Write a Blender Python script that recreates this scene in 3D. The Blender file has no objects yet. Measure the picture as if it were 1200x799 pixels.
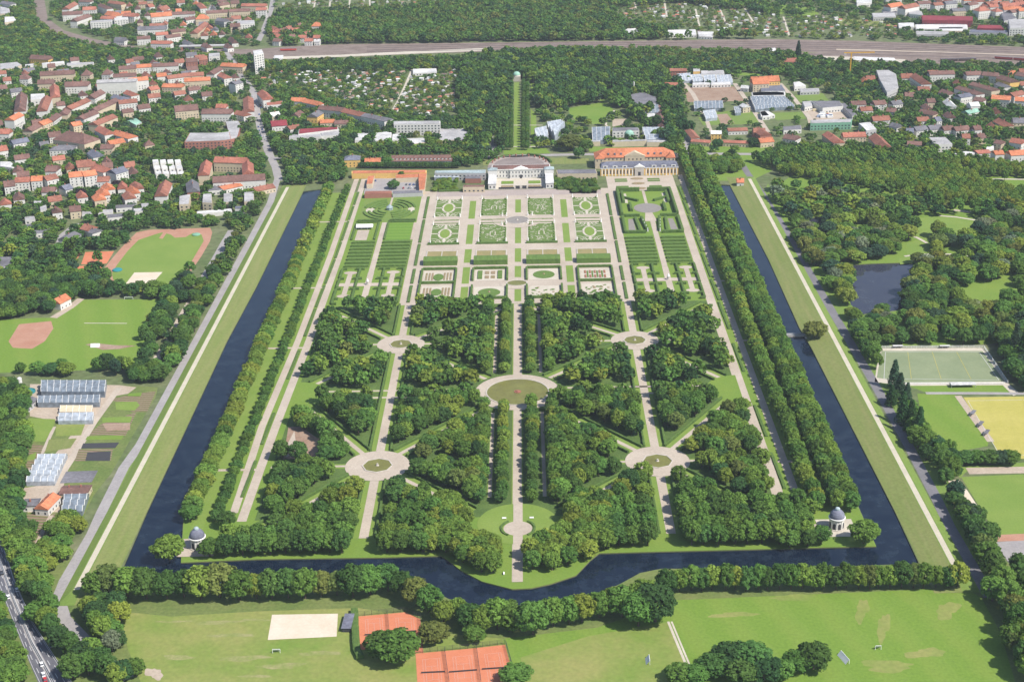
import bpy, math, random
import numpy as np
from mathutils import Matrix, Vector
from mathutils.geometry import tessellate_polygon

random.seed(7)
rng = np.random.default_rng(7)
S = bpy.context.scene
COL = S.collection
PI = math.pi
R = math.radians

# ------------------------------------------------------------------ camera
F_PX, PITCH, YAW, ROLL = 1724.46, 0.39373967, -0.0131789577, -0.0218115581
CAM = Vector((9.722, 0.0, 450.0))
cp, sp, cy, sy = math.cos(PITCH), math.sin(PITCH), math.cos(YAW), math.sin(YAW)
V_D = Vector((sy*cp, cy*cp, -sp))
_r = Vector((cy, -sy, 0)); _u = _r.cross(V_D)
V_R = _r*math.cos(ROLL) + _u*math.sin(ROLL)
V_U = -_r*math.sin(ROLL) + _u*math.cos(ROLL)
cam_data = bpy.data.cameras.new('camera')
cam = bpy.data.objects.new('camera', cam_data)
COL.objects.link(cam)
cam.matrix_world = Matrix(((V_R.x, V_U.x, -V_D.x, CAM.x), (V_R.y, V_U.y, -V_D.y, CAM.y), (V_R.z, V_U.z, -V_D.z, CAM.z), (0, 0, 0, 1)))
cam_data.sensor_fit = 'HORIZONTAL'
cam_data.sensor_width = 36.0
cam_data.lens = F_PX/1200*36.0
cam_data.clip_start = 5.0
cam_data.clip_end = 60000.0
S.camera = cam

# ------------------------------------------------------------------ world, sun, exposure
SUN_EL, SUN_AZ = R(50), R(121)          # azimuth clockwise from +Y (the viewing direction)
w = bpy.data.worlds.new('World'); S.world = w
w.use_nodes = True
wn = w.node_tree
bg = wn.nodes['Background']
sky = wn.nodes.new('ShaderNodeTexSky')
sky.sky_type = 'NISHITA'
sky.sun_disc = False
sky.sun_elevation = SUN_EL
sky.sun_rotation = SUN_AZ
sky.altitude = 400
wn.links.new(sky.outputs[0], bg.inputs[0])
bg.inputs[1].default_value = 0.10
sl = bpy.data.lights.new('sun', 'SUN')
sl.energy = 4.0
sl.angle = R(0.5)
sl.color = (1.0, 0.95, 0.87)
so = bpy.data.objects.new('sun', sl); COL.objects.link(so)
sd = Vector((math.sin(SUN_AZ)*math.cos(SUN_EL), math.cos(SUN_AZ)*math.cos(SUN_EL), math.sin(SUN_EL)))
so.rotation_euler = sd.to_track_quat('Z', 'Y').to_euler()
so.location = (200, 300, 900)
S.view_settings.view_transform = 'Standard'
S.view_settings.look = 'None'
S.view_settings.gamma = 1
S.view_settings.exposure = 0.68
S.render.engine = 'CYCLES'
S.cycles.max_bounces = 5
S.cycles.diffuse_bounces = 2
S.cycles.glossy_bounces = 2
S.cycles.transmission_bounces = 2
S.cycles.transparent_max_bounces = 4
S.cycles.volume_bounces = 0
S.cycles.use_denoising = True
S.cycles.denoiser = 'OPENIMAGEDENOISE'
S.cycles.denoising_input_passes = 'RGB_ALBEDO_NORMAL'
S.cycles.denoising_prefilter = 'ACCURATE'

# ------------------------------------------------------------------ helpers: photo pixel -> ground point
def G(u, v, z=0.0):
    d = V_D + V_R*((u-600)/F_PX) - V_U*((v-399.5)/F_PX)
    t = (z-CAM.z)/d.z
    p = CAM + d*t
    return (p.x, p.y)
def GP(pts, z=0.0): return [G(u, v, z) for u, v in pts]
def zo(x0, y0, pts, k=4.0): return [(x0+a/k, y0+b/k) for a, b in pts]

# ------------------------------------------------------------------ materials
MATS = {}
def new_mat(name):
    m = bpy.data.materials.new(name); m.use_nodes = True
    nt = m.node_tree
    return m, nt, nt.nodes['Principled BSDF']
def mat(name, col, rough=0.9, var=0.25, scale=0.15, col2=None, bump=0.0, spec=0.2, detail=6, scale2=None, metal=0.0, objcol=False, stretch=None):
    """noisy matt surface: col varies by var in value, or towards col2, over a world-space noise of the given scale (1/m)"""
    m, nt, b = new_mat(name)
    N, L = nt.nodes, nt.links
    geo = N.new('ShaderNodeNewGeometry')
    n1 = N.new('ShaderNodeTexNoise'); n1.inputs['Scale'].default_value = scale; n1.inputs['Detail'].default_value = detail; n1.inputs['Roughness'].default_value = 0.65
    if stretch:
        mp = N.new('ShaderNodeMapping'); mp.inputs['Scale'].default_value = stretch; L.new(geo.outputs['Position'], mp.inputs[0]); L.new(mp.outputs[0], n1.inputs['Vector'])
    else: L.new(geo.outputs['Position'], n1.inputs['Vector'])
    ramp = N.new('ShaderNodeValToRGB')
    c = np.array(col)
    if col2 is None:
        a, z = c*(1-var), c*(1+var)
    else:
        a, z = c, np.array(col2)
    ramp.color_ramp.elements[0].position = 0.33; ramp.color_ramp.elements[1].position = 0.67
    ramp.color_ramp.elements[0].color = (*a, 1); ramp.color_ramp.elements[1].color = (*z, 1)
    L.new(n1.outputs['Fac'], ramp.inputs['Fac'])
    out = ramp.outputs['Color']
    n2 = N.new('ShaderNodeTexNoise'); n2.inputs['Scale'].default_value = scale2 or scale*9; n2.inputs['Detail'].default_value = 4
    L.new(geo.outputs['Position'], n2.inputs['Vector'])
    mr = N.new('ShaderNodeMapRange'); mr.inputs[1].default_value = 0.3; mr.inputs[2].default_value = 0.7; mr.inputs[3].default_value = 1-var*0.8; mr.inputs[4].default_value = 1+var*0.8
    L.new(n2.outputs['Fac'], mr.inputs[0])
    mx = N.new('ShaderNodeVectorMath'); mx.operation = 'SCALE'
    L.new(out, mx.inputs[0]); L.new(mr.outputs[0], mx.inputs['Scale'])
    out = mx.outputs[0]
    if objcol:
        oi = N.new('ShaderNodeObjectInfo')
        mm = N.new('ShaderNodeVectorMath'); mm.operation = 'MULTIPLY'
        L.new(out, mm.inputs[0]); L.new(oi.outputs['Color'], mm.inputs[1]); out = mm.outputs[0]
    L.new(out, b.inputs['Base Color'])
    b.inputs['Roughness'].default_value = rough
    b.inputs['Specular IOR Level'].default_value = spec
    b.inputs['Metallic'].default_value = metal
    if bump:
        bp = N.new('ShaderNodeBump'); bp.inputs['Strength'].default_value = 0.6; bp.inputs['Distance'].default_value = bump
        L.new(n2.outputs['Fac'], bp.inputs['Height']); L.new(bp.outputs[0], b.inputs['Normal'])
    MATS[name] = m
    return m

def striped_mat(name, cols, period, angle, noise=0.3, sharp=0.08):
    """ground with planted or mown stripes in the world plane"""
    m, nt, b = new_mat(name)
    N, L = nt.nodes, nt.links
    geo = N.new('ShaderNodeNewGeometry')
    mp = N.new('ShaderNodeMapping'); mp.inputs['Rotation'].default_value = (0, 0, angle)
    L.new(geo.outputs['Position'], mp.inputs[0])
    sx = N.new('ShaderNodeSeparateXYZ'); L.new(mp.outputs[0], sx.inputs[0])
    md = N.new('ShaderNodeMath'); md.operation = 'DIVIDE'; md.inputs[1].default_value = period; L.new(sx.outputs['Y'], md.inputs[0])
    nz = N.new('ShaderNodeTexNoise'); nz.inputs['Scale'].default_value = 0.08; L.new(geo.outputs['Position'], nz.inputs['Vector'])
    ad = N.new('ShaderNodeMath'); ad.operation = 'MULTIPLY_ADD'; ad.inputs[1].default_value = noise; L.new(nz.outputs['Fac'], ad.inputs[0]); L.new(md.outputs[0], ad.inputs[2])
    fr = N.new('ShaderNodeMath'); fr.operation = 'FRACT'; L.new(ad.outputs[0], fr.inputs[0])
    ramp = N.new('ShaderNodeValToRGB')
    cr = ramp.color_ramp
    n = len(cols)
    while len(cr.elements) < 2*n: cr.elements.new(0.5)
    for i, c in enumerate(cols):
        cr.elements[2*i].position = i/n + (sharp if i else 0); cr.elements[2*i].color = (*c, 1)
        cr.elements[2*i+1].position = (i+1)/n - 0.001; cr.elements[2*i+1].color = (*c, 1)
    L.new(fr.outputs[0], ramp.inputs['Fac'])
    n2 = N.new('ShaderNodeTexNoise'); n2.inputs['Scale'].default_value = 0.6; n2.inputs['Detail'].default_value = 6; L.new(geo.outputs['Position'], n2.inputs['Vector'])
    mr = N.new('ShaderNodeMapRange'); mr.inputs[1].default_value = 0.3; mr.inputs[2].default_value = 0.7; mr.inputs[3].default_value = 0.88; mr.inputs[4].default_value = 1.12
    L.new(n2.outputs['Fac'], mr.inputs[0])
    mx = N.new('ShaderNodeVectorMath'); mx.operation = 'SCALE'; L.new(ramp.outputs['Color'], mx.inputs[0]); L.new(mr.outputs[0], mx.inputs['Scale'])
    L.new(mx.outputs[0], b.inputs['Base Color']); b.inputs['Roughness'].default_value = 0.95; b.inputs['Specular IOR Level'].default_value = 0.1
    MATS[name] = m
    return m

GRASS = (0.125, 0.215, 0.032); DRY = (0.21, 0.235, 0.055)
mat('town_ground', (0.085, 0.125, 0.04), col2=(0.155, 0.165, 0.085), scale=0.02, var=0.3)
mat('lawn', GRASS, col2=(0.165, 0.235, 0.04), scale=0.025, var=0.12, scale2=0.7)
mat('lawn_bright', (0.145, 0.225, 0.04), col2=(0.18, 0.25, 0.052), scale=0.04, var=0.12, scale2=0.8)
mat('lawn_dry', (0.145, 0.22, 0.038), col2=(0.26, 0.25, 0.085), scale=0.022, var=0.14, scale2=0.4)
mat('dry_turf', (0.18, 0.225, 0.055), col2=(0.29, 0.27, 0.125), scale=0.12, var=0.15, scale2=0.6)
mat('parterre_turf', (0.095, 0.155, 0.036), col2=(0.13, 0.185, 0.05), scale=0.15, var=0.2, scale2=1.2)
mat('rough_grass', (0.10, 0.15, 0.036), col2=(0.16, 0.185, 0.06), scale=0.05, var=0.2, scale2=0.5)
mat('lawn_meadow', (0.15, 0.235, 0.038), col2=(0.185, 0.25, 0.045), scale=0.016, var=0.1, scale2=0.4)
mat('dike_grass', (0.145, 0.19, 0.048), col2=(0.20, 0.21, 0.075), scale=0.22, var=0.15, scale2=0.5, stretch=(1, .06, 1))
mat('dike_green', (0.13, 0.205, 0.04), col2=(0.16, 0.22, 0.05), scale=0.05, var=0.15, scale2=0.9)
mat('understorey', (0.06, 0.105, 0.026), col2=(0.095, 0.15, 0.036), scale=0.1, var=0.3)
mat('gravel', (0.37, 0.31, 0.25), col2=(0.46, 0.395, 0.325), scale=0.035, var=0.11, scale2=0.6)
mat('gravel_pale', (0.43, 0.385, 0.315), col2=(0.52, 0.47, 0.39), scale=0.05, var=0.1)
mat('terrace', (0.32, 0.265, 0.24), col2=(0.38, 0.32, 0.29), scale=0.06, var=0.1)
mat('path_white', (0.48, 0.435, 0.34), var=0.08, scale=0.1)
mat('sand', (0.55, 0.46, 0.35), col2=(0.62, 0.54, 0.44), var=0.06, scale=0.07)
mat('soil', (0.25, 0.16, 0.11), col2=(0.33, 0.24, 0.18), var=0.2, scale=0.06)
mat('soil_pale', (0.36, 0.29, 0.225), col2=(0.44, 0.365, 0.29), var=0.15, scale=0.06)
mat('asphalt', (0.15, 0.145, 0.155), col2=(0.19, 0.18, 0.19), var=0.1, scale=0.08)
mat('asphalt_light', (0.27, 0.25, 0.25), col2=(0.33, 0.31, 0.30), var=0.12, scale=0.06)
mat('motorway', (0.10, 0.10, 0.118), col2=(0.13, 0.13, 0.148), var=0.1, scale=0.08)
mat('marking', (0.5, 0.5, 0.5), var=0.05)
mat('clay', (0.50, 0.165, 0.085), col2=(0.55, 0.20, 0.11), var=0.06, scale=0.1)
mat('track', (0.36, 0.18, 0.12), col2=(0.42, 0.24, 0.17), var=0.1, scale=0.08)
mat('turf_grey', (0.185, 0.225, 0.125), col2=(0.225, 0.26, 0.15), var=0.06, scale=0.05)
mat('turf_tan', (0.36, 0.33, 0.075), col2=(0.42, 0.37, 0.10), var=0.06, scale=0.05)
mat('ballast', (0.16, 0.12, 0.10), col2=(0.24, 0.19, 0.165), var=0.2, scale=0.05)
mat('stone', (0.45, 0.41, 0.36), var=0.12, scale=0.3)
mat('bank_edge', (0.16, 0.155, 0.07), col2=(0.10, 0.13, 0.045), var=0.2, scale=0.2)
mat('bark', (0.10, 0.075, 0.055), var=0.3, scale=1.5)
mat('flower_red', (0.32, 0.10, 0.09), col2=(0.25, 0.16, 0.07), var=0.3, scale=0.8)
mat('flower_mix', (0.17, 0.17, 0.06), col2=(0.34, 0.22, 0.17), var=0.3, scale=0.6)
mat('pool', (0.135, 0.13, 0.038), col2=(0.18, 0.18, 0.05), var=0.12, scale=0.12, rough=0.35, spec=0.12)
mat('pool_tan', (0.30, 0.235, 0.10), col2=(0.22, 0.2, 0.075), var=0.12, scale=0.1, rough=0.4, spec=0.1)
mat('basin_grey', (0.22, 0.19, 0.165), col2=(0.27, 0.24, 0.21), var=0.12, scale=0.3, rough=0.35)
striped_mat('orchard_floor', [(0.075, 0.13, 0.03), (0.14, 0.2, 0.05)], 6.2, 0, noise=0.4)
striped_mat('mown', [(0.115, 0.215, 0.032), (0.145, 0.245, 0.04)], 9, 0.0, noise=0.3)
striped_mat('mown_side', [(0.142, 0.228, 0.036), (0.162, 0.238, 0.042), (0.152, 0.235, 0.04)], 26, R(72), noise=0.5, sharp=0.2)
striped_mat('nursery_rows', [(0.19, 0.13, 0.09), (0.12, 0.15, 0.05), (0.26, 0.19, 0.14)], 3.4, R(8), noise=0.3)

def water_mat(name, col, rough, bump, k2=1.6):
    m, nt, b = new_mat(name)
    N, L = nt.nodes, nt.links
    geo = N.new('ShaderNodeNewGeometry')
    n1 = N.new('ShaderNodeTexNoise'); n1.inputs['Scale'].default_value = 0.09; n1.inputs['Detail'].default_value = 8; n1.inputs['Roughness'].default_value = 0.7
    L.new(geo.outputs['Position'], n1.inputs['Vector'])
    ramp = N.new('ShaderNodeValToRGB'); c = np.array(col)
    ramp.color_ramp.elements[0].position = 0.45; ramp.color_ramp.elements[0].color = (*c, 1)
    ramp.color_ramp.elements[1].position = 0.75; ramp.color_ramp.elements[1].color = (*(c*k2+np.array([0.012, 0.014, 0.006])), 1)
    L.new(n1.outputs['Fac'], ramp.inputs[0]); L.new(ramp.outputs[0], b.inputs['Base Color'])
    b.inputs['Roughness'].default_value = rough; b.inputs['IOR'].default_value = 1.33
    n2 = N.new('ShaderNodeTexNoise'); n2.inputs['Scale'].default_value = 0.9; n2.inputs['Detail'].default_value = 3
    L.new(geo.outputs['Position'], n2.inputs['Vector'])
    bp = N.new('ShaderNodeBump'); bp.inputs['Strength'].default_value = 0.35; bp.inputs['Distance'].default_value = bump
    L.new(n2.outputs['Fac'], bp.inputs['Height']); L.new(bp.outputs[0], b.inputs['Normal'])
    MATS[name] = m
water_mat('moat_water', (0.0045, 0.0105, 0.024), 0.035, 0.05, 1.8)
water_mat('pond_water', (0.032, 0.035, 0.055), 0.04, 0.03, 1.1)

def leaf_mat(name, objcol):
    """foliage: the tint of the tree (object colour or a per-tree attribute) over leaf-scale variation"""
    m, nt, b = new_mat(name)
    N, L = nt.nodes, nt.links
    geo = N.new('ShaderNodeNewGeometry')
    n1 = N.new('ShaderNodeTexNoise'); n1.inputs['Scale'].default_value = 0.45; n1.inputs['Detail'].default_value = 4
    L.new(geo.outputs['Position'], n1.inputs['Vector'])
    mr = N.new('ShaderNodeMapRange'); mr.inputs[1].default_value = 0.3; mr.inputs[2].default_value = 0.7; mr.inputs[3].default_value = 0.72; mr.inputs[4].default_value = 1.3
    L.new(n1.outputs['Fac'], mr.inputs[0])
    if objcol:
        src = N.new('ShaderNodeObjectInfo').outputs['Color']
    else:
        a = N.new('ShaderNodeAttribute'); a.attribute_name = 'tint'; src = a.outputs['Color']
    mx = N.new('ShaderNodeVectorMath'); mx.operation = 'SCALE'
    L.new(src, mx.inputs[0]); L.new(mr.outputs[0], mx.inputs['Scale'])
    N.remove(b)
    df = N.new('ShaderNodeBsdfDiffuse'); tr = N.new('ShaderNodeBsdfTranslucent'); ms = N.new('ShaderNodeMixShader'); ms.inputs[0].default_value = 0.28
    wm = N.new('ShaderNodeVectorMath'); wm.operation = 'MULTIPLY'; wm.inputs[1].default_value = (1.0, 1.15, 0.7)
    L.new(mx.outputs[0], wm.inputs[0]); L.new(mx.outputs[0], df.inputs['Color']); L.new(wm.outputs[0], tr.inputs['Color'])
    L.new(df.outputs[0], ms.inputs[1]); L.new(tr.outputs[0], ms.inputs[2]); L.new(ms.outputs[0], N['Material Output'].inputs['Surface'])
    MATS[name] = m
leaf_mat('leaves', True)
leaf_mat('leaves_mass', False)
for nm, c in dict(roof_red=(0.34, 0.13, 0.09), roof_orange=(0.46, 0.165, 0.085), roof_brown=(0.17, 0.095, 0.08), roof_rust=(0.27, 0.115, 0.08), roof_grey=(0.15, 0.145, 0.16), roof_flat=(0.36, 0.35, 0.35), roof_pale=(0.55, 0.54, 0.53), slate=(0.145, 0.15, 0.19), zinc=(0.30, 0.36, 0.37), copper=(0.25, 0.42, 0.33), maroon=(0.22, 0.04, 0.05)).items():
    mat(nm, c, var=0.26, scale=0.045, scale2=0.5)
for nm, c in dict(wall_white=(0.62, 0.60, 0.56), wall_cream=(0.54, 0.45, 0.32), wall_ochre=(0.68, 0.43, 0.14), wall_brick=(0.34, 0.15, 0.11), wall_grey=(0.42, 0.41, 0.40), wall_green=(0.18, 0.36, 0.25), trim_white=(0.8, 0.78, 0.74), dark_frame=(0.05, 0.05, 0.055), teal=(0.03, 0.22, 0.24), steel=(0.4, 0.41, 0.43), crane_yellow=(0.6, 0.32, 0.03), bench_white=(0.8, 0.8, 0.78), tarp=(0.72, 0.72, 0.72)).items():
    mat(nm, c, var=0.08, scale=0.3, rough=0.8)
mat('paint', (1, 1, 1), var=0.02, rough=0.3, spec=0.5, objcol=True)
mat('shed_paint', (1, 1, 1), var=0.1, rough=0.8, objcol=True)
def glass_mat(name, col, rough=0.12):
    m, nt, b = new_mat(name)
    N, L = nt.nodes, nt.links
    geo = N.new('ShaderNodeNewGeometry')
    n1 = N.new('ShaderNodeTexNoise'); n1.inputs['Scale'].default_value = 0.35; L.new(geo.outputs['Position'], n1.inputs['Vector'])
    mr = N.new('ShaderNodeMapRange'); mr.inputs[1].default_value = 0.3; mr.inputs[2].default_value = 0.7; mr.inputs[3].default_value = 0.7; mr.inputs[4].default_value = 1.35; L.new(n1.outputs['Fac'], mr.inputs[0])
    mx = N.new('ShaderNodeVectorMath'); mx.operation = 'SCALE'; mx.inputs[0].default_value = col; L.new(mr.outputs[0], mx.inputs['Scale'])
    L.new(mx.outputs[0], b.inputs['Base Color']); b.inputs['Roughness'].default_value = rough; b.inputs['Specular IOR Level'].default_value = 0.6
    MATS[name] = m
glass_mat('window_glass', (0.05, 0.06, 0.075))
glass_mat('greenhouse_glass', (0.17, 0.2, 0.235), 0.3)
glass_mat('greenhouse_pale', (0.31, 0.34, 0.38), 0.35)

# ------------------------------------------------------------------ helpers: meshes and tagging
def tag(o, label=None, cat=None, group=None, kind=None):
    if label: o['label'] = label
    if cat: o['category'] = cat
    if group: o['group'] = group
    if kind: o['kind'] = kind
    return o
def thing(name, label, cat, loc=(0, 0, 0), rz=0.0, group=None):
    o = bpy.data.objects.new(name, None); COL.objects.link(o)
    o.empty_display_size = 1.0
    o.location = loc; o.rotation_euler = (0, 0, rz)
    return tag(o, label, cat, group)
def link_mesh(name, me, parent=None):
    o = bpy.data.objects.new(name, me); COL.objects.link(o)
    if parent is not None: o.parent = parent
    return o
class MB:
    def __init__(s): s.v, s.f, s.m = [], [], []
    def add(s, vs, fs, mi=0):
        b = len(s.v); s.v += [tuple(p) for p in vs]
        for f in fs: s.f.append([b+i for i in f]); s.m.append(mi)
        return s
    def box(s, x0, x1, y0, y1, z0, z1, mi=0):
        return s.add([(x0,y0,z0),(x1,y0,z0),(x1,y1,z0),(x0,y1,z0),(x0,y0,z1),(x1,y0,z1),(x1,y1,z1),(x0,y1,z1)],
                     [(0,3,2,1),(4,5,6,7),(0,1,5,4),(1,2,6,5),(2,3,7,6),(3,0,4,7)], mi)
    def prism(s, pts, z0, z1, mi=0):
        if area2(pts) < 0: pts = pts[::-1]
        n = len(pts)
        return s.add([(x,y,z0) for x,y in pts]+[(x,y,z1) for x,y in pts],
                     [tuple(range(n-1,-1,-1)), tuple(range(n,2*n))]+[(i,(i+1)%n,n+(i+1)%n,n+i) for i in range(n)], mi)
    def gable(s, x0, x1, y0, y1, z0, z1, mi=0, over=0.4, th=0.35):
        """ridge along x, solid roof"""
        ym = (y0+y1)/2; a, b, c, d = x0-over, x1+over, y0-over, y1+over
        return s.add([(a,c,z0),(b,c,z0),(b,d,z0),(a,d,z0),(a,ym,z1),(b,ym,z1),(a,c,z0-th),(b,c,z0-th),(b,d,z0-th),(a,d,z0-th)],
                     [(0,1,5,4),(2,3,4,5),(3,0,4),(1,2,5),(6,7,1,0),(7,8,2,1),(8,9,3,2),(9,6,0,3),(9,8,7,6)], mi)
    def hip(s, x0, x1, y0, y1, z0, z1, inset, mi=0, over=0.4, flat=0.0):
        ym = (y0+y1)/2; a, b, c, d = x0-over, x1+over, y0-over, y1+over
        h = flat
        return s.add([(a,c,z0),(b,c,z0),(b,d,z0),(a,d,z0),(x0+inset,ym-h-.01,z1),(x1-inset,ym-h-.01,z1),(x1-inset,ym+h+.01,z1),(x0+inset,ym+h+.01,z1)],
                     [(0,3,2,1),(4,5,6,7),(0,1,5,4),(1,2,6,5),(2,3,7,6),(3,0,4,7)], mi)
    def lathe(s, prof, n=16, mi=0, c=(0,0)):
        vs, fs = [], []
        for r, z in prof:
            for i in range(n): vs.append((c[0]+r*math.cos(2*PI*i/n), c[1]+r*math.sin(2*PI*i/n), z))
        for k in range(len(prof)-1):
            for i in range(n):
                j = (i+1)%n; fs.append((k*n+i, k*n+j, (k+1)*n+j, (k+1)*n+i))
        fs.append(tuple(range(n-1,-1,-1))); fs.append(tuple(range((len(prof)-1)*n, len(prof)*n)))
        return s.add(vs, fs, mi)
    def mesh(s, name, mats):
        me = bpy.data.meshes.new(name)
        me.from_pydata(s.v, [], s.f)
        for m in (mats if isinstance(mats, (list, tuple)) else [mats]): me.materials.append(MATS[m] if isinstance(m, str) else m)
        if any(s.m): me.polygons.foreach_set('material_index', s.m)
        me.update()
        return me
    def build(s, name, mats, parent=None):
        return link_mesh(name, s.mesh(name, mats), parent)
def area2(p):
    return sum(p[i][0]*p[(i+1)%len(p)][1]-p[(i+1)%len(p)][0]*p[i][1] for i in range(len(p)))
def inside(x, y, poly):
    c = False; n = len(poly); j = n-1
    for i in range(n):
        xi, yi = poly[i]; xj, yj = poly[j]
        if (yi > y) != (yj > y) and x < (xj-xi)*(y-yi)/(yj-yi)+xi: c = not c
        j = i
    return c
LV = 0.03
def sheets(name, polys, level, m, kind='structure'):
    b = MB()
    for pts in polys:
        if area2(pts) < 0: pts = pts[::-1]
        tris = tessellate_polygon([[Vector((x, y, 0)) for x, y in pts]])
        vs = [(x, y, level*LV) for x, y in pts]
        fs = []
        for t in tris:
            a, c, d = (vs[i] for i in t)
            fs.append(t if (c[0]-a[0])*(d[1]-a[1])-(d[0]-a[0])*(c[1]-a[1]) > 0 else t[::-1])
        b.add(vs, fs)
    o = b.build(name, m); o['kind'] = kind
    return o
def sheet(name, pts, level, m, px=True):
    return sheets(name, [GP(pts) if px else list(pts)], level, m)
def offset_line(pts, d):
    out = []
    for i, p in enumerate(pts):
        a = Vector(pts[max(i-1, 0)]); c = Vector(pts[min(i+1, len(pts)-1)])
        t = (c-a).normalized(); n = Vector((-t.y, t.x))
        out.append((p[0]+n.x*d, p[1]+n.y*d))
    return out
def ribbon_poly(pts, w): return offset_line(pts, w/2) + offset_line(pts, -w/2)[::-1]
def ribbons(name, lines, width, level, m):
    return sheets(name, [ribbon_poly(l, width) for l in lines], level, m)
def circle(cx, cy, r, n=40, a0=0, a1=2*PI, ry=None):
    full = abs(a1-a0) > 6.28
    return [(cx+r*math.cos(a0+(a1-a0)*i/(n if full else n-1)), cy+(ry or r)*math.sin(a0+(a1-a0)*i/(n if full else n-1))) for i in range(n)]
def rect(x0, x1, y0, y1): return [(x0, y0), (x1, y0), (x1, y1), (x0, y1)]
def densify(pts, step):
    out = []
    for a, b in zip(pts[:-1], pts[1:]):
        L = math.dist(a, b); n = max(1, int(round(L/step)))
        out += [(a[0]+(b[0]-a[0])*i/n, a[1]+(b[1]-a[1])*i/n) for i in range(n)]
    return out+[pts[-1]]
def along(pts, step, off=0.0):
    L = [0]
    for a, b in zip(pts[:-1], pts[1:]): L.append(L[-1]+math.dist(a, b))
    out = []; s = off
    while s <= L[-1]:
        k = max(i for i in range(len(L)) if L[i] <= s); k = min(k, len(pts)-2)
        t = (s-L[k])/max(1e-6, L[k+1]-L[k]); a, b = pts[k], pts[k+1]
        out.append((a[0]+(b[0]-a[0])*t, a[1]+(b[1]-a[1])*t)); s += step
    return out
def seg_dist(x, y, a, b):
    vx, vy = b[0]-a[0], b[1]-a[1]; t = max(0, min(1, ((x-a[0])*vx+(y-a[1])*vy)/(vx*vx+vy*vy+1e-9)))
    return math.hypot(x-a[0]-t*vx, y-a[1]-t*vy)
def scatter(poly, spacing, jitter=0.42, reject=None):
    xs = [p[0] for p in poly]; ys = [p[1] for p in poly]
    out = []; y = min(ys); row = 0
    while y < max(ys):
        x = min(xs) + (spacing/2 if row % 2 else 0)
        while x < max(xs):
            px, py = x+random.uniform(-1, 1)*spacing*jitter, y+random.uniform(-1, 1)*spacing*jitter
            if inside(px, py, poly) and not (reject and reject(px, py)): out.append((px, py))
            x += spacing
        y += spacing*0.87; row += 1
    return out

# ------------------------------------------------------------------ trees
def crown_arrays(seed, kind='round', clumps=44, leaves=62, leaf=0.85, H=13.0, Rr=5.6):
    """leaf quads of one crown; returns (verts Nx4x3). Crown base on z about 0.16 H."""
    g = np.random.default_rng(seed)
    out = []
    lobes = g.normal(size=(5, 3)); lobes /= np.linalg.norm(lobes, axis=1)[:, None]
    amp = g.uniform(-0.22, 0.24, 5)
    ga = PI*(3-5**.5)
    for i in range(clumps):
        if kind in ('conifer', 'poplar'):
            t = (i+.5)/clumps
            z = H*(0.06+0.92*t)
            if kind == 'conifer': rad = Rr*(1-t)**0.8*(0.75+0.35*g.random()); cr = 0.9+0.9*(1-t)
            else: rad = Rr*(math.sin(PI*min(1, 0.12+0.9*t))**0.6)*(0.6+0.4*g.random()); cr = 1.3
            an = i*ga+g.normal()*0.3
            c = np.array([rad*math.cos(an)*0.75, rad*math.sin(an)*0.75, z])
            cr = cr*Rr/4.0 if kind == 'conifer' else cr
        else:
            zz = 1-1.72*(i+.5)/clumps
            rr = math.sqrt(max(0, 1-zz*zz)); an = i*ga+g.normal()*0.25
            d = np.array([rr*math.cos(an), rr*math.sin(an), zz])
            k = 1+sum(a*max(0, d@l)**3 for a, l in zip(amp, lobes))
            k *= g.uniform(0.70, 0.90)
            hz = H*0.44
            c = np.array([d[0]*Rr*k, d[1]*Rr*k, H*0.56+d[2]*hz*k*(0.96 if zz > 0 else 0.85)])
            cr = g.uniform(0.24, 0.36)*Rr
        n = leaves
        d = g.normal(size=(n, 3)); d /= np.linalg.norm(d, axis=1)[:, None]
        if kind == 'round': d[:, 2] = np.abs(d[:, 2])*np.where(g.random(n) < 0.8, 1, -1)
        rad = cr*(0.72+0.33*g.random(n))
        pos = c+d*rad[:, None]*np.array([1, 1, 0.85])
        nrm = d+g.normal(size=(n, 3))*0.42+np.array([0, 0, 0.25]); nrm /= np.linalg.norm(nrm, axis=1)[:, None]
        t = np.cross(nrm, g.normal(size=(n, 3))); t /= np.linalg.norm(t, axis=1)[:, None]
        b = np.cross(nrm, t)
        s = leaf*(0.6+0.8*g.random(n))[:, None]*0.5
        out.append(np.stack([pos+t*s*1.25, pos+b*s*0.8, pos-t*s*1.25, pos-b*s*0.8], 1))
    return np.concatenate(out)
def quads_mesh(name, q, m, tint=None):
    n = len(q)
    me = bpy.data.meshes.new(name)
    me.vertices.add(n*4); me.vertices.foreach_set('co', q.reshape(-1).astype(np.float32))
    me.loops.add(n*4); me.loops.foreach_set('vertex_index', np.arange(n*4, dtype=np.int32))
    me.polygons.add(n); me.polygons.foreach_set('loop_start', np.arange(0, n*4, 4, dtype=np.int32))
    me.update(calc_edges=True)
    me.materials.append(MATS[m])
    if tint is not None:
        a = me.color_attributes.new('tint', 'FLOAT_COLOR', 'POINT')
        c = np.ones((n*4, 4), np.float32); c[:, :3] = np.repeat(tint, 4, axis=0)
        a.data.foreach_set('color', c.reshape(-1))
    return me
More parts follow.
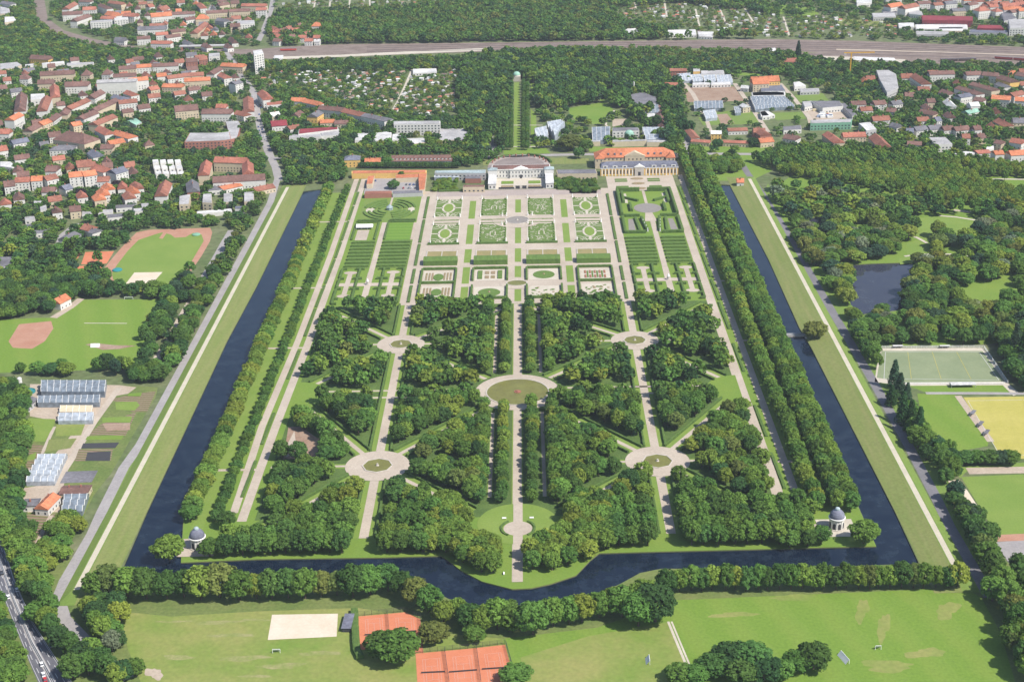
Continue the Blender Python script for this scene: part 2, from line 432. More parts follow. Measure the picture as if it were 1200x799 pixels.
def trunk_mesh(seed, H=13.0, r=0.32):
    g = random.Random(seed); b = MB()
    b.lathe([(r*1.5, 0), (r*1.05, H*0.05), (r*0.9, H*0.28), (r*0.6, H*0.5), (r*0.25, H*0.75)], 7)
    for k in range(5):
        an = k*2*PI/5+g.uniform(-.4, .4); z0 = H*g.uniform(0.24, 0.4); L = H*g.uniform(0.2, 0.3)
        dx, dy = math.cos(an), math.sin(an); w = r*0.35
        p0 = Vector((0, 0, z0)); p1 = Vector((dx*L, dy*L, z0+L*0.9))
        n = Vector((-dy, dx, 0)); up = Vector((-dx*.6, -dy*.6, .8))
        vs = [p0+n*w, p0+up*w, p0-n*w, p0-up*w, p1+n*w*.3, p1+up*w*.3, p1-n*w*.3, p1-up*w*.3]
        b.add(vs, [(0,1,5,4),(1,2,6,5),(2,3,7,6),(3,0,4,7),(4,5,6,7)])
    return b.mesh('trunk', 'bark')
CROWNS = {'round': [quads_mesh('crown', crown_arrays(100+i, leaf=0.95), 'leaves') for i in range(8)],
          'conifer': [quads_mesh('crown', crown_arrays(300+i, 'conifer', 46, 50, 0.8, 16, 4.2), 'leaves') for i in range(3)],
          'poplar': [quads_mesh('crown', crown_arrays(350+i, 'poplar', 36, 60, 0.8, 18, 2.6), 'leaves') for i in range(2)]}
DIMS = {'round': (13.0, 5.6), 'conifer': (16.0, 4.2), 'poplar': (18.0, 2.6)}
TRUNKS = {k: [trunk_mesh(500+i, DIMS[k][0]) for i in range(2)] for k in DIMS}
GREENS = {'mid': (0.112, 0.206, 0.043), 'linden': (0.148, 0.24, 0.045), 'light': (0.205, 0.272, 0.048), 'dark': (0.052, 0.112, 0.038), 'deep': (0.083, 0.16, 0.04), 'olive': (0.155, 0.19, 0.05),
          'silver': (0.2, 0.235, 0.14), 'copper': (0.035, 0.025, 0.032), 'blue': (0.055, 0.105, 0.058), 'yellow': (0.2, 0.23, 0.045)}
def tint(k, amt=0.22):
    c = GREENS[k]; s = random.uniform(1-amt, 1+amt); y = random.uniform(-0.12, 0.12)
    return (c[0]*s*(1+y), c[1]*s, c[2]*s*(1-y*0.5))
TREE_AT = []
def tree(x, y, h, r, green, label, group=None, name='tree', kind='round', z=0.0, cat='tree'):
    H0, R0 = DIMS[kind]
    o = thing(name, label, cat, (x, y, z), random.uniform(0, 2*PI), group)
    o.scale = (r/R0, r/R0, h/H0)
    c = link_mesh('crown', random.choice(CROWNS[kind]), o); c.color = (*tint(green), 1)
    link_mesh('trunk', random.choice(TRUNKS[kind]), o)
    TREE_AT.append((x, y, r))
    return o
MASS = {k: [crown_arrays(700+i, 'round', 18, 17, 2.1) for i in range(5)] for k in ('mid',)}
MASS_FAR = [crown_arrays(800+i, 'round', 12, 12, 2.6) for i in range(5)]
MASS_CON = [crown_arrays(850+i, 'conifer', 18, 14, 1.6, 16, 4.2) for i in range(2)]
def tree_mass(name, label, spots, cat='trees'):
    """many small far trees that read as one mass: spots of (x, y, h, r, green, shape)"""
    qs, ts = [], []
    for x, y, h, r, gk, shp in spots:
        if shp == 'far': q = random.choice(MASS_FAR); H0, R0 = 13.0, 5.6
        elif shp == 'con': q = random.choice(MASS_CON); H0, R0 = 16.0, 4.2
        else: q = random.choice(MASS['mid']); H0, R0 = 13.0, 5.6
        a = random.uniform(0, 2*PI); ca, sa = math.cos(a)*r/R0, math.sin(a)*r/R0
        p = np.empty_like(q)
        p[..., 0] = q[..., 0]*ca-q[..., 1]*sa+x; p[..., 1] = q[..., 0]*sa+q[..., 1]*ca+y; p[..., 2] = q[..., 2]*h/H0
        qs.append(p); ts.append(np.tile(np.array(tint(gk), np.float32), (len(q), 1)))
    o = link_mesh(name, quads_mesh(name, np.concatenate(qs), 'leaves_mass', np.concatenate(ts)))
    return tag(o, label, cat, None, 'stuff')
def hedge_mesh(pts, w, h, step=1.6, close=False):
    """a clipped hedge: a leafy strip with a slightly uneven top and sides"""
    P = densify(pts, step)
    Lf, Rt = offset_line(P, w/2), offset_line(P, -w/2)
    b = MB(); vs = []
    for (a, c), (d, e) in zip(Lf, Rt):
        j = lambda: random.uniform(-0.12, 0.12)
        hh = h+random.uniform(-0.12, 0.12)
        vs += [(a+j(), c+j(), 0), (a+j(), c+j(), hh*0.9), ((a*.75+d*.25), (c*.75+e*.25)+j(), hh), ((d*.75+a*.25), (e*.75+c*.25)+j(), hh+j()), (d+j(), e+j(), hh*0.9), (d+j(), e+j(), 0)]
    fs = []
    for i in range(len(P)-1):
        for k in range(5): fs.append((i*6+k, (i+1)*6+k, (i+1)*6+k+1, i*6+k+1))
    fs += [(0, 1, 2, 3, 4, 5), tuple(range(len(vs)-1, len(vs)-7, -1))]
    b.add(vs, fs)
    return b
mat('hedge_leaf', (0.062, 0.115, 0.026), col2=(0.095, 0.155, 0.036), scale=0.3, var=0.3, scale2=2.2, bump=0.3)
mat('box_leaf', (0.085, 0.15, 0.032), col2=(0.115, 0.185, 0.042), scale=0.3, var=0.2, scale2=2.0, bump=0.15)
def hedge(pts, w, h, label, group=None, m='hedge_leaf', name='hedge'):
    return tag(hedge_mesh(pts, w, h).build(name, m), label, 'hedge', group)
# ================================================================== GROUND, MOAT, DIKES
S_OUT = GP([(136,684),(300,683),(420,680),(475,679),(500,687),(525,701),(560,711),(587,714),(615,716),(660,709),(700,697),(730,682),(750,671),(775,666),(900,666),(1077,660)])
S_IN = GP([(1027,640),(972,641),(900,643),(775,646),(702,648),(692,656),(675,674),(645,684),(622,689),(600,690),(565,681),(540,668),(525,656),(517,651),(447,653),(300,655),(212,659)])
MOAT = [(-229,1509),(-231,1218),(-234,1092),(-233,813)] + S_OUT + [(233,798),(229,1060),(227,1101),(228,1266),(224,1503),(209,1507),(210,1198),(212,829)] + S_IN + [(-213,829),(-209,1198),(-209,1517)]
POND = GP([(987,311),(1020,309),(1055,308),(1073,309),(1073,325),(1063,340),(1060,362),(1035,366),(1010,368),(997,357),(994,345),(994,325)])
POND2 = GP([(948,256),(958,254),(969,258),(968,272),(956,274),(949,266)])
def ground():
    out = [(-9000,-400),(9000,-400),(9000,16000),(-9000,16000)]
    holes = [MOAT, POND, POND2]
    rings = [[Vector((x, y, 0)) for x, y in r] for r in [out]+holes]
    tris = tessellate_polygon(rings)
    vs = [tuple(p) for r in rings for p in r]
    b = MB(); fs = []
    for t in tris:
        a, c, d = (vs[i] for i in t)
        fs.append(t if (c[0]-a[0])*(d[1]-a[1])-(d[0]-a[0])*(c[1]-a[1]) > 0 else t[::-1])
    b.add(vs, fs, 0)
    for r in holes:
        n = len(r)
        b.add([(x, y, 0) for x, y in r]+[(x, y, -1.6) for x, y in r], [(i, (i+1)%n, n+(i+1)%n, n+i) for i in range(n)], 1)
    o = b.build('ground', ['town_ground', 'bank_edge']); o['kind'] = 'structure'
ground()
def grow(poly, d):
    cx = sum(p[0] for p in poly)/len(poly); cy_ = sum(p[1] for p in poly)/len(poly)
    return [(cx+(x-cx)*d, cy_+(y-cy_)*d) for x, y in poly]
def water(name, poly, z, m):
    o = sheets(name, [poly], 0, m); o.location.z = z
water('moat_water', MOAT, -0.7, 'moat_water')
water('pond_water', POND, -0.6, 'pond_water')
water('small_pond_water', POND2, -0.6, 'pond_water')
def xw(Y): return 247+(1520-Y)/790*4.3
def dike(sgn):
    b = MB(); Ys = [706+i*(1532-706)/60 for i in range(61)]
    vs = []
    for Y in Ys:
        e = 228.2+(5.0*(1-min(1, max(0, (Y-800)/300))) if sgn > 0 else 0)
        if sgn < 0: e = np.interp(Y, [706, 813, 1092, 1218, 1509, 1532], [232.6, 233.2, 234.2, 231.2, 229.2, 229])
        else: e = np.interp(Y, [706, 798, 1060, 1101, 1266, 1503, 1532], [233.2, 233.2, 229.2, 227.2, 228.2, 224.3, 224])
        x = xw(Y)
        k = 0.12 if Y < 716 or Y > 1525 else 1
        for X, z in ((e, 0.05), (e+2.2, 0.35*k), (x-2.4, 1.9*k), (x+2.4, 1.9*k), (x+7.5, 0.2*k)):
            vs.append((sgn*X, Y, z))
    fs0, fs1 = [], []
    for i in range(60):
        for k in range(4):
            f = (i*5+k, i*5+k+1, (i+1)*5+k+1, (i+1)*5+k)
            (fs0 if k < 2 else fs1).append(f if sgn > 0 else f[::-1])
    b.add(vs, fs0, 0)
    for f in fs1: b.f.append(list(f)); b.m.append(1)
    o = b.build('dike', ['dike_grass', 'dike_green']); o['kind'] = 'structure'
    p = MB(); vs = []
    for Y in Ys[1:-1]:
        x = xw(Y); k = 0.12 if Y < 716 or Y > 1525 else 1
        vs += [(sgn*(x-1.7), Y, 1.9*k+.05), (sgn*(x+1.7), Y, 1.9*k+.05)]
    p.add(vs, [(2*i, 2*i+1, 2*i+3, 2*i+2) if sgn > 0 else (2*i+1, 2*i, 2*i+2, 2*i+3) for i in range(58)])
    o = p.build('dike_path', 'path_white'); o['kind'] = 'structure'
dike(-1); dike(1)
ROAD_L = GP([(325,210),(317,237),(297,275),(232,396),(165,520),(145,548),(119,600),(108,625),(76,680),(68,700),(76,725),(110,760),(150,795)])
ROAD_R = GP([(868,190),(876,203),(892,225),(922,272),(950,322),(987,385),(1025,450),(1062,517),(1098,585),(1112,615),(1135,655),(1160,700)])
ribbons('road', [ROAD_L], 7.0, 2, 'asphalt_light')
ribbons('road', [ROAD_R], 7.0, 2, 'asphalt')

# ================================================================== THE BAROQUE GARDEN
sheets('garden_lawn', [S_IN + [(-212.5,829),(-208.5,1198),(-208.5,1500),(208.5,1500),(209.5,1198),(211.5,829)]], 1, 'lawn')
# avenue margins: pairs of gravel walks, a flower strip between, a lawn strip between the tree rows
LW1 = GP([(418,210),(387,300),(349,400),(307,500),(281,580),(274,601)]); LW2 = GP([(427,210),(398,300),(362,400),(323,500),(294,580),(283,611)])
ribbons('gravel_walk', [LW1], 5.2, 3, 'gravel'); ribbons('gravel_walk', [LW2], 6.0, 3, 'gravel')
ribbons('gravel_walk', [[(163.5,1545),(163.5,1200),(165,800)]], 7.4, 3, 'gravel'); ribbons('gravel_walk', [[(175.5,1545),(175.5,1200),(176.5,800)]], 5.0, 3, 'gravel')
ribbons('lawn_strip', [[(-192.5,1500),(-195.5,1200),(-197,790)], [(192,1500),(191,800)]], 7.5, 3, 'lawn_bright')
ribbons('cross_path', [[(-205,Y),(-170,Y)] for Y in (1400,1212,1076,868)] + [[(172,Y),(205,Y)] for Y in (1400,1212,1076,868)], 3.0, 4, 'gravel')
for sgn, base in ((-1, None), (1, 169.6)):
    for Y0, Y1 in ((1500,1455),(1450,1405),(1400,1340),(1335,1290),(1285,1222),(1216,1165),(1160,1100),(1070,1015),(955,905),(880,830)):
        if sgn < 0:
            f = lambda Y: np.interp(Y, [800, 933, 1080, 1297, 1520], [-176.3, -175.2, -172.7, -169.2, -169.2]); pts = [(f(Y0), Y0), (f(Y1), Y1)]
        else: pts = [(base, Y0), (base+0.8, Y1)]
        hedge(pts, 2.0, 0.9, 'low flower hedge strip between the paired gravel walks, %s garden edge' % ('left' if sgn < 0 else 'right'), 'flower strips between the paired side walks', 'flower_hedge' if 'flower_hedge' in MATS else 'hedge_leaf', 'flower_strip')
# central parterre ground
sheets('gravel_ground', [rect(-101, 101, 1166, 1500)], 2, 'gravel')
sheets('terrace', [rect(-86, 87, 1479, 1500)], 3, 'terrace')
strips = [rect(-2.9, 2.9, a, b) for a, b in ((1413,1464),(1324,1379),(1271,1309),(1230,1260),(1171,1200))]
for s in (-1, 1):
    strips += [rect(min(s*43.3,s*49.7), max(s*43.3,s*49.7), a, b) for a, b in ((1402,1462),(1324,1383),(1271,1309),(1216,1259),(1175,1208))]
sheets('lawn_strip', strips, 3, 'lawn_bright')

def basin(cx, cy_, r, label, group=None, m='pool', n=28, ry=None, spout=True, rim='stone'):
    t = thing('fountain_basin', label, 'fountain basin', (cx, cy_, 0), 0, group)
    a = circle(0, 0, r, n, ry=ry); o_ = circle(0, 0, r+0.9, n, ry=(ry or r)+0.9)
    b = MB(); k = n
    b.add([(x, y, 0.0) for x, y in o_]+[(x, y, 0.55) for x, y in o_]+[(x, y, 0.55) for x, y in a]+[(x, y, 0.0) for x, y in a],
          [(i, (i+1)%k, k+(i+1)%k, k+i) for i in range(k)]+[(k+i, k+(i+1)%k, 2*k+(i+1)%k, 2*k+i) for i in range(k)]+[(2*k+i, 2*k+(i+1)%k, 3*k+(i+1)%k, 3*k+i) for i in range(k)])
    b.build('rim', rim, t)
    wv = MB(); wv.add([(x, y, 0.3) for x, y in a], [tuple(range(n))]); wv.build('water', m, t)
    if spout:
        sb = MB(); sb.lathe([(1.2, 0.25), (1.0, 0.7), (0.35, 0.8), (0.3, 1.5), (0.7, 1.7), (0.1, 1.9)], 10); sb.build('spout', 'stone', t)
    return t
# round basin on the axis of the parterre, with its gravel ring
RX = -0.9
def parterre(cx, cy_, w, d, style, label):
    t = thing('parterre_bed', label, 'parterre bed', (cx, cy_, 0.1), 0, 'boxwood parterre beds in front of the palace')
    x, y = w/2, d/2
    turf = MB(); turf.prism(rect(-x, x, -y, y), 0, 0.06); turf.build('turf', 'parterre_turf', t)
    fr = MB()
    for i in (0, 1):
        e = 1.0
        fr.box(-x, x, (-y if i else y-e), (-y+e if i else y), 0.07, 0.12); fr.box((-x if i else x-e), (-x+e if i else x), -y+e, y-e, 0.07, 0.12)
    fr.build('gravel_border', 'gravel_pale', t)
    g = MB(); bx = MB()
    def band(pts, w_, mb, z0=0.07, z1=0.13):
        L_, R_ = offset_line(pts, w_/2), offset_line(pts, -w_/2); n = len(pts)
        mb.add([(a, c, z1) for a, c in L_]+[(a, c, z1) for a, c in R_]+[(a, c, z0) for a, c in L_]+[(a, c, z0) for a, c in R_],
               [(i, i+1, n+i+1, n+i) for i in range(n-1)]+[(2*n+i, 2*n+i+1, i+1, i) for i in range(n-1)]+[(n+i, n+i+1, 3*n+i+1, 3*n+i) for i in range(n-1)])
    if style == 'oval':
        ry_ = y*0.52; rx_ = x*0.42
        el = circle(0, 0, rx_, 40, ry=ry_); band(el+[el[0]], 2.0, g)
        ov = MB(); ov.prism(circle(0, 0, rx_-1.1, 30, ry=ry_-1.1), 0.07, 0.2); ov.build('turf_oval', 'lawn_bright', t)
        for s in (-1, 1):
            band([(s*rx_, 0), (s*(x-1), 0)], 2.2, g)
            band([(0, s*ry_), (0, s*(y-1))], 2.2, g, 0.075, 0.125)
            for q in (-1, 1):
                for rr in (4.5, 8.0):
                    arc = [(s*(x-1.5)-s*rr*1.15*math.cos(a), q*(y-1.5)-q*rr*1.5*math.sin(a)) for a in [PI/2*k/10 for k in range(11)]]
                    band(arc, 0.9, g, 0.07, 0.135)
                arc = [(s*(x*0.28+3*math.cos(a)), q*(y*0.72+4*math.sin(a))) for a in [PI*1.6*k/12 for k in range(13)]]
                band(arc, 0.8, g, 0.07, 0.14)
                MB().lathe([(0.9, 0.06), (0.7, 0.8), (0.05, 2.4)], 8, 0, (s*(x-3), q*(y-3))).build('box_topiary', 'hedge_leaf', t)
    else:
        r2 = random.Random(int(cx*7+cy_))
        for k in range(64):
            px, py = r2.uniform(-x+3, x-3), r2.uniform(-y+4, y-4); a0 = r2.uniform(0, 6.28); rr = r2.uniform(0.7, 2.0)
            band([(px+rr*math.cos(a0+a)*(1+a*.12), py+rr*1.4*math.sin(a0+a)) for a in [0.5*i for i in range(r2.randint(3, 8))]], 0.5, g, 0.07, 0.12+k*0.001)
        band([(-2.5, -7), (-2.5, 3), (0, 7), (2.5, 3), (2.5, -7)], 0.8, g, 0.07, 0.17)
        for s in (-1, 1):
            for q in (-1, 1): MB().lathe([(1.0, 0.06), (0.8, 0.9), (0.05, 2.6)], 8, 0, (s*(x-3), q*(y-3))).build('box_topiary', 'hedge_leaf', t)
            for k in range(7): MB().lathe([(0.7, 0.06), (0.7, 0.9), (0.1, 1.4)], 6, 0, (s*(x-2.2), -y+5+k*(d-10)/6)).build('box_topiary', 'hedge_leaf', t)
    g.build('scroll_pattern', 'gravel_pale', t)
rown = {1439: 'upper row nearest the palace', 1356: 'lower row nearest the pools'}
for cyy, d in ((1439, 58), (1356, 56)):
    for s in (-1, 1):
        parterre(RX+s*23.6, cyy, 28, d, 'scroll', 'scroll patterned parterre bed %s of the round basin, %s' % ('left' if s < 0 else 'right', rown[cyy]))
        parterre(RX+s*70, cyy, 28, d, 'oval', 'parterre bed with oval lawn medallion on the %s flank, %s' % ('left' if s < 0 else 'right', rown[cyy]))
        for c_, n_ in ((23.6, 'inner'), (70, 'outer')):
            if cyy == 1356: hedge([(RX+s*c_-15, 1324.5), (RX+s*c_+15, 1324.5)], 3.0, 1.7, 'dark clipped hedge closing the %s %s parterre bed above the pools' % (n_, 'left' if s < 0 else 'right'), 'hedges at the foot of the parterre')
            hedge([(RX+s*c_-12, 1398.0+(0 if cyy > 1400 else -10)), (RX+s*c_+12, 1398.0+(0 if cyy > 1400 else -10))], 1.6, 0.5, 'thin low box edging along the cross walk by the %s %s parterre' % (n_, 'left' if s < 0 else 'right'), 'box edgings along the parterre cross walk', 'box_leaf')
sheets('gravel_ring', [circle(RX, 1395, 24.5, 52)], 9.5, 'gravel')
basin(RX, 1395, 11.5, 'large round grey basin ringed by gravel in the middle of the parterre', m='basin_grey')
basin(RX, 1215, 8.5, 'small oval green pool on the central axis below the parterre', m='pool', ry=6.5, spout=False)
sheets('gravel_ring', [circle(RX, 1215, 15, 40)], 9, 'gravel')
# statues along the terrace and around the parterre
def statue(x, y, label, k=1.0):
    t = thing('statue', label, 'statue', (x, y, 0.1), random.uniform(0, 6), 'white statues of the parterre')
    b = MB(); b.box(-.6, .6, -.6, .6, 0, .25); b.box(-.45, .45, -.45, .45, .25, 1.5); b.box(-.58, .58, -.58, .58, 1.5, 1.7); b.build('pedestal', 'trim_white', t)
    b = MB(); b.lathe([(.42, 1.7), (.45, 2.3), (.33, 2.8), (.42, 3.2), (.34, 3.5), (.12, 3.6), (.17, 3.75), (.17, 3.95), (.05, 4.05)], 9)
    b.box(.2, .62, -.12, .12, 3.1, 3.3); b.build('figure', 'trim_white', t)
for s in (-1, 1):
    for c_ in (10.6, 36.8, 57.2, 82.8):
        for yy in (1468.5, 1409, 1385, 1330):
            statue(RX+s*c_, yy, 'white statue on a pedestal at the corner of a %s parterre bed' % ('left' if s < 0 else 'right'))
    for dy in (-1, 1): statue(RX+s*15, 1395+dy*14.5, 'white statue on the gravel ring round the big basin')
# four rectangular pools and the clipped hedge blocks below them
for s in (-1, 1):
    for c_, nm in ((24, 'inner'), (70, 'outer')):
        sd_ = 'left' if s < 0 else 'right'
        t = thing('pool', 'rectangular tan water pool, %s one %s of the central axis' % (nm, sd_), 'pool', (RX+s*c_, 1291.5, 0.1), 0, 'four rectangular pools')
        b = MB(); x, y = 14, 12.5
        for a in (-1, 1):
            b.box(-x-.6, x+.6, a*y-.5, a*y+.5, 0, .4); b.box(a*x-.5, a*x+.5, -y+.5, y-.5, 0, .4)
        b.build('rim', 'stone', t)
        b = MB(); b.add([(-x+.5, -y+.5, .2), (x-.5, -y+.5, .2), (x-.5, y-.5, .2), (-x+.5, y-.5, .2)], [(0, 1, 2, 3)]); b.build('water', 'pool_tan', t)
        b = MB(); b.box(-.4, .4, -y+.5, y-.5, 0.1, .35); b.build('divider', 'stone', t)
        hedge([(RX+s*c_-15.5, 1271), (RX+s*c_+15.5, 1271)], 13, 5.2, 'broad clipped hedge block below the %s %s pool' % (nm, sd_), 'clipped hedge blocks below the pools', 'box_leaf')
        for k_, yy in enumerate((1253.5, 1217.5, 1178)):
            if not (c_ == 24 and k_ == 1): hedge([(RX+s*c_-15, yy), (RX+s*c_+15, yy)], 2.2, 2.4, 'clipped hedge framing the %s %s themed garden' % (nm, sd_), 'hedges framing the themed gardens')
        for e in (-15.3, 15.3):
            a_, b_ = (1222 if c_ == 24 else 1218), 1252
            hedge([(RX+s*c_+e, a_), (RX+s*c_+e, b_)], 1.8, 2.4, 'side hedge of the upper %s %s themed garden' % (nm, sd_), 'hedges framing the themed gardens')
            hedge([(RX+s*c_+e, 1179), (RX+s*c_+e, 1208 if c_ == 24 else 1216)], 1.8, 2.4, 'side hedge of the lower %s %s themed garden' % (nm, sd_), 'hedges framing the themed gardens')
def themed(cx, cy_, w, d, style, label):
    t = thing('themed_garden', label, 'garden bed', (cx, cy_, 0.12), 0, 'small themed gardens below the pools')
    b = MB(); b.prism(rect(-w/2, w/2, -d/2, d/2), 0, .05); b.build('gravel_bed', 'gravel_pale', t)
    g = MB(); f = MB()
    if style == 'lawn':
        g.prism(circle(0, -1, w*.36, 30, ry=d*.36), .06, .2)
        f.lathe([(1.2, .2), (.2, 1.4)], 8)
    elif style == 'stripes':
        for k in range(5):
            for q in (-1, 1): f.box(-w*.36+k*w*.16, -w*.36+k*w*.16+w*.06, q*d*.2-d*.13, q*d*.2+d*.13, .06, .5)
        for k in range(4): g.box(-w*.28+k*w*.16, -w*.28+k*w*.16+w*.05, -d*.3, d*.3, .06, .35)
    elif style == 'scroll':
        r3 = random.Random(int(cx+cy_))
        for k in range(26):
            a, c = r3.uniform(-w*.4, w*.4), r3.uniform(-d*.38, d*.38); (g if k % 3 else f).prism(circle(a, c, r3.uniform(.6, 1.7), 8), .06, .25+k*.004)
    elif style == 'knots':
        for sx in (-1, 1):
            g.prism(rect(sx*w*.33-2, sx*w*.33+2, -d*.36, d*.36), .06, .9)
            for q in (-1, 1):
                f.prism(rect(sx*w*.1-1.8, sx*w*.1+1.8, q*d*.2-3.4, q*d*.2+3.4), .06, .5)
    else:
        for sx in (-1, 1):
            for k in range(3): f.prism(rect(sx*(w*.2+k*w*.1)-.8, sx*(w*.2+k*w*.1)+.8, -d*.33, d*.33), .06, .4)
        g.prism(circle(0, -2, w*.17, 16, ry=d*.3), .06, .5)
    g.build('box_pattern', 'box_leaf', t); f.build('flower_pattern', 'flower_mix' if style != 'stripes' else 'flower_red', t)
for (s, c_, yy, st) in ((-1, 70, 1235, 'beds'), (-1, 24, 1237, 'knots'), (1, 24, 1237, 'lawn'), (1, 70, 1235, 'stripes'), (-1, 70, 1197, 'beds'), (-1, 24, 1194, 'lawn'), (1, 24, 1194, 'scroll'), (1, 70, 1197, 'scroll')):
    themed(RX+s*c_, yy, 27, 28 if yy > 1210 else 27, st, 'small %s garden with %s, %s %s of the axis' % ('upper' if yy > 1210 else 'lower', {'beds': 'striped flower beds', 'knots': 'square knots of box', 'lawn': 'oval lawn', 'stripes': 'red flower stripes', 'scroll': 'scroll planting'}[st], 'outer' if c_ == 70 else 'inner', 'left' if s < 0 else 'right'))
# hedge strips between the double walks either side of the parterre
for s in (-1, 1):
    for a, b_ in ((1478, 1405), (1400, 1330), (1325, 1265), (1255, 1218), (1212, 1172)):
        hedge([(s*93.3-.3, a), (s*93.3-.3, b_)], 2.6, 1.0, 'low hedge and flower strip between the double walks %s of the parterre' % ('left' if s < 0 else 'right'), 'strips between the parterre double walks', name='flower_strip')
# ---- side gardens
for s in (-1, 1):
    sheets('gravel_walk', [rect(min(s*130,s*135), max(s*130,s*135), 1168, 1395 if s < 0 else 1385)], 4, 'gravel')
    sheets('orchard_ground', [rect(min(s*101.5,s*129), max(s*101.5,s*129), 1260, 1337), rect(min(s*136,s*159), max(s*136,s*159), 1260, 1337)], 3, 'orchard_floor')
    for k in range(8):
        yy = 1265+k*9.6
        for a, b_ in ((102.5, 128.5), (136.5, 158)):
            hedge([(s*a, yy), (s*b_, yy)], 3.4, 2.3, 'long clipped hedge row in the striped hedge quarter on the %s side' % ('left' if s < 0 else 'right'), 'parallel hedge rows of the %s quarter' % ('left' if s < 0 else 'right'), 'box_leaf', 'hedge_row')
    # hedge cabinets with cross shaped gravel floors
    crosses = []
    for cx in (112.5, 132.5, 151):
        big = 1.25 if cx == 132.5 else 1.0
        crosses += [rect(s*cx-2.2*big, s*cx+2.2*big, 1190, 1250), rect(s*cx-8*big, s*cx+8*big, 1214, 1222)]
        if cx != 132.5: crosses += [circle(s*cx, 1249, 6, 16, ry=4), circle(s*cx, 1190, 6, 16, ry=4)]
    for i_, pl in enumerate(crosses): sheets('gravel_cross', [pl], 5+i_ % 4, 'gravel')
    for yy in (1170, 1182, 1206, 1232, 1257):
        for a, b_ in ((103, 109), (116, 126), (139, 147), (155, 159)):
            hedge([(s*a, yy), (s*b_, yy)], 2.4, 2.2, 'short hedge of the %s hedge cabinets beside a gravel cross' % ('left' if s < 0 else 'right'), 'hedges of the %s hedge cabinets' % ('left' if s < 0 else 'right'))
    for xx in (103, 121, 143, 159):
        for a, b_ in ((1171, 1204), (1208, 1230), (1234, 1256)):
            hedge([(s*xx, a), (s*xx, b_)], 2.0, 2.2, 'hedge running down the %s hedge cabinets' % ('left' if s < 0 else 'right'), 'hedges of the %s hedge cabinets' % ('left' if s < 0 else 'right'))
    st = thing('statue_group', 'pale monument on the gravel cross in the middle of the %s hedge cabinets' % ('left' if s < 0 else 'right'), 'statue', (s*132.5, 1218, .2))
    b = MB(); b.lathe([(2.2, 0), (2.2, .5), (1.2, .5), (1.1, 2.4), (1.4, 2.6)], 12); b.build('pedestal', 'stone', st)
    b = MB(); b.lathe([(1.0, 2.6), (1.1, 3.4), (.5, 4.4), (.6, 5.0), (.1, 5.5)], 10); b.build('figure', 'trim_white', st)
# left: oval maze garden, tent and mown lawn
sheets('maze_ground', [rect(-160, -102, 1398, 1486)], 3, 'dike_green')
for k, (rx_, ry_) in enumerate(((26, 33), (21, 26), (16, 19), (11, 12))):
    for q in range(4):
        pts = circle(-131, 1437, rx_, 14, q*PI/2+.22, (q+1)*PI/2-.22, ry=ry_)
        hedge(pts, 2.6, 1.3, 'curved hedge of the oval maze garden, ring %s' % ('outermost', 'second from outside', 'third from outside', 'innermost')[k], 'curved hedges of the oval maze', 'box_leaf')
sheets('maze_path', [circle(-151, 1437, 4.5, 20, ry=8)], 4, 'gravel_pale'); sheets('maze_path', [circle(-109, 1437, 3.5, 20, ry=8)], 4, 'gravel_pale')
sheets('maze_path', [rect(-132.5, -130.5, 1450, 1486)], 4, 'gravel')
b = MB(); b.lathe([(3.2, 0), (3.2, 2.6), (3.8, 2.7), (1.0, 5.0), (.2, 6.0)], 8); tag(b.build('pavilion', 'zinc'), 'small pavilion in the middle of the oval maze garden', 'pavilion').location = (-131, 1437, 0.1)
for yy in (1399, 1486): 
    for a, b_ in ((-160, -136), (-128, -102)): hedge([(a, yy), (b_, yy)], 2.6, 2.4, 'straight hedge closing the oval maze garden', 'straight hedges round the oval maze')
sheets('lawn_panel', [rect(-128, -104.5, 1340, 1393)], 4, 'mown'); sheets('lawn_panel', [rect(-159, -138, 1340, 1393)], 4, 'lawn')
sheets('gravel_court', [rect(-157, -145.5, 1341, 1372)], 5, 'gravel'); sheets('gravel_strip', [rect(-103.5, -101, 1340, 1393)], 5, 'soil_pale')
t = thing('tent', 'white marquee tent on the gravel court of the left garden', 'tent', (-150.5, 1377, .15))
b = MB()
for k in range(3): b.gable(-8+k*5.4, -3+k*5.4, -4.5, 4.5, 2.6, 4.6, 0, .2, .3)
b.build('canopy', 'tarp', t)
b = MB()
for x in (-8, -2.6, 2.8, 8):
    for y in (-4.3, 4.3): b.box(x-.1, x+.1, y-.1, y+.1, 0, 2.5)
b.build('frame', 'steel', t)
for pts in ([(-138, 1393), (-138, 1341)], [(-128.5, 1393), (-128.5, 1341)], [(-160, 1393), (-160, 1341)], [(-159, 1395), (-139, 1395)], [(-127, 1395), (-103, 1395)]):
    hedge(pts, 1.8, 1.6, 'hedge bordering the lawn panels below the oval maze', 'hedges round the left lawn panels')
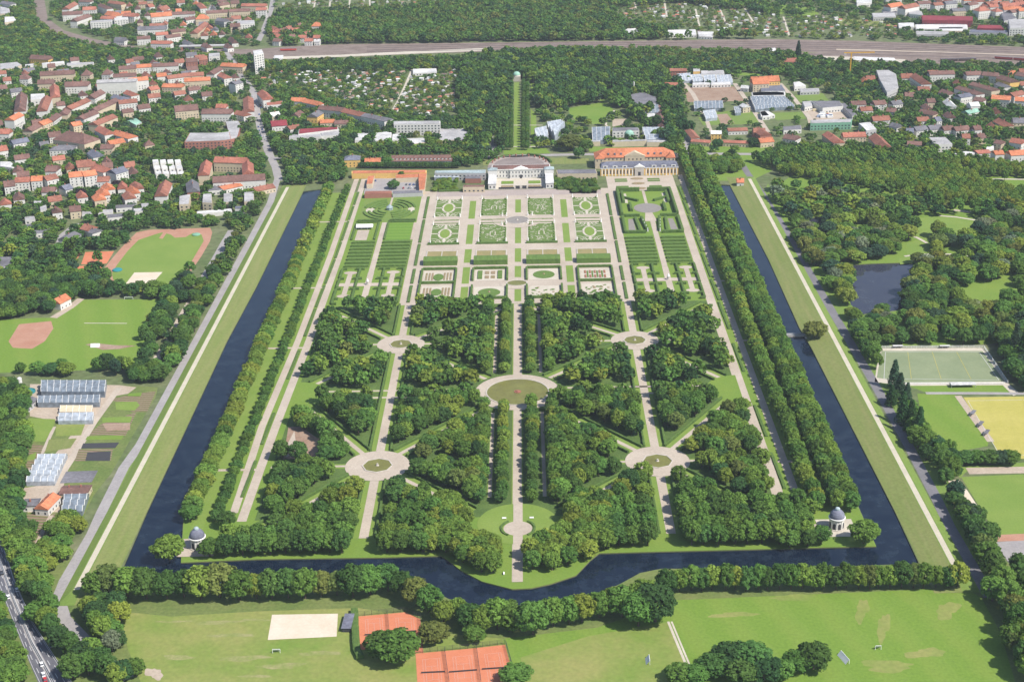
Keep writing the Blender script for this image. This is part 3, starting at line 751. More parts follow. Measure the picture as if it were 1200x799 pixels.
# right: hedge theatre
sheets('theatre_stage', [circle(131, 1427, 14, 32, ry=16)], 6, 'basin_grey')
sheets('theatre_path', [[(127.5, 1412), (134.5, 1412), (137, 1384), (125, 1384)]], 5, 'gravel'); sheets('theatre_path', [rect(129.5, 132.5, 1440, 1487)], 5, 'gravel')
for s in (-1, 1):
    sheets('theatre_lawn', [[(131+s*8, 1350), (131+s*26, 1350), (131+s*26, 1394), (131+s*10, 1394)]], 4, 'lawn')
    sheets('theatre_pool', [[(131+s*17, 1354), (131+s*24, 1354), (131+s*22, 1392), (131+s*17, 1392)]], 5, 'basin_grey')
    for pts, h in (([(131+s*4, 1486), (131+s*27.5, 1486), (131+s*27.5, 1402)], 4.5), ([(131+s*17, 1440), (131+s*17, 1416)], 3), ([(131+s*23, 1480), (131+s*23, 1445)], 3), ([(131+s*9, 1393), (131+s*6, 1352)], 3), ([(131+s*15, 1394), (131+s*13, 1350)], 2.2), ([(131+s*27.5, 1396), (131+s*27.5, 1348), (131+s*8, 1348)], 3), ([(131+s*10, 1400), (131+s*26, 1400)], 3), ([(131+s*8, 1450), (131+s*22, 1462)], 2.5)):
        hedge(pts, 2.8, h, 'tall dark hedge wall of the hedge theatre, %s of its stage' % ('left' if s < 0 else 'right'), 'hedge walls of the theatre')
    sheets('theatre_court', [rect(*sorted((131+s*18.5, 131+s*21.5)), 1445, 1478)], 5, 'gravel_pale')
    for k in range(4): statue(131+s*(6+k*.8), 1352+k*9, 'gilded looking pale statue lining the %s side of the theatre path' % ('left' if s < 0 else 'right'))
# parterre behind, in front of the long gallery
sheets('gallery_court', [rect(95, 161, 1488, 1543)], 4, 'gravel')
for i_, (a, b_) in enumerate(((104, 117), (139, 152))):
    for c_, d_ in ((1494, 1507), (1521, 1534)):
        for k in range(2):
            bb = MB(); bb.box(a, b_, c_+k*7, c_+k*7+4, 0.12, .6); tag(bb.build('flower_bed', 'box_leaf'), 'box edged flower bed in the gravel court before the yellow gallery', 'flower bed', 'flower beds of the gallery court')
for c_ in (1496, 1514, 1532):
    bb = MB(); bb.prism(circle(128, c_, 7, 20, ry=3.6), .12, .5); tag(bb.build('flower_bed', 'flower_mix'), 'round flower bed on the axis of the gallery court', 'flower bed', 'flower beds of the gallery court')

# ---- bosquets: eight armed stars round four plazas, the great fountain between them
BX = 92.0; YL, YU, YC = 871.0, 1080.0, 985.0
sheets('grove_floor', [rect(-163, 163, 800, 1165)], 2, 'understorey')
verge, paths, hedges_ = [], [], []
CORR = []      # (a, b, clear half width)
def corridor(a, b, pw, clear, hedged=True):
    verge.append(ribbon_poly([a, b], clear*2-2)); paths.append(ribbon_poly([a, b], pw)); CORR.append((a, b, clear+1.2))
    if hedged:
        d = math.dist(a, b)
        for q in (-1, 1):
            l = offset_line([a, b], q*clear); hedges_.append(l)
PL = [(s*BX+(1 if s > 0 else -1), Y) for s in (-1, 1) for Y in (YL, YU)]
def pt(c, d, r): return (c[0]+d[0]*r, c[1]+d[1]*r)
for (x, y) in PL:
    s = 1 if x > 0 else -1; r = 21.5 if y == YL else 19
    tN = 1166 if y == YU else 998; tS = 776 if y == YL else 970
    corridor((x, y+r), (x, tN), 5.8, 7.2); corridor((x, y-r), (x, tS), 5.8, 7.2)
    for tx, ty, w_ in ((0, YC, 3.4), (s*166, YC, 3.4), (0, 1165 if y == YU else 776, 3.2), (s*166, 1165 if y == YU else 776, 3.2)):
        d = Vector((tx-x, ty-y)).normalized(); L = math.dist((tx, ty), (x, y))
        e = L-34 if (tx == 0 and ty == YC) else L-(42 if tx == 0 and ty == 776 else 24 if ty == YC else 12)
        corridor(pt((x, y), d, r), pt((x, y), d, e), w_, 6.3)
    for q in (-1, 1):
        L = BX-20 if q*s < 0 else 166-BX
        corridor((x+q*r, y), (x+q*L*.96, y), 2.6, 4.2, False)
corridor((0, 1165), (0, 1016), 6.6, 5.0, False); corridor((0, 957), (0, 724), 5.8, 4.6, False)
for s in (-1, 1):
    corridor((s*17.5, 1160), (s*17.5, 1020), 2.4, 2.8, False); corridor((s*17.5, 950), (s*17.5, 825), 2.4, 2.8, False)
    for yy in (979, 991): corridor((s*35, yy), (s*163, yy), 2.4, 3.4, False)
for i_, v_ in enumerate(verge): sheets('grass_verge', [v_], 3+(i_ % 5)*0.25, 'lawn_bright')
for i_, v_ in enumerate(paths): sheets('gravel_path', [v_], 5+(i_ % 5)*0.25, 'gravel')
for i_, l in enumerate(hedges_): hedge(l, 1.5, 2.0, 'clipped hedge lining a straight grove path that runs to a round plaza', 'hedges along the grove paths')
for i_, (x, y) in enumerate(PL):
    nm = ('upper' if y == YU else 'lower')+' '+('left' if x < 0 else 'right')
    r = 21.5 if y == YL else 19
    sheets('gravel_plaza', [circle(x, y, r, 48)], 7, 'gravel')
    basin(x, y, 9.6 if y == YL else 8.6, 'octagonal brown fountain pool on the %s gravel plaza' % nm, 'four plaza fountains', n=8)
    for k in range(16):
        a = (k+.5)*PI/8
        if min(abs(math.sin(2*a)), 1) < 0.42 or abs(abs(math.sin(2*a))-1) < 0.08: continue
        bb = MB(); bb.lathe([(.9, 0), (1.0, .5), (.5, 2.4), (.05, 3.6)], 8)
        tag(bb.build('topiary_cone', 'hedge_leaf'), 'small clipped cone at the rim of the %s gravel plaza' % nm, 'topiary', 'topiary cones round the plazas').location = (x+(r+1.6)*math.cos(a), y+(r+1.6)*math.sin(a), .1)
sheets('gravel_ring', [circle(0, YC, 31.5, 56)], 8, 'gravel')
b = basin(0, YC, 22.5, 'great round fountain pool at the heart of the garden inside its gravel ring', n=56, spout=False)
bb = MB(); bb.lathe([(2.6, 0), (2.6, .7), (1.6, .7), (1.4, 1.3), (.3, 1.5)], 14); bb.build('nozzle', 'roof_rust', b)
for s in (-1, 1):
    sheets('grove_lawn', [circle(s*163, YC, 24, 26, PI/2 if s > 0 else -PI/2, 3*PI/2 if s > 0 else PI/2)], 6, 'lawn')
CLEAR = GP([(338,500),(352,500),(382,520),(378,537),(332,538)])
sheets('bare_clearing', [CLEAR], 6, 'soil'); sheets('bare_clearing', [GP([(336,522),(345,505),(348,530),(335,536)])], 7, 'gravel')
sheets('circle_lawn', [circle(0.5, 791, 25, 44)], 6, 'lawn_bright'); sheets('gravel_disk', [circle(0.5, 785, 8.8, 36)], 7, 'gravel')
ribbons('gravel_path', [[(0.5, 826), (0.5, 724)]], 5.8, 8, 'gravel')
b = MB(); b.lathe([(13.0, .1), (13.0, .8), (11.6, .8), (11.6, .1)], 36)
for s in (-1, 1):
    hedge(circle(0.5, 785, 10.2, 12, -0.95 if s > 0 else PI-0.95, 0.95 if s > 0 else PI+.95), 1.4, 1.0, 'curved dark planting bed edging the %s side of the gravel disk' % ('left' if s < 0 else 'right'), 'curved beds round the gravel disk')
def bench(x, y, rz, label):
    t = thing('bench', label, 'bench', (x, y, .2), rz, 'white garden benches')
    b = MB(); b.box(-1.3, 1.3, -.35, .3, .42, .5); b.build('seat', 'bench_white', t)
    b = MB(); b.box(-1.3, 1.3, .3, .38, .5, 1.05); b.build('backrest', 'bench_white', t)
    for q in (-1, 1):
        b = MB(); b.box(q*1.1-.07, q*1.1+.07, -.3, .3, 0, .42); b.build('leg', 'bench_white', t)
for x, y, n in ((-8, 797, 'upper left of'), (9, 797, 'upper right of'), (8.5, 768, 'lower right of'), (-7.5, 733, 'far below and left of')): bench(x, y, 0 if y > 780 else PI/2, 'white bench on the grass to the %s the gravel disk' % n)

# ---- corner pavilions
def pavilion(x, y, side):
    t = thing('corner_pavilion', 'round white pavilion with slate dome on the %s corner of the moat' % side, 'pavilion', (x, y, .15))
    b = MB(); b.lathe([(5.2, 0), (5.2, .5), (4.9, .5)], 24); b.build('plinth', 'stone', t)
    b = MB(); b.lathe([(4.2, .5), (4.2, 6.6)], 24); b.build('wall', 'wall_white', t)
    b = MB(); b.lathe([(4.3, 6.6), (5.1, 6.9), (5.1, 7.4), (4.6, 7.5)], 24); b.build('cornice', 'trim_white', t)
    b = MB(); b.lathe([(4.6, 7.5), (4.5, 8.8), (3.9, 10.2), (2.9, 11.4), (1.7, 12.2)], 24); b.build('dome', 'slate', t)
    b = MB(); b.lathe([(1.5, 12.1), (1.5, 13.1), (1.1, 13.6), (.3, 14.0)], 16); b.build('lantern', 'zinc', t)
    for k in range(8):
        a = -PI/2+.25+k*PI/4
        b = MB(); n = Vector((math.cos(a), math.sin(a), 0)); p = Vector((-n.y, n.x, 0))
        pts = [(-.85, .6)]+[(.85*math.cos(PI-q*PI/8)*1, 3.6+.85*math.sin(q*PI/8)) for q in range(9)]+[(.85, .6)]
        vs = [(n*4.12+p*q+Vector((0, 0, z)))[:] for q, z in pts]+[(n*4.32+p*q+Vector((0, 0, z)))[:] for q, z in pts]; m_ = len(pts)
        b.add(vs, [tuple(range(m_)), tuple(range(2*m_-1, m_-1, -1))]+[(i, (i+1) % m_, m_+(i+1) % m_, m_+i) for i in range(m_)])
        b.build('arched_doorway' if k == 0 else 'arched_window', 'dark_frame', t)
        b = MB(); a2 = a+PI/8; n = Vector((math.cos(a2), math.sin(a2), 0)); p = Vector((-n.y, n.x, 0))
        vs = [(n*q+p*e+Vector((0, 0, z)))[:] for z in (.5, 6.6) for q, e in ((4.1, -.3), (4.45, -.3), (4.45, .3), (4.1, .3))]
        b.add(vs, [(0,3,2,1),(4,5,6,7),(0,1,5,4),(1,2,6,5),(2,3,7,6),(3,0,4,7)]); b.build('pilaster', 'trim_white', t)
PAV = [G(232.5, 641), G(980, 618)]
for (x, y), sd_ in zip(PAV, ('left', 'right')):
    pavilion(x, y, sd_)
    s = 1 if x > 0 else -1
    sheets('gravel_square', [rect(x-11, x+11, y-11, y+10)], 6, 'gravel_pale' if s > 0 else 'gravel')
    ribbons('gravel_path', [[(x, y), (x-s*25, y+4)]], 5, 5, 'gravel')
#@@PART3
# ================================================================== TREES OF THE GARDEN
def in_corr(x, y, pad=0.0):
    return any(seg_dist(x, y, a, b) < c+pad for a, b, c in CORR)
def grove_reject(x, y):
    if in_corr(x, y, 2.1): return True
    if abs(x) < 21 and (y > 955 or 808 < y <= 955): return True
    if math.hypot(x, y-YC) < (36 if y > YC-8 else 30): return True
    for px, py in PL:
        if math.hypot(x-px, y-py) < (21.5 if py == YL else 19)+4.5: return True
    if math.hypot(abs(x)-164, y-YC) < 25: return True
    if math.hypot(x, y-791) < 29.5: return True
    return inside(x, y, CLEAR)
grove = scatter(rect(-160, 160, 812, 1160), 8.6, 0.40, grove_reject)
def quarter(x, y): return ('upper' if y > YC else 'lower')+' '+('left' if x < 0 else 'right')
def sector(x, y):
    c = min(PL, key=lambda p: math.hypot(x-p[0], y-p[1]))
    a = math.degrees(math.atan2(y-c[1], x-c[0])) % 360
    return ['right of', 'above and right of', 'above and left of', 'left of', 'left of', 'below and left of', 'below and right of', 'right of'][int(a//45)]
grove.sort(key=lambda p: p[1])
GK = ['mid']*8+['linden']*5+['dark']*3+['deep']*5+['light']*3+['olive']
WORD = {'mid': 'mid green', 'linden': 'fresh green', 'dark': 'dark green', 'deep': 'deep green', 'light': 'light green', 'olive': 'olive green', 'silver': 'silvery', 'copper': 'dark copper', 'yellow': 'yellow green', 'blue': 'blue green'}
rest = []
for i, (x, y) in enumerate(grove):
    g = random.choice(GK); h = random.uniform(10, 15); r = random.uniform(4.4, 6.4)
    if i < 300: tree(x, y, h, r, g, '%s grove tree, wedge %s the %s plaza' % (WORD[g], sector(x, y), quarter(x, y)), 'trees of the %s grove' % quarter(x, y), 'grove_tree')
    else: rest.append((x, y, h, r, g, 'mid'))
tree_mass('grove_trees', 'dense trees filling the upper groves behind the great fountain', rest)
# clipped linden rows along the central walk
row = []
for s in (-1, 1):
    for x, r, h in ((9.8, 4.0, 11.0), (24, 4.2, 11.5)):
        for k in range(19): row.append((s*x, 1158-k*7.6, h*random.uniform(.72, 1.1), r*random.uniform(.8, 1.12)))
        for k in range(19): row.append((s*x, 957-k*7.7, h*random.uniform(.72, 1.12), r*random.uniform(.8, 1.12)))
for x, y, h, r in row:
    if y < 1200: tree(x+random.uniform(-.8, .8), y+random.uniform(-1, 1), h, r, random.choice(['linden', 'mid', 'light', 'deep']), 'clipped round linden in the row %s of the central walk %s the great fountain' % ('left' if x < 0 else 'right', 'behind' if y > YC else 'before'), 'clipped lindens along the central walk', 'clipped_linden')
# rows along the south edge of the garden
for yy, nm in ((759, 'front'), (769.5, 'second'), (783, 'third'), (797, 'fourth')):
    x = -172
    while x < 174:
        if abs(abs(x)-BX) > 9 and abs(x) > (52 if yy < 770 else 46 if yy < 780 else 40) and not (x < -150 and yy > 778):
            g = random.choice(['linden', 'mid', 'mid', 'deep']); X = x+random.uniform(-1, 1); Y = yy+random.uniform(-1, 1)+(4 if x > 0 else 0)
            tree(X, Y, random.uniform(12.5, 16), random.uniform(5.0, 6.4), g, '%s tree, %s south edge row, %s part' % (WORD[g], nm, 'far left' if x < -BX else 'centre left' if x < 0 else 'centre right' if x < BX else 'far right'), 'rows along the south edge of the garden', 'edge_tree')
        x += 8.6
for x, y in scatter([(-58, 812), (-30, 815), (-30, 775), (-11, 757), (-10, 730), (-30, 738), (-44, 752), (-58, 760)], 8.2, .35, lambda x, y: math.hypot(x, y-791) < 28.5) + scatter([(58, 812), (30, 815), (30, 775), (8, 760), (6, 730), (32, 738), (46, 754), (58, 764)], 8.0, .35, lambda x, y: math.hypot(x, y-791) < 28.5):
    tree(x, y, random.uniform(11, 14), random.uniform(4.8, 6.2), random.choice(['linden', 'linden', 'light', 'mid']), 'tree hugging the %s side of the round lawn at the southern tip' % ('left' if x < 0 else 'right'), 'trees round the southern tip', 'edge_tree')
for u, v, r, h, g, lb in ((199, 656, 9, 15, 'linden', 'big bright tree on the left corner of the moat beside the pavilion'), (1012, 636, 8.2, 14, 'linden', 'big tree on the right corner of the moat beside the pavilion'),
                          (246, 652, 6, 12, 'mid', 'tree just right of the left pavilion'), (262, 651, 5.6, 11.5, 'mid', 'second tree right of the left pavilion'), (266, 618, 5.5, 11, 'deep', 'dark tree behind the left pavilion by the walk'),
                          (962, 637, 5.6, 12, 'mid', 'tree just left of the right pavilion'), (946, 640, 5.6, 12, 'deep', 'second tree left of the right pavilion'), (925, 641, 6.0, 12, 'mid', 'third tree left of the right pavilion'), (949, 600, 6, 10, 'linden', 'tree behind the right pavilion at the end of the avenue')):
    x, y = G(u, v); tree(x, y, h, r, g, lb, None, 'corner_tree')
# moat avenues
av, far = [], []
for nm, X0, X1, r, h, gk, sp_ in (('outer left avenue row beside the moat', -200.5, -202.5, 5.7, 12, ('linden', 'mid', 'light'), 8.4), ('inner left avenue row by the walks', -182, -186, 3.5, 7.5, ('deep', 'mid'), 8.2),
                       ('outer right avenue row beside the moat', 204, 205.5, 5.6, 14, ('linden', 'mid'), 8.4), ('middle right avenue row', 196.5, 197.5, 5.2, 14, ('linden', 'mid', 'deep'), 8.4), ('inner right avenue row by the walks', 184, 185, 5.0, 13, ('linden', 'mid', 'light'), 7.8)):
    Y = 801
    while Y < (1508 if X0 < 0 else 1625):
        X = X0+(X1-X0)*(1508-Y)/700; av.append((Y, X, nm, r, h, random.choice(gk))); Y += sp_*random.uniform(.93, 1.07)
av.sort()
for i, (Y, X, nm, r, h, g) in enumerate(av):
    rr, hh = r*random.uniform(.9, 1.12), h*random.uniform(.88, 1.1)
    if i < 300: tree(X+random.uniform(-.8, .8), Y, hh, rr, g, 'tree in the %s, %s' % (nm, 'near end' if Y < 920 else 'middle stretch'), 'trees of the '+nm, 'avenue_tree')
    else: far.append((X+random.uniform(-.8, .8), Y, hh, rr, g, 'mid'))
tree_mass('avenue_trees_beyond', 'far continuation of the avenue rows beside the moat', far)
# narrow row beside the left and right walks further up, round the side gardens
# ---- row of trees on the near bank of the moat
BANK = [(112,704,6,12),(128,700,7,14),(150,703,8,14),(172,706,7.5,15),(196,706,7,13),(216,704,6.5,12.5),(236,707,8,15),(258,704,9,16),(281,708,7.5,14),(301,706,6,12),(319,706,7,14),(338,705,6.8,14),(358,706,7.2,14.5),(377,703,6.2,12),(395,702,5.5,11),(414,704,8,15),(434,701,7.8,14),(455,697,6.5,13),(472,702,6,12),(488,714,7,13),(503,722,6.5,12),(520,734,5.5,10),(537,728,4.5,9),(551,742,7,12),(566,745,6.5,12),(583,742,7,14),(597,744,6.5,13),
        (625,748,8.5,15),(648,738,6.2,13),(667,736,6,13),(682,733,6.5,13),(702,728,5.5,12),(716,724,6.5,12),(729,727,8,14),(746,722,6,14),(757,716,6,13),(768,733,10,18),(748,738,8.5,15),(781,700,5.6,11)]
for k, x in enumerate(range(797, 1125, 13)): BANK.append((x+random.uniform(-2, 2), 697-0.012*(x-797)+random.uniform(-1, 1), random.uniform(4.6, 5.8), random.uniform(10, 13)))
ORD = ['first','second','third','fourth','fifth','sixth','seventh','eighth','ninth','tenth','eleventh','twelfth','thirteenth','fourteenth','fifteenth','sixteenth','seventeenth','eighteenth','nineteenth','twentieth']
ORD += ['twenty-'+o for o in ORD[:9]]+['thirtieth']+['thirty-'+o for o in ORD[:9]]+['fortieth']+['forty-'+o for o in ORD[:9]]+['fiftieth']+['fifty-'+o for o in ORD[:9]]+['sixtieth']+['sixty-'+o for o in ORD[:9]]+['seventieth']+['seventy-'+o for o in ORD[:9]]
BANK.sort()
for i, (u, v, r, h) in enumerate(BANK):
    g = 'dark' if (u, v) == (768, 733) else random.choice(['linden', 'mid', 'mid', 'deep', 'light', 'olive'] if u < 600 else ['linden', 'linden', 'mid', 'light', 'olive', 'deep'])
    x, y = G(u, v-5)
    tree(x, y, h*1.3, r*1.08, g, '%s tree, %s from left in the row on the near moat bank' % (WORD[g], ORD[i]), 'row of trees on the near bank of the moat', 'bank_tree')
#@@PART4
# ================================================================== SURROUNDINGS: occupancy map so that trees keep clear of roads, lawns and buildings
OX0, OY0, ORES, ON, OM = -1500.0, 500.0, 2.0, 1500, 1500
OCC = np.zeros((OM, ON), bool)
_gx = OX0+(np.arange(ON)+.5)*ORES; _gy = OY0+(np.arange(OM)+.5)*ORES
def mark(poly, val=True):
    p = np.array(poly); x0, y0 = p.min(0); x1, y1 = p.max(0)
    i0, i1 = max(0, int((x0-OX0)/ORES)), min(ON, int((x1-OX0)/ORES)+1); j0, j1 = max(0, int((y0-OY0)/ORES)), min(OM, int((y1-OY0)/ORES)+1)
    if i1 <= i0 or j1 <= j0: return
    X, Y = np.meshgrid(_gx[i0:i1], _gy[j0:j1]); c = np.zeros(X.shape, bool); n = len(p); j = n-1
    for i in range(n):
        xi, yi = p[i]; xj, yj = p[j]
        if yi != yj: c ^= ((yi > Y) != (yj > Y)) & (X < (xj-xi)*(Y-yi)/(yj-yi)+xi)
        j = i
    OCC[j0:j1, i0:i1][c] = val
def occ(x, y):
    i, j = int((x-OX0)/ORES), int((y-OY0)/ORES)
    return 0 <= i < ON and 0 <= j < OM and OCC[j, i]
def area(name, px, level, m, clear=True):
    w_ = GP(px); 
    if clear: mark(w_)
    return sheets(name, [w_], level, m)
def line(name, px, width, level, m, clear=1.5):
    w_ = GP(px); w_ = densify(w_, 25) if len(w_) < 40 else w_
    if clear: mark(ribbon_poly(w_, width+clear*2))
    return ribbons(name, [w_], width, level, m)
mark(ribbon_poly(densify(ROAD_L, 20), 11)); mark(ribbon_poly(densify(ROAD_R, 20), 9))
mark([(-262, 700), (262, 700), (262, 1500), (175, 1545), (-262, 1530)])
mark(grow(POND, 1.06)); mark(grow(POND2, 1.1))
ORDW = lambda i: ORD[i] if i < len(ORD) else 'far'

sheets('rough_grass', [S_OUT + [(262,738),(330,738),(560,700),(700,480),(-640,480),(-400,760),(-262,760),(-238,726)]], .5, 'rough_grass')
def blob(name, u, v, ru, rv, level, m):
    ph = [random.uniform(0, 6.28) for _ in range(4)]
    sheets(name, [GP([(u+ru*math.cos(a)*k, v+rv*math.sin(a)*k) for a, k in [(2*PI*i/26, 1+.28*math.sin(2*2*PI*i/26+ph[0])+.16*math.sin(3*2*PI*i/26+ph[1])+.12*math.sin(7*2*PI*i/26+ph[2])) for i in range(26)]])], level, m)
# ---- meadows, sports grounds (bottom)
area('meadow', [(140,716),(200,722),(300,716),(420,712),(470,720),(500,740),(590,748),(605,799),(615,840),(140,840),(165,799),(150,760)], 1, 'lawn_dry')
area('meadow', [(590,748),(700,735),(790,703),(1000,694),(1130,688),(1150,700),(1172,740),(1190,799),(1200,840),(590,840)], 1.2, 'mown_side')
area('meadow_patch', [(690,745),(785,728),(812,799),(815,830),(620,830),(610,770)], 1.8, 'lawn_dry')
line('dirt_track', [(783,728),(795,757),(808,788)], 1.4, 3, 'gravel_pale'); line('dirt_track', [(787,728),(799,757),(812,788)], 1.0, 3, 'gravel_pale')
for k_, (u, v, ru, rv) in enumerate(((255,729,26,2.2),(272,744,22,2.6),(300,726,14,1.6),(205,728,20,1.4),(285,771,30,3),(330,780,26,3.4),(210,770,22,2.4),(375,765,20,3),(300,792,16,2),(520,795,10,1.5))): blob('dry_patch', u, v, ru, rv, 1.6+k_*.06, 'dry_turf')
for k_, (u, v, ru, rv) in enumerate(((1040,780,34,6),(1010,715,8,12),(1035,735,7,16),(1110,715,14,9),(930,700,30,3),(700,780,26,4),(1085,765,20,6),(860,720,26,3))): blob('worn_turf', u, v, ru, rv, 1.9+k_*.06, 'lawn_dry')
blob('bare_soil', 181, 789, 9, 7, 2.6, 'soil_pale')
area('sand_field', zo(300,600,[(55,598),(75,480),(384,475),(378,582)]), 3, 'sand')
C1 = zo(300,600,[(478,488),(615,476),(700,468),(770,500),(775,560),(785,660),(610,640),(490,645)]); C2 = zo(300,600,[(748,662),(880,650),(1030,636),(1168,620),(1195,720),(1225,840),(760,860)])
area('clay_court', C1, 3, 'clay'); area('clay_court', C2, 3, 'clay')
def court_lines(name, quad):
    a, b_, c, d = [Vector(p) for p in GP(quad)]
    P = lambda s, t: tuple((a*(1-s)+b_*s)*(1-t)+(d*(1-s)+c*s)*t)
    segs = [[P(.2,.16),P(.8,.16)],[P(.2,.84),P(.8,.84)],[P(.2,.16),P(.2,.84)],[P(.8,.16),P(.8,.84)],[P(.29,.16),P(.29,.84)],[P(.71,.16),P(.71,.84)],[P(.29,.34),P(.71,.34)],[P(.29,.66),P(.71,.66)],[P(.5,.34),P(.5,.66)]]
    for k, s_ in enumerate(segs): ribbons(name, [s_], .07, 4+k*.2, 'marking')
def net(p, q, label):
    (x0, y0), (x1, y1) = G(*p), G(*q); L = math.hypot(x1-x0, y1-y0)
    t = thing('tennis_net', label, 'net', ((x0+x1)/2, (y0+y1)/2, .1), math.atan2(y1-y0, x1-x0), 'tennis nets')
    MB().box(-L/2, L/2, -.04, .04, .1, 1.0).build('mesh_panel', 'dark_frame', t)
    for q in (-1, 1): MB().box(q*L/2-.08, q*L/2+.08, -.08, .08, 0, 1.15).build('post', 'dark_frame', t)
def fence(px, h, label, m='dark_frame', step=4.0, group=None, rails=4, z0=0.1):
    w_ = GP(px); t = thing('fence', label, 'fence', (w_[0][0], w_[0][1], 0), 0, group); o_ = w_[0]
    b = MB()
    for p, q in zip(w_[:-1], w_[1:]):
        for r_ in range(rails):
            z = z0+h*(r_+1)/rails; d = Vector((q[0]-p[0], q[1]-p[1])).normalized()*.05; n = (-d.y, d.x)
            A = [(p[0]-o_[0]+n[0]*k, p[1]-o_[1]+n[1]*k) for k in (-1, 1)]; B = [(q[0]-o_[0]+n[0]*k, q[1]-o_[1]+n[1]*k) for k in (-1, 1)]
            b.prism([A[0], B[0], B[1], A[1]], z-.08, z)
    b.build('rails', m, t)
    pm = None
    for x, y in along(w_, step)[:90]:
        if pm is None: pm = MB().box(-.07, .07, -.07, .07, 0, h+.1).mesh('post', m)
        link_mesh('post', pm, t).location = (x-o_[0], y-o_[1], 0)
    return t
for qd in (zo(300,600,[(485,488),(615,476),(628,590),(490,600)]), zo(300,600,[(625,478),(765,480),(775,590),(635,585)]), zo(300,600,[(752,662),(884,650),(905,850),(765,860)]), zo(300,600,[(890,650),(1035,636),(1065,845),(908,850)]), zo(300,600,[(1040,636),(1166,622),(1215,835),(1070,845)])):
    court_lines('court_line', qd)
net(*zo(300,600,[(510,578),(605,572)]), 'tennis net on the upper left clay court'); net(*zo(300,600,[(640,565),(752,560)]), 'tennis net on the upper right clay court')
for k, pr in enumerate(([(775,755),(885,750)], [(905,752),(1035,742)], [(1060,738),(1185,730)])): net(*zo(300,600,pr), 'tennis net on the %s lower clay court' % ('left', 'middle', 'right')[k])
fence(zo(300,600,[(475,488),(700,466),(772,500),(776,640)]), 3.0, 'tall dark fence round the upper pair of clay tennis courts')
fence(zo(300,600,[(745,662),(1030,636),(1170,618),(1200,725)]), 3.0, 'tall dark fence along the lower three clay tennis courts')
fence(zo(300,600,[(617,477),(628,600)]), 2.6, 'fence dividing the upper two clay courts'); fence(zo(300,600,[(884,652),(905,800)]), 2.6, 'fence between the left and middle lower clay courts'); fence(zo(300,600,[(1033,638),(1055,800)]), 2.6, 'fence between the middle and right lower clay courts')
hp = GP(zo(300,600,[(462,465),(466,560),(472,650),(490,690)]))
hedge(hp, 4, 2.6, 'tall clipped hedge left of the clay tennis courts')
x, y = G(*zo(300,600,[(432,528)])[0])
t = thing('equipment_shed', 'dark flat roofed shed beside the sand field', 'shed', (x, y, 0), R(88)); MB().box(-7, 7, -2.4, 2.4, 0, 2.4).build('wall', 'dark_frame', t); MB().box(-7.3, 7.3, -2.7, 2.7, 2.4, 2.7).build('roof', 'slate', t); MB().box(-1, 1, -2.46, -2.4, 0, 2.0).build('door', 'steel', t)
def goal(u, v, rz, label, w_=7.3):
    x, y = G(u, v); t = thing('football_goal', label, 'goal', (x, y, .1), rz, 'football goals')
    b = MB(); b.box(-w_/2, w_/2, -.1, .1, 2.34, 2.54); b.build('crossbar', 'bench_white', t)
    for q in (-1, 1):
        MB().box(q*w_/2-.1, q*w_/2+.1, -.1, .1, 0, 2.44).build('post', 'bench_white', t)
    b = MB(); b.add([(-w_/2, 0.1, 2.4), (w_/2, 0.1, 2.4), (w_/2, 2, 0), (-w_/2, 2, 0)], [(0, 1, 2, 3)]); b.build('net', 'tarp', t)
goal(112, 406, PI, 'white football goal on the left sports field in front of the trees'); goal(151, 351, 0, 'white goal at the far edge of the left sports field'); goal(990, 772, PI/2+.3, 'white goal lying on the big right meadow', 9); goal(1029, 761, 0, 'tiny white goal frame far out on the right meadow', 3); goal(761, 775, PI/2, 'white goal frame left of the dirt track on the lower meadow', 6); goal(324, 765, 0, 'small white frame on the dry left meadow below the sand field', 4)

# ---- motorway (bottom left)
MWL = [(-14,655),(0,690),(20,740),(37,782),(52,815),(66,850)]; MWR = [(-14,598),(0,628),(16,677),(38,728),(62,766),(84,799),(110,850)]
area('motorway', MWL+MWR[::-1], 2, 'motorway'); mark(ribbon_poly(densify(GP([(a[0]*.5+b_[0]*.5, a[1]*.5+b_[1]*.5) for a, b_ in zip(MWL, MWR)]), 15), 17))
def lerp_line(k): return [(a[0]+(b_[0]-a[0])*k, a[1]+(b_[1]-a[1])*k) for a, b_ in zip(MWL, MWR)]
line('motorway_median', lerp_line(.53), 3.0, 3.5, 'asphalt_light')
for k in (.06, .46, .60, .95): line('edge_line', lerp_line(k), .22, 4+k, 'marking')
for k in (.20, .34, .72, .84):
    for i_, p in enumerate(along(densify(GP(lerp_line(k)), 4), 14)):
        q = along(densify(GP(lerp_line(k)), 4), 14, 5)
        if i_ < len(q): ribbons('lane_dash', [[p, q[i_]]], .3, 4, 'marking')
def guard(k, lb):
    w_ = densify(GP(lerp_line(k)), 6); t = thing('guard_rail', lb, 'guard rail', (w_[0][0], w_[0][1], 0)); b = MB(); o_ = w_[0]
    L_, R_ = offset_line(w_, .12), offset_line(w_, -.12); n = len(w_)
    b.add([(x-o_[0], y-o_[1], .5) for x, y in L_]+[(x-o_[0], y-o_[1], .5) for x, y in R_]+[(x-o_[0], y-o_[1], .85) for x, y in L_]+[(x-o_[0], y-o_[1], .85) for x, y in R_],
          [(i, i+1, 2*n+i+1, 2*n+i) for i in range(n-1)]+[(n+i, n+i+1, 3*n+i+1, 3*n+i) for i in range(n-1)]+[(2*n+i, 2*n+i+1, 3*n+i+1, 3*n+i) for i in range(n-1)])
    b.build('rail', 'steel', t)
    for x, y in w_[::2]: MB().box(-.07, .07, -.07, .07, 0, .8).build('post', 'steel', t).location = (x-o_[0], y-o_[1], 0)
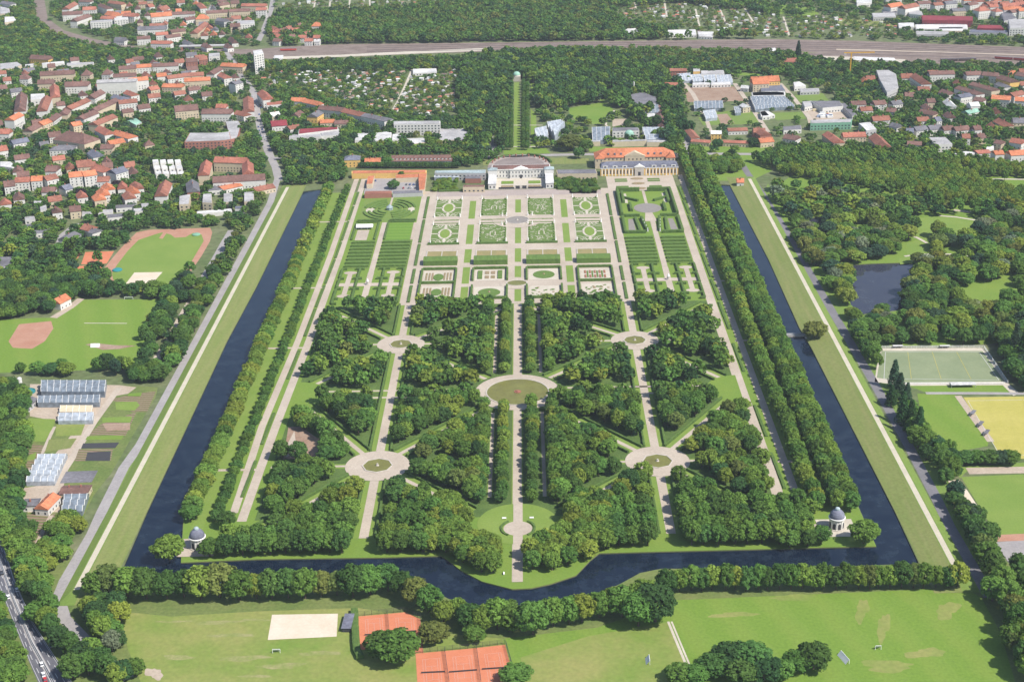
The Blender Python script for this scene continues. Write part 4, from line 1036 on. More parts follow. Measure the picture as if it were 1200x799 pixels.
guard(.50, 'grey guard rail along the left edge of the motorway median'); guard(.56, 'grey guard rail along the right edge of the motorway median'); guard(.985, 'grey guard rail on the outer right edge of the motorway')
CARM = {}
def car_parts():
    b = MB(); b.box(-2.1, 2.1, -.88, .88, .3, .85); b.add([(-1.5,-.8,.85),(1.0,-.8,.85),(1.0,.8,.85),(-1.5,.8,.85),(-1.1,-.66,1.42),(.45,-.66,1.42),(.45,.66,1.42),(-1.1,.66,1.42)], [(4,5,6,7)]); CARM['body'] = b.mesh('body', 'paint')
    b = MB(); b.add([(-1.55,-.8,.85),(1.05,-.8,.85),(1.05,.8,.85),(-1.55,.8,.85),(-1.12,-.66,1.41),(.46,-.66,1.41),(.46,.66,1.41),(-1.12,.66,1.41)], [(0,1,5,4),(1,2,6,5),(2,3,7,6),(3,0,4,7)]); CARM['window'] = b.mesh('window', 'window_glass')
    b = MB(); n = 10; b.add([(.32*math.cos(2*PI*i/n), yy, .32+.32*math.sin(2*PI*i/n)) for yy in (-.11, .11) for i in range(n)], [tuple(range(n-1, -1, -1)), tuple(range(n, 2*n))]+[(i, (i+1) % n, n+(i+1) % n, n+i) for i in range(n)]); CARM['wheel'] = b.mesh('wheel', 'dark_frame')
car_parts()
CARC = {'white': (.8, .8, .8), 'silver': (.5, .51, .53), 'black': (.03, .03, .035), 'red': (.5, .03, .03), 'blue': (.05, .1, .3), 'grey': (.2, .2, .22)}
def car(x, y, rz, c, label, group, wheels=True, z=.1):
    t = thing('car', label, 'car', (x, y, z), rz, group)
    o = link_mesh('body', CARM['body'], t); o.color = (*CARC[c], 1); link_mesh('windows', CARM['window'], t)
    if wheels:
        for sx in (-1.3, 1.3):
            for sy in (-.85, .85): link_mesh('wheel', CARM['wheel'], t).location = (sx, sy, 0)
    return t
for u, v, c, lb in ((20,692,'white','white car on the right carriageway of the motorway'), (10,700,'white','white car on the left carriageway near the median'), (2,672,'black','black car on the left carriageway at the picture edge'), (49,779,'white','white car low on the left carriageway'), (51,791,'white','white van like car behind the red one on the motorway'), (53,797,'red','red car on the left carriageway at the bottom edge'), (60,757,'grey','grey car on the right carriageway')):
    x, y = G(u, v); car(x, y, R(115), c, lb, 'cars on the motorway')

# ---- woods and single trees near the camera
def copse(px, spacing, kinds, label, group, name='park_tree', h=(10, 15), r=(4.5, 7), limit=400, z=0):
    pts = scatter(GP(px), spacing, .42, occ); pts.sort(key=lambda p: p[1])
    for i, (x, y) in enumerate(pts[:limit]):
        g = random.choice(kinds); tree(x, y, random.uniform(*h), random.uniform(*r), g, '%s %s' % (WORD[g], label), group, name)
    return len(pts)
def single(u, v, r, h, g, label, name='lone_tree', kind='round'):
    x, y = G(u, v); return tree(x, y, h, r, g, label, None, name, kind)
MIX = ['mid']*4+['deep']*4+['dark']*2+['linden']*2+['light']
copse(zo(0,600,[(-60,-20),(40,-20),(60,30),(120,90),(150,170),(170,260),(210,330),(230,430),(250,500),(300,560),(330,640),(360,720),(420,800),(350,800),(300,740),(240,660),(190,570),(150,500),(110,420),(90,330),(70,250),(30,120),(-60,0)]), 8.6, MIX, 'roadside tree between the motorway and the nursery fields', 'trees beside the motorway', 'roadside_tree')
copse(zo(0,600,[(320,440),(360,360),(470,350),(560,420),(620,520),(640,620),(600,680),(680,740),(720,820),(480,830),(400,760),(340,680),(300,560)]), 8.8, MIX+['silver','light','linden','linden','light'], 'tree in the thicket left of the dry meadow', 'thicket at the bottom left', 'thicket_tree', (10, 16))
copse(zo(0,600,[(-60,430),(20,440),(60,520),(100,640),(180,760),(190,830),(-60,830)]), 8.2, MIX+['light','light'], 'tree left of the motorway at the picture corner', 'trees left of the motorway', 'roadside_tree', (8, 12))
copse(zo(0,600,[(250,60),(400,30),(410,110),(330,170),(290,250),(230,300),(150,260),(170,200),(240,170)]), 8.0, ['light','linden','mid'], 'light bushy tree between the nursery rows and the dike road', 'trees between nursery and dike road', 'roadside_tree', (8, 12))
copse([(-20,455),(10,455),(28,470),(30,500),(34,530),(26,560),(24,580),(30,600),(20,640),(-20,600)], 8.6, MIX, 'dense tree at the left edge beside the nursery', 'trees left of the nursery', 'nursery_edge_tree')
for k, (u, v, r, h, g, lb) in enumerate(((448,770,9,14,'deep','dark half of the tree pair between the clay courts'), (466,775,11,17,'mid','big tree spreading over the edge of the clay courts'), (508,752,7.5,11,'olive','olive round tree right of the upper clay courts'), (555,752,6,10,'mid','tree above the right end of the clay courts'), (605,797,8,8,'mid','tree top at the bottom edge right of the clay courts'), (600,740,4,7,'mid','small tree just above the clay courts'))): single(u, v, r, h, g, lb)
for u, v, r, h, g in ((795,798,7,9,'mid'),(815,800,7,10,'mid'),(838,790,8.5,12,'deep'),(858,783,9.5,14,'dark'),(880,786,10,15,'deep'),(895,796,9,13,'dark'),(915,794,7,10,'mid'),(935,785,7.5,11,'mid'),(953,783,9,14,'deep'),(870,800,9,13,'deep')):
    single(u, v, r, h, g, '%s tree in the clump on the right meadow, %s of it' % (WORD[g], 'far left' if u < 830 else 'centre' if u < 905 else 'right end'))['group'] = 'clump on the right meadow'
copse([(1128,655),(1150,655),(1172,690),(1205,725),(1215,800),(1190,790),(1178,745),(1160,710),(1140,690)], 8.6, ['mid','linden','deep','olive'], 'tall tree in the belt right of the big meadow', 'tree belt right of the meadow', 'belt_tree', (14, 19), (5.5, 7.5))
# ---- right bank: road trees, sports fields
area('bank_grass', [(900,215),(1000,380),(1130,585),(1160,660),(1125,660),(1085,560),(965,360),(893,230)], .6, 'dike_green', False)
area('turf_pitch', zo(900,400,[(510,170),(532,45),(1005,45),(1110,188),(650,193)]), 3, 'turf_grey')
area('pitch_apron', zo(900,400,[(520,32),(1010,30),(1125,196),(1180,245),(1150,255),(1100,205),(640,208),(500,190)]), 2, 'gravel_pale')
area('sports_lawn', zo(900,400,[(700,245),(880,250),(1035,460),(1030,490),(920,510),(850,520),(740,480)]), 2, 'mown_side')
area('turf_pitch', zo(900,400,[(915,262),(1200,258),(1290,258),(1300,550),(1090,550),(1050,470)]), 3, 'turf_tan')
area('sports_lawn', zo(900,400,[(650,205),(1110,205),(1130,240),(740,240)]), 1.5, 'lawn')
line('sports_path', zo(900,400,[(740,243),(1000,243),(1200,245),(1300,246)]), 4, 3.5, 'asphalt_light'); line('sports_path', zo(900,400,[(890,255),(1045,470)]), 5, 4, 'soil_pale')
area('sports_lawn', zo(900,400,[(905,635),(1200,622),(1320,620),(1330,910),(1080,920)]), 2, 'lawn_bright')
line('sports_path', zo(900,400,[(935,607),(1200,602),(1320,600)]), 9, 3, 'soil_pale'); line('sports_path', zo(900,400,[(870,650),(905,700),(990,830)]), 8, 3, 'sand')
area('grass_patch', zo(900,400,[(860,590),(1300,560),(1300,590),(930,610),(900,640)]), 2, 'lawn_bright')
area('parking_lot', zo(900,600,[(1065,140),(1210,130),(1300,240),(1130,240)]), 3, 'asphalt_light'); area('red_path', zo(900,600,[(1030,108),(1220,100),(1230,132),(1060,138)]), 3.4, 'track')
area('sports_lawn', zo(900,600,[(1150,245),(1320,245),(1330,420),(1190,330)]), 2, 'lawn_bright')
def pitch_lines(quad, mid=True, w_=.4):
    a, b_, c, d = [Vector(p) for p in GP(quad)]
    P = lambda s, t: tuple((a*(1-s)+b_*s)*(1-t)+(d*(1-s)+c*s)*t)
    e = .04
    segs = [[P(e,e),P(1-e,e)],[P(e,1-e),P(1-e,1-e)],[P(e,e),P(e,1-e)],[P(1-e,e),P(1-e,1-e)],[P(.5,e),P(.5,1-e)],[P(.26,e),P(.26,1-e)],[P(.74,e),P(.74,1-e)]]
    for k, s_ in enumerate(segs): ribbons('pitch_line', [s_], w_, 4+k*.2, 'turf_tan' if k > 3 else 'marking')
pitch_lines(zo(900,400,[(532,45),(1005,45),(1110,188),(520,180)]), w_=.35); pitch_lines(zo(900,400,[(915,268),(1290,262),(1310,545),(1085,545)]), w_=.3)
fence(zo(900,400,[(525,32),(1012,30),(1125,198)]), 2.0, 'white fence round the far edge of the grey green hockey pitch', 'bench_white', rails=5); fence(zo(900,400,[(640,202),(1110,200)]), 1.6, 'white board fence along the near edge of the hockey pitch', 'bench_white', rails=6)
x, y = G(*zo(900,400,[(912,212)])[0]); t = thing('team_shelter', 'white flat shelter by the near edge of the hockey pitch', 'shelter', (x, y, .1)); MB().box(-9, 9, -2.5, 2.5, 2.2, 2.6).build('roof', 'roof_pale', t); MB().box(-9, 9, 2.3, 2.5, 0, 2.2).build('back_wall', 'wall_white', t); [MB().box(q*8.7-.1, q*8.7+.1, -2.4, -2.2, 0, 2.2).build('post', 'steel', t) for q in (-1, 1)]
for u, v, lb in ((1052,408,'left'), (1107,408,'right')):
    x, y = G(u, v); t = thing('dugout', 'small white roofed dugout %s of the middle behind the hockey pitch' % lb, 'dugout', (x, y, .1)); MB().box(-4, 4, -1, 1, 2.0, 2.25).build('roof', 'roof_pale', t); MB().box(-4, 4, .8, 1, 0, 2.0).build('back_wall', 'dark_frame', t)
for k, (u, v) in enumerate(((1140,486), (1149,499), (1156,509))):
    x, y = G(u, v); t = thing('dugout', 'grey dugout %s along the path between green and tan pitch' % ('far', 'middle', 'near')[k], 'dugout', (x, y, .1), R(57)); MB().box(-3.6, 3.6, -1.3, 1.3, 2.0, 2.3).build('roof', 'roof_grey', t); MB().box(-3.6, 3.6, 1.0, 1.2, 0, 2).build('back_wall', 'steel', t)
for k, (u, v, r, h, g) in enumerate(((1047,448,5,22,'blue'),(1054,456,4.6,17,'blue'),(1062,468,4.4,17,'blue'),(1057,490,5,24,'dark'),(1066,500,5,24,'dark'),(1076,508,5,24,'dark'),(1044,470,4.2,16,'dark'),(1188,415,6,30,'blue'),(1196,425,6,28,'dark'))):
    single(u, v+6, r, h, g, 'tall %s conifer %s' % (WORD[g], 'in the group beside the hockey pitch' if u < 1100 else 'at the right picture edge by the hockey pitch'), 'conifer', 'conifer')['group'] = 'conifers by the hockey pitch'
ROADMIX = ['mid', 'deep', 'dark', 'mid', 'deep', 'blue']
copse([(1035,480),(1050,470),(1075,500),(1085,512),(1110,530),(1120,550),(1122,565),(1113,572),(1100,560),(1085,540),(1070,525),(1050,505)], 8.2, ROADMIX, 'tree in the belt between dike road and sports fields', 'belt along the right dike road', 'belt_tree')
copse([(1108,565),(1128,560),(1140,590),(1148,625),(1160,650),(1150,665),(1138,655),(1125,622),(1115,600)], 8.4, ROADMIX, 'tree along the right dike road near the small car park', 'belt along the right dike road', 'belt_tree')
for k, u in enumerate((1133, 1146, 1160, 1172, 1183)): single(u, 543-0.3*(k % 2), 6.5, 9, ['deep', 'mid', 'deep', 'blue', 'mid'][k], 'tree %s in the short row below the bright sports lawn' % ORD[k])
copse([(985,392),(1003,388),(1020,402),(1032,428),(1035,445),(1022,440),(1008,415),(990,400)], 8.0, ROADMIX, 'tree beside the dike road left of the hockey pitch', 'belt along the right dike road', 'belt_tree')
copse([(1170,400),(1215,395),(1225,470),(1195,455),(1180,435)], 8.5, ROADMIX, 'dark tree right of the hockey pitch', 'trees right of the hockey pitch', 'belt_tree')
single(955, 396, 9, 14, 'olive', 'large olive tree on the dike at the bend of the white path')
copse([(1135,625),(1165,640),(1195,690),(1225,760),(1225,700),(1190,660),(1170,655)], 9.5, ROADMIX, 'tree behind the belt at the right edge', 'belt along the right dike road', 'belt_tree', (12, 16))
# weir bridge over the right moat
p, q = G(*zo(900,200,[(105,772)])[0]), G(*zo(900,200,[(195,768)])[0])
t = thing('weir_bridge', 'low grey weir bridge crossing the right moat by the big olive tree', 'bridge', (222, p[1], 0)); b = MB(); b.box(-12, 10, -1.6, 1.6, -1.5, .3); b.build('deck', 'stone', t)
for q_ in (-1, 1): MB().box(-12, 10, q_*1.5-.08, q_*1.5+.08, .3, 1.3).build('railing', 'steel', t)
ribbons('cross_path', [GP([(943,396),(972,394),(990,392)])], 4.0, 6, 'gravel_pale')
# ---- landscape park with the pond (right)
PARKPOLY = [(893,228),(905,222),(960,181),(1060,185),(1130,192),(1230,200),(1240,420),(1170,402),(1130,405),(1030,405),(1005,385),(975,345),(940,295),(910,255)]
for pl_ in (1,): sheets('park_grass', [GP([(893,228),(905,222),(960,183),(1060,185),(1130,192),(1230,200),(1240,300),(1075,303),(1073,309),(1055,308),(1020,309),(987,311),(969,272),(969,258),(958,254),(948,256),(949,266),(956,274),(985,312),(994,325),(994,345),(997,357),(1010,368),(1030,405),(1005,385),(975,345),(940,295),(910,255)])], .8, 'lawn'); sheets('park_grass', [GP([(1076,303),(1240,300),(1240,420),(1170,402),(1130,405),(1030,405),(1010,369),(1035,367),(1060,363),(1064,340),(1074,325)])], .8, 'lawn')
area('park_lawn', zo(900,200,[(690,222),(860,208),(1010,242),(1010,270),(950,300),(900,345),(840,335),(790,290),(740,335),(680,300)]), 2, 'lawn_bright')
area('park_lawn', zo(900,200,[(650,340),(700,325),(745,350),(740,385),(650,392)]), 2, 'lawn_bright'); area('park_lawn', zo(900,200,[(610,415),(700,400),(860,395),(1000,420),(980,440),(700,430),(620,440)]), 2, 'lawn_bright')
area('park_lawn', zo(900,200,[(880,560),(960,530),(1075,525),(1120,515),(1198,560),(1300,560),(1300,640),(1198,600),(1110,640),(1000,640),(900,600)]), 2, 'lawn'); area('park_lawn', zo(900,200,[(1000,60),(1198,45),(1300,50),(1300,115),(1198,110),(1110,95)]), 2, 'lawn')
area('park_lawn', zo(900,200,[(90,100),(240,95),(250,120),(100,128)]), 2, 'lawn_bright'); area('park_lawn', zo(900,200,[(400,270),(450,255),(460,300),(420,320)]), 2, 'lawn')
line('park_path', zo(900,200,[(800,212),(880,218),(1020,240)]), 3.4, 4, 'gravel_pale', 5); line('park_path', zo(900,200,[(640,402),(700,394),(800,390),(900,394),(1000,418)]), 3.4, 4, 'gravel_pale', 6); line('park_path', zo(900,200,[(655,300),(700,315),(745,340)]), 3.4, 4, 'gravel_pale', 4)
line('park_path', zo(900,200,[(340,92),(420,103),(490,120)]), 5, 4, 'gravel', 6); line('park_path', zo(900,200,[(565,130),(600,132),(580,158)]), 6, 4, 'gravel', 6); line('park_path', zo(900,200,[(870,185),(950,196)]), 5, 4, 'gravel', 6); line('park_path', zo(900,200,[(975,45),(1080,40),(1200,42)]), 4, 4, 'gravel_pale', 5); line('park_path', zo(900,200,[(895,-5),(930,25)]), 5, 4, 'gravel', 4)
PARK = ['mid']*5+['deep']*4+['dark']*2+['blue']*2+['linden']*3+['light']*3+['olive']*3+['yellow','silver']
park = scatter(GP([(893,228),(905,222),(985,222),(1060,232),(1130,245),(1215,250),(1225,300),(1225,420),(1170,402),(1130,405),(1030,405),(1005,385),(975,345),(940,295),(910,255)]), 13.0, .44, occ)
park.sort(key=lambda p: p[1])
def pxof(x, y):
    d = Vector((x, y, 0))-CAM; z = d.dot(V_D); return 600+F_PX*d.dot(V_R)/z, 399.5-F_PX*d.dot(V_U)/z
park_rest = park[300:]
for x, y in park[:300]:
    u, v = pxof(x, y); g = random.choice(PARK)
    wh = 'left of the big pond' if u < 985 and v > 285 else 'right of the big pond' if u > 1070 and v > 285 else 'in front of the big pond' if v > 360 else 'behind the big pond' if v < 312 else 'beside the big pond'
    if wh == 'in front of the big pond': r_, h_ = random.uniform(4.8, 6.5), random.uniform(8, 11)
    else: r_, h_ = random.uniform(5.5, 8.5), random.uniform(10, 16)
    tree(x, y, h_, r_, g, '%s park tree standing %s' % (WORD[g], wh), 'park trees %s' % wh, 'park_tree')
tree_mass('park_trees_beyond', 'trees of the landscape park behind the pond', [(x, y, random.uniform(10, 16), random.uniform(5.5, 8.5), random.choice(PARK), 'mid') for x, y in park_rest])
for u, v, g in ((962,307,'silver'),(972,303,'silver'),(955,305,'silver'),(998,306,'yellow'),(1005,308,'light'),(1060,235,'yellow'),(1072,250,'yellow'),(1085,312,'silver'),(1098,303,'light')):
    single(u, v, 7, 11, g, '%s tree standing out on the bank near the big pond' % WORD[g])['group'] = 'pale trees near the pond'
al = scatter(GP([(885,190),(900,183),(960,181),(1060,185),(1130,192),(1215,200),(1215,248),(1130,243),(1060,228),(985,216),(920,208)]), 9.4, .08, occ)
al.sort(key=lambda p: p[1])
for x, y in al[:300]:
    g = random.choice(['linden', 'light', 'light', 'mid']); tree(x, y, random.uniform(11, 12.5), random.uniform(3.7, 4.3), g, 'evenly planted tree in the broad lime avenue crossing behind the landscape park', 'rows of the broad lime avenue', 'lime_tree')
lime_rest = [(x, y, random.uniform(12, 14.5), random.uniform(4.2, 5.0), random.choice(['linden', 'mid', 'deep']), 'mid') for x, y in al[300:]]
if lime_rest: tree_mass('lime_trees_beyond', 'far rows of the broad lime avenue', lime_rest)

# ---- left bank: nursery, fields, running track
area('bank_grass', [(318,235),(340,225),(100,683),(70,683),(118,600),(240,396)], .6, 'dike_green', False)
area('nursery_plot', zo(0,400,[(90,215),(190,200),(560,205),(740,215),(730,260),(600,480),(520,620),(440,720),(400,800),(390,860),(330,900),(150,900),(150,860),(90,700),(110,560),(110,470),(140,340),(90,280)]), 1.6, 'rough_grass')
area('nursery_ground', zo(0,400,[(140,200),(560,205),(640,215),(600,245),(520,260),(440,385),(400,440),(330,560),(300,670),(300,710),(280,800),(130,800),(90,690),(250,665),(320,530),(260,525),(380,385),(270,375),(140,350)]), 2, 'soil_pale')
for q_ in ([(520,270),(660,240),(730,235),(690,330),(620,330)], [(470,390),(640,330),(590,440),(410,440)]): area('nursery_ground', zo(0,400,q_), 2.3, 'nursery_rows')
line('nursery_path', zo(0,400,[(560,215),(440,380),(330,560),(270,650),(240,720),(230,800)]), 5, 4, 'gravel')
line('nursery_path', zo(0,400,[(255,400),(200,520),(120,620)]), 2.5, 4, 'gravel')
for nm, px, m in (('bed', [(130,360),(260,365),(250,400),(210,470),(120,470)], 'lawn_bright'), ('bed', [(265,385),(400,385),(380,440),(260,445)], 'lawn_dry'), ('bed', [(230,460),(360,455),(330,500),(210,520)], 'dike_grass'), ('bed', [(110,480),(205,485),(170,590),(100,600)], 'nursery_rows'), ('bed', [(540,285),(640,282),(655,300),(630,325),(545,320)], 'lawn_bright'), ('bed', [(600,245),(665,240),(660,256),(600,258)], 'lawn'), ('bed', [(480,358),(620,352),(610,380),(480,380)], 'lawn_bright'), ('bed', [(480,385),(610,382),(610,415),(500,420)], 'soil'), ('bed', [(410,445),(580,440),(570,460),(400,462)], 'lawn'), ('bed', [(390,478),(560,474),(540,500),(380,502)], 'dark_frame'), ('bed', [(370,505),(530,505),(520,560),(350,560)], 'nursery_rows'), ('bed', [(410,520),(520,515),(515,560),(400,560)], 'dark_frame'), ('bed', [(310,610),(460,605),(430,660),(280,665)], 'roof_grey'), ('bed', [(110,545),(170,520),(165,555),(105,560)], 'lawn_bright')):
    area('nursery_bed', zo(0,400,px), 5+random.random()*.8, m, False)
area('nursery_field', zo(0,600,[(110,12),(400,0),(330,60),(250,100),(230,200),(160,205),(150,140)]), 3, 'nursery_rows'); line('nursery_path', zo(0,600,[(240,15),(165,165)]), 3, 5, 'soil_pale')
def poly_prism(px, z0, z1, at=None):
    w_ = GP(px, z1); return w_
def greenhouse(px, h, label, m='greenhouse_glass', bays=6, wall=None):
    """ridge-and-furrow glasshouse: px = the four roof corners far-left, far-right, near-right, near-left"""
    w_ = [Vector(p) for p in GP(px, h)]; c = sum(w_, Vector((0, 0)))/4
    mark(GP(px, 0)); t = thing('greenhouse', label, 'greenhouse', (c.x, c.y, 0)); w_ = [p-c for p in w_]
    MB().prism([tuple(p) for p in w_], 0, h).build('glass_wall', wall or m, t)
    for k in range(bays):
        a0, a1 = k/bays, (k+1)/bays
        P = [w_[0].lerp(w_[3], a0), w_[1].lerp(w_[2], a0), w_[1].lerp(w_[2], a1), w_[0].lerp(w_[3], a1)]; m0, m1 = (P[0]+P[3])/2, (P[1]+P[2])/2
        hh = h+(P[0]-P[3]).length*.28
        b = MB(); b.add([(*P[0], h+.02), (*P[1], h+.02), (*P[2], h+.02), (*P[3], h+.02), (*m0, hh), (*m1, hh)], [(0,4,5,1), (3,2,5,4), (0,3,4), (1,5,2)])
        r_ = b.build('glass_roof', m, t)
        f = MB(); n = max(3, int((P[1]-P[0]).length/4.5))
        for i in range(n+1):
            s_ = i/n; e = Vector((P[1]-P[0])).normalized()*.12
            for A, B in ((P[0].lerp(P[1], s_), m0.lerp(m1, s_)), (P[3].lerp(P[2], s_), m0.lerp(m1, s_))):
                f.add([(*(A-e), h+.05), (*(A+e), h+.05), (*(B+e), hh+.05), (*(B-e), hh+.05), (*(A-e), h+.2), (*(A+e), h+.2), (*(B+e), hh+.2), (*(B-e), hh+.2)], [(4,5,6,7), (0,4,7,3), (1,2,6,5), (0,1,5,4), (2,3,7,6)])
        f.build('glazing_bars', 'trim_white', r_)
    return t
greenhouse(zo(0,400,[(195,183),(498,183),(490,235),(192,235)]), 5, 'largest grey glasshouse at the far end of the nursery', bays=3)
greenhouse(zo(0,400,[(180,255),(470,250),(465,285),(176,287)]), 4, 'long narrow glasshouse in front of the largest one', bays=2)
greenhouse(zo(0,400,[(285,300),(435,300),(430,330),(280,330)]), 2.5, 'low pinkish cold frame house in the nursery', 'wall_cream', bays=2); greenhouse(zo(0,400,[(280,335),(440,332),(435,370),(272,372)]), 3, 'low white hoop greenhouse in the middle of the nursery', 'greenhouse_pale', bays=2)
greenhouse(zo(0,400,[(185,528),(315,526),(255,655),(122,658)]), 3.2, 'five bay pale greenhouse beside the nursery path', 'greenhouse_pale', bays=5)
greenhouse(zo(0,400,[(305,715),(415,712),(385,795),(290,795)]), 3.4, 'grey glasshouse near the red roofed nursery house', bays=3)
x, y = G(*zo(0,400,[(98,222)])[0]); t = thing('water_tank', 'tall white cylindrical tank by the largest glasshouse', 'tank', (x, y, 0)); MB().lathe([(1.7, 0), (1.7, 8.6)], 14).build('body', 'wall_white', t); MB().lathe([(1.8, 8.6), (1.2, 9.2), (.2, 9.4)], 14).build('lid', 'roof_pale', t)
x, y = G(*zo(0,400,[(135,238)])[0]); t = thing('water_basin', 'teal round water basin near the white tank', 'tank', (x, y, 0)); MB().lathe([(5, 0), (5, 1.4), (4.6, 1.4), (4.6, .9)], 20).build('wall', 'teal', t)
#@@PART5
# ================================================================== BUILDINGS
WALLW = dict(wall_white='white', wall_cream='cream', wall_ochre='yellow ochre', wall_brick='brick red', wall_grey='grey', wall_green='green', glass='glass')
ROOFW = dict(roof_red='red', roof_orange='orange', roof_brown='brown', roof_rust='rust red', roof_grey='grey', roof_flat='light grey', roof_pale='pale', slate='slate', zinc='zinc grey', copper='pale green', maroon='maroon')
RC = dict(r='roof_red', o='roof_orange', b='roof_brown', u='roof_rust', g='roof_grey', f='roof_flat', p='roof_pale', s='slate', z='zinc', c='copper', m='maroon')
WC = dict(w='wall_white', c='wall_cream', o='wall_ochre', b='wall_brick', g='wall_grey', n='wall_green')
WINM = MB().box(-.55, .55, -.08, .06, -.75, .75).mesh('window', 'window_glass')
DORM = MB(); DORM.box(-.9, .9, -1.6, 1.6, 0, 1.5, 0); DORM.gable(-.9, .9, -1.6, 1.6, 1.5, 2.1, 1, .1, .1); DORM = DORM.mesh('dormer', ['wall_white', 'roof_brown'])
CHIM = MB().box(-.45, .45, -.45, .45, 0, 2.6).mesh('chimney', 'wall_brick')
HOUSES = []
def win_row(wall, L, D, z0, h, ends, cap=26, ext=True):
    """rows of window panes set in the camera-side front (-y) and one end wall; local frame of the wall"""
    fl = max(1, int((h-0.6)/3.1)); n = max(1, int(L/3.6)); k = 0
    for f in range(fl):
        for i in range(n):
            if k >= cap: return
            o = link_mesh('window', WINM, wall); o.location = (-L/2+(i+.5)*L/n, -D/2, z0+1.7+f*3.1); k += 1
        if ends:
            m_ = max(1, int(D/4.2))
            for i in range(m_):
                o = link_mesh('window', WINM, wall); o.location = (ends*L/2, -D/2+(i+.5)*D/m_, z0+1.7+f*3.1); o.rotation_euler = (0, 0, ends*PI/2); k += 1
def house(p, q, D, he, hr, roof, wall, label, group, kind='gable', name='town_house', cat='house', win=True, dormers=0, chim=1, px=True):
    """p, q: the two ridge ends in the photograph (projected to the ridge height)"""
    (x0, y0), (x1, y1) = (G(*p, he+hr), G(*q, he+hr)) if px else (p, q)
    if x1 < x0 or (x1 == x0 and y1 < y0): x0, y0, x1, y1 = x1, y1, x0, y0
    a = math.atan2(y1-y0, x1-x0)
    L = math.hypot(x1-x0, y1-y0)
    if kind == 'hip': L += D*.55
    if L < D*.6: L = D*.75
    if a > PI/2: a -= PI
    cx, cy_ = (x0+x1)/2, (y0+y1)/2
    t = thing(name, label, cat, (cx, cy_, 0), a, group)
    w_ = MB().box(-L/2, L/2, -D/2, D/2, 0, he)
    if kind == 'gable': w_.add([(-L/2, -D/2, he), (-L/2, D/2, he), (-L/2, 0, he+hr-.3), (L/2, -D/2, he), (L/2, D/2, he), (L/2, 0, he+hr-.3)], [(0, 2, 1), (3, 4, 5), (0, 3, 5, 2), (1, 2, 5, 4)])
    wo = w_.build('wall', WC[wall], t)
    r_ = MB()
    if kind == 'gable': r_.gable(-L/2, L/2, -D/2, D/2, he+.12, he+hr)
    elif kind == 'hip': r_.hip(-L/2, L/2, -D/2, D/2, he+.06, he+hr, min(D*.48, L*.45))
    else: r_.box(-L/2-.2, L/2+.2, -D/2-.2, D/2+.2, he+.02, he+hr)
    ro = r_.build('roof', RC[roof], t)
    if chim and kind != 'flat':
        for k in range(chim):
            c = link_mesh('chimney', CHIM, ro); c.location = ((k+.5)/chim*L*.8-L*.4+random.uniform(-1, 1), random.uniform(.3, 1.2)*random.choice((-1, 1)), he+hr-1.2)
    for k in range(dormers):
        d = link_mesh('dormer', DORM, ro); d.location = (-L/2+(k+.5)*L/dormers, -D*.30, he+hr*.25)
    if win: win_row(wo, L, D, 0, he, 1 if math.cos(a) > .3 else -1)
    ca, sa = math.cos(a), math.sin(a); E = 1.5
    mark([(cx+ca*sx*(L/2+E)-sa*sy*(D/2+E), cy_+sa*sx*(L/2+E)+ca*sy*(D/2+E)) for sx, sy in ((-1,-1),(1,-1),(1,1),(-1,1))])
    # keep a little open ground on the camera side so that the front shows
    Dn = 8+he*1.0
    mark([(cx+ca*sx*L/2-sa*0, cy_+sa*sx*L/2-D/2-dy) for sx, dy in ((-1, 0), (1, 0), (1, Dn), (-1, Dn))])
    HOUSES.append(t)
    return t
def flat(px, h, roof, wall, label, group=None, name='flat_roofed_building', cat='building', win=True, parapet=True, storeys=None):
    """flat roofed block; px = roof outline in the photograph"""
    w_ = [Vector(p) for p in GP(px, h)]
    if area2(w_) < 0: w_ = w_[::-1]
    c = sum(w_, Vector((0, 0)))/len(w_); q = [tuple(p-c) for p in w_]
    t = thing(name, label, cat, (c.x, c.y, 0), 0, group)
    wo = MB().prism(q, 0, h).build('wall', WC.get(wall, wall), t)
    ins = [((x*.97), (y*.97)) for x, y in q]
    MB().prism(ins, h+.02, h+.35).build('roof', RC[roof], t)
    if win:
        k = 0
        for a, b_ in zip(q, q[1:]+q[:1]):
            e = Vector(b_)-Vector(a); n = Vector((e.y, -e.x)).normalized()
            if n.y > -.35 or e.length < 4: continue
            m_ = max(1, int(e.length/4.0))
            for f in range(max(1, int((h-.5)/3.3))):
                for i in range(m_):
                    if k > 70: break
                    P = Vector(a)+e*((i+.5)/m_); o = link_mesh('window', WINM, wo); o.location = (P.x, P.y, 1.8+f*3.3); o.rotation_euler = (0, 0, math.atan2(e.y, e.x)); o.scale = (1.6, 1, 1); k += 1
    mark([tuple(p) for p in w_]); mark([tuple(p+Vector((0, -6-h*.9))) for p in w_])
    HOUSES.append(t)
    return t
def H(ox, oy, k, rows, areaw, group, **kw):
    """rows: (x1,y1,x2,y2, depth, eaves, roof height, roof code, wall code[, kind])"""
    for r in rows:
        x1, y1, x2, y2, D, he, hr, rc, wc = r[:9]; kd = r[9] if len(r) > 9 else 'gable'
        L = math.hypot(x2-x1, y2-y1)/k
        size = 'long' if L > 24 else 'small' if L < 9 else ''
        kw2 = dict(kw); kw2.setdefault('chim', 2 if L > 18 else 1)
        house((ox+x1/k, oy+y1/k), (ox+x2/k, oy+y2/k), D, he*1.2, hr, rc, wc, ' '.join(('%s %s roofed %s house %s' % (size, ROOFW[RC[rc]], WALLW[WC[wc]], areaw)).split()), group, kd, **kw2)

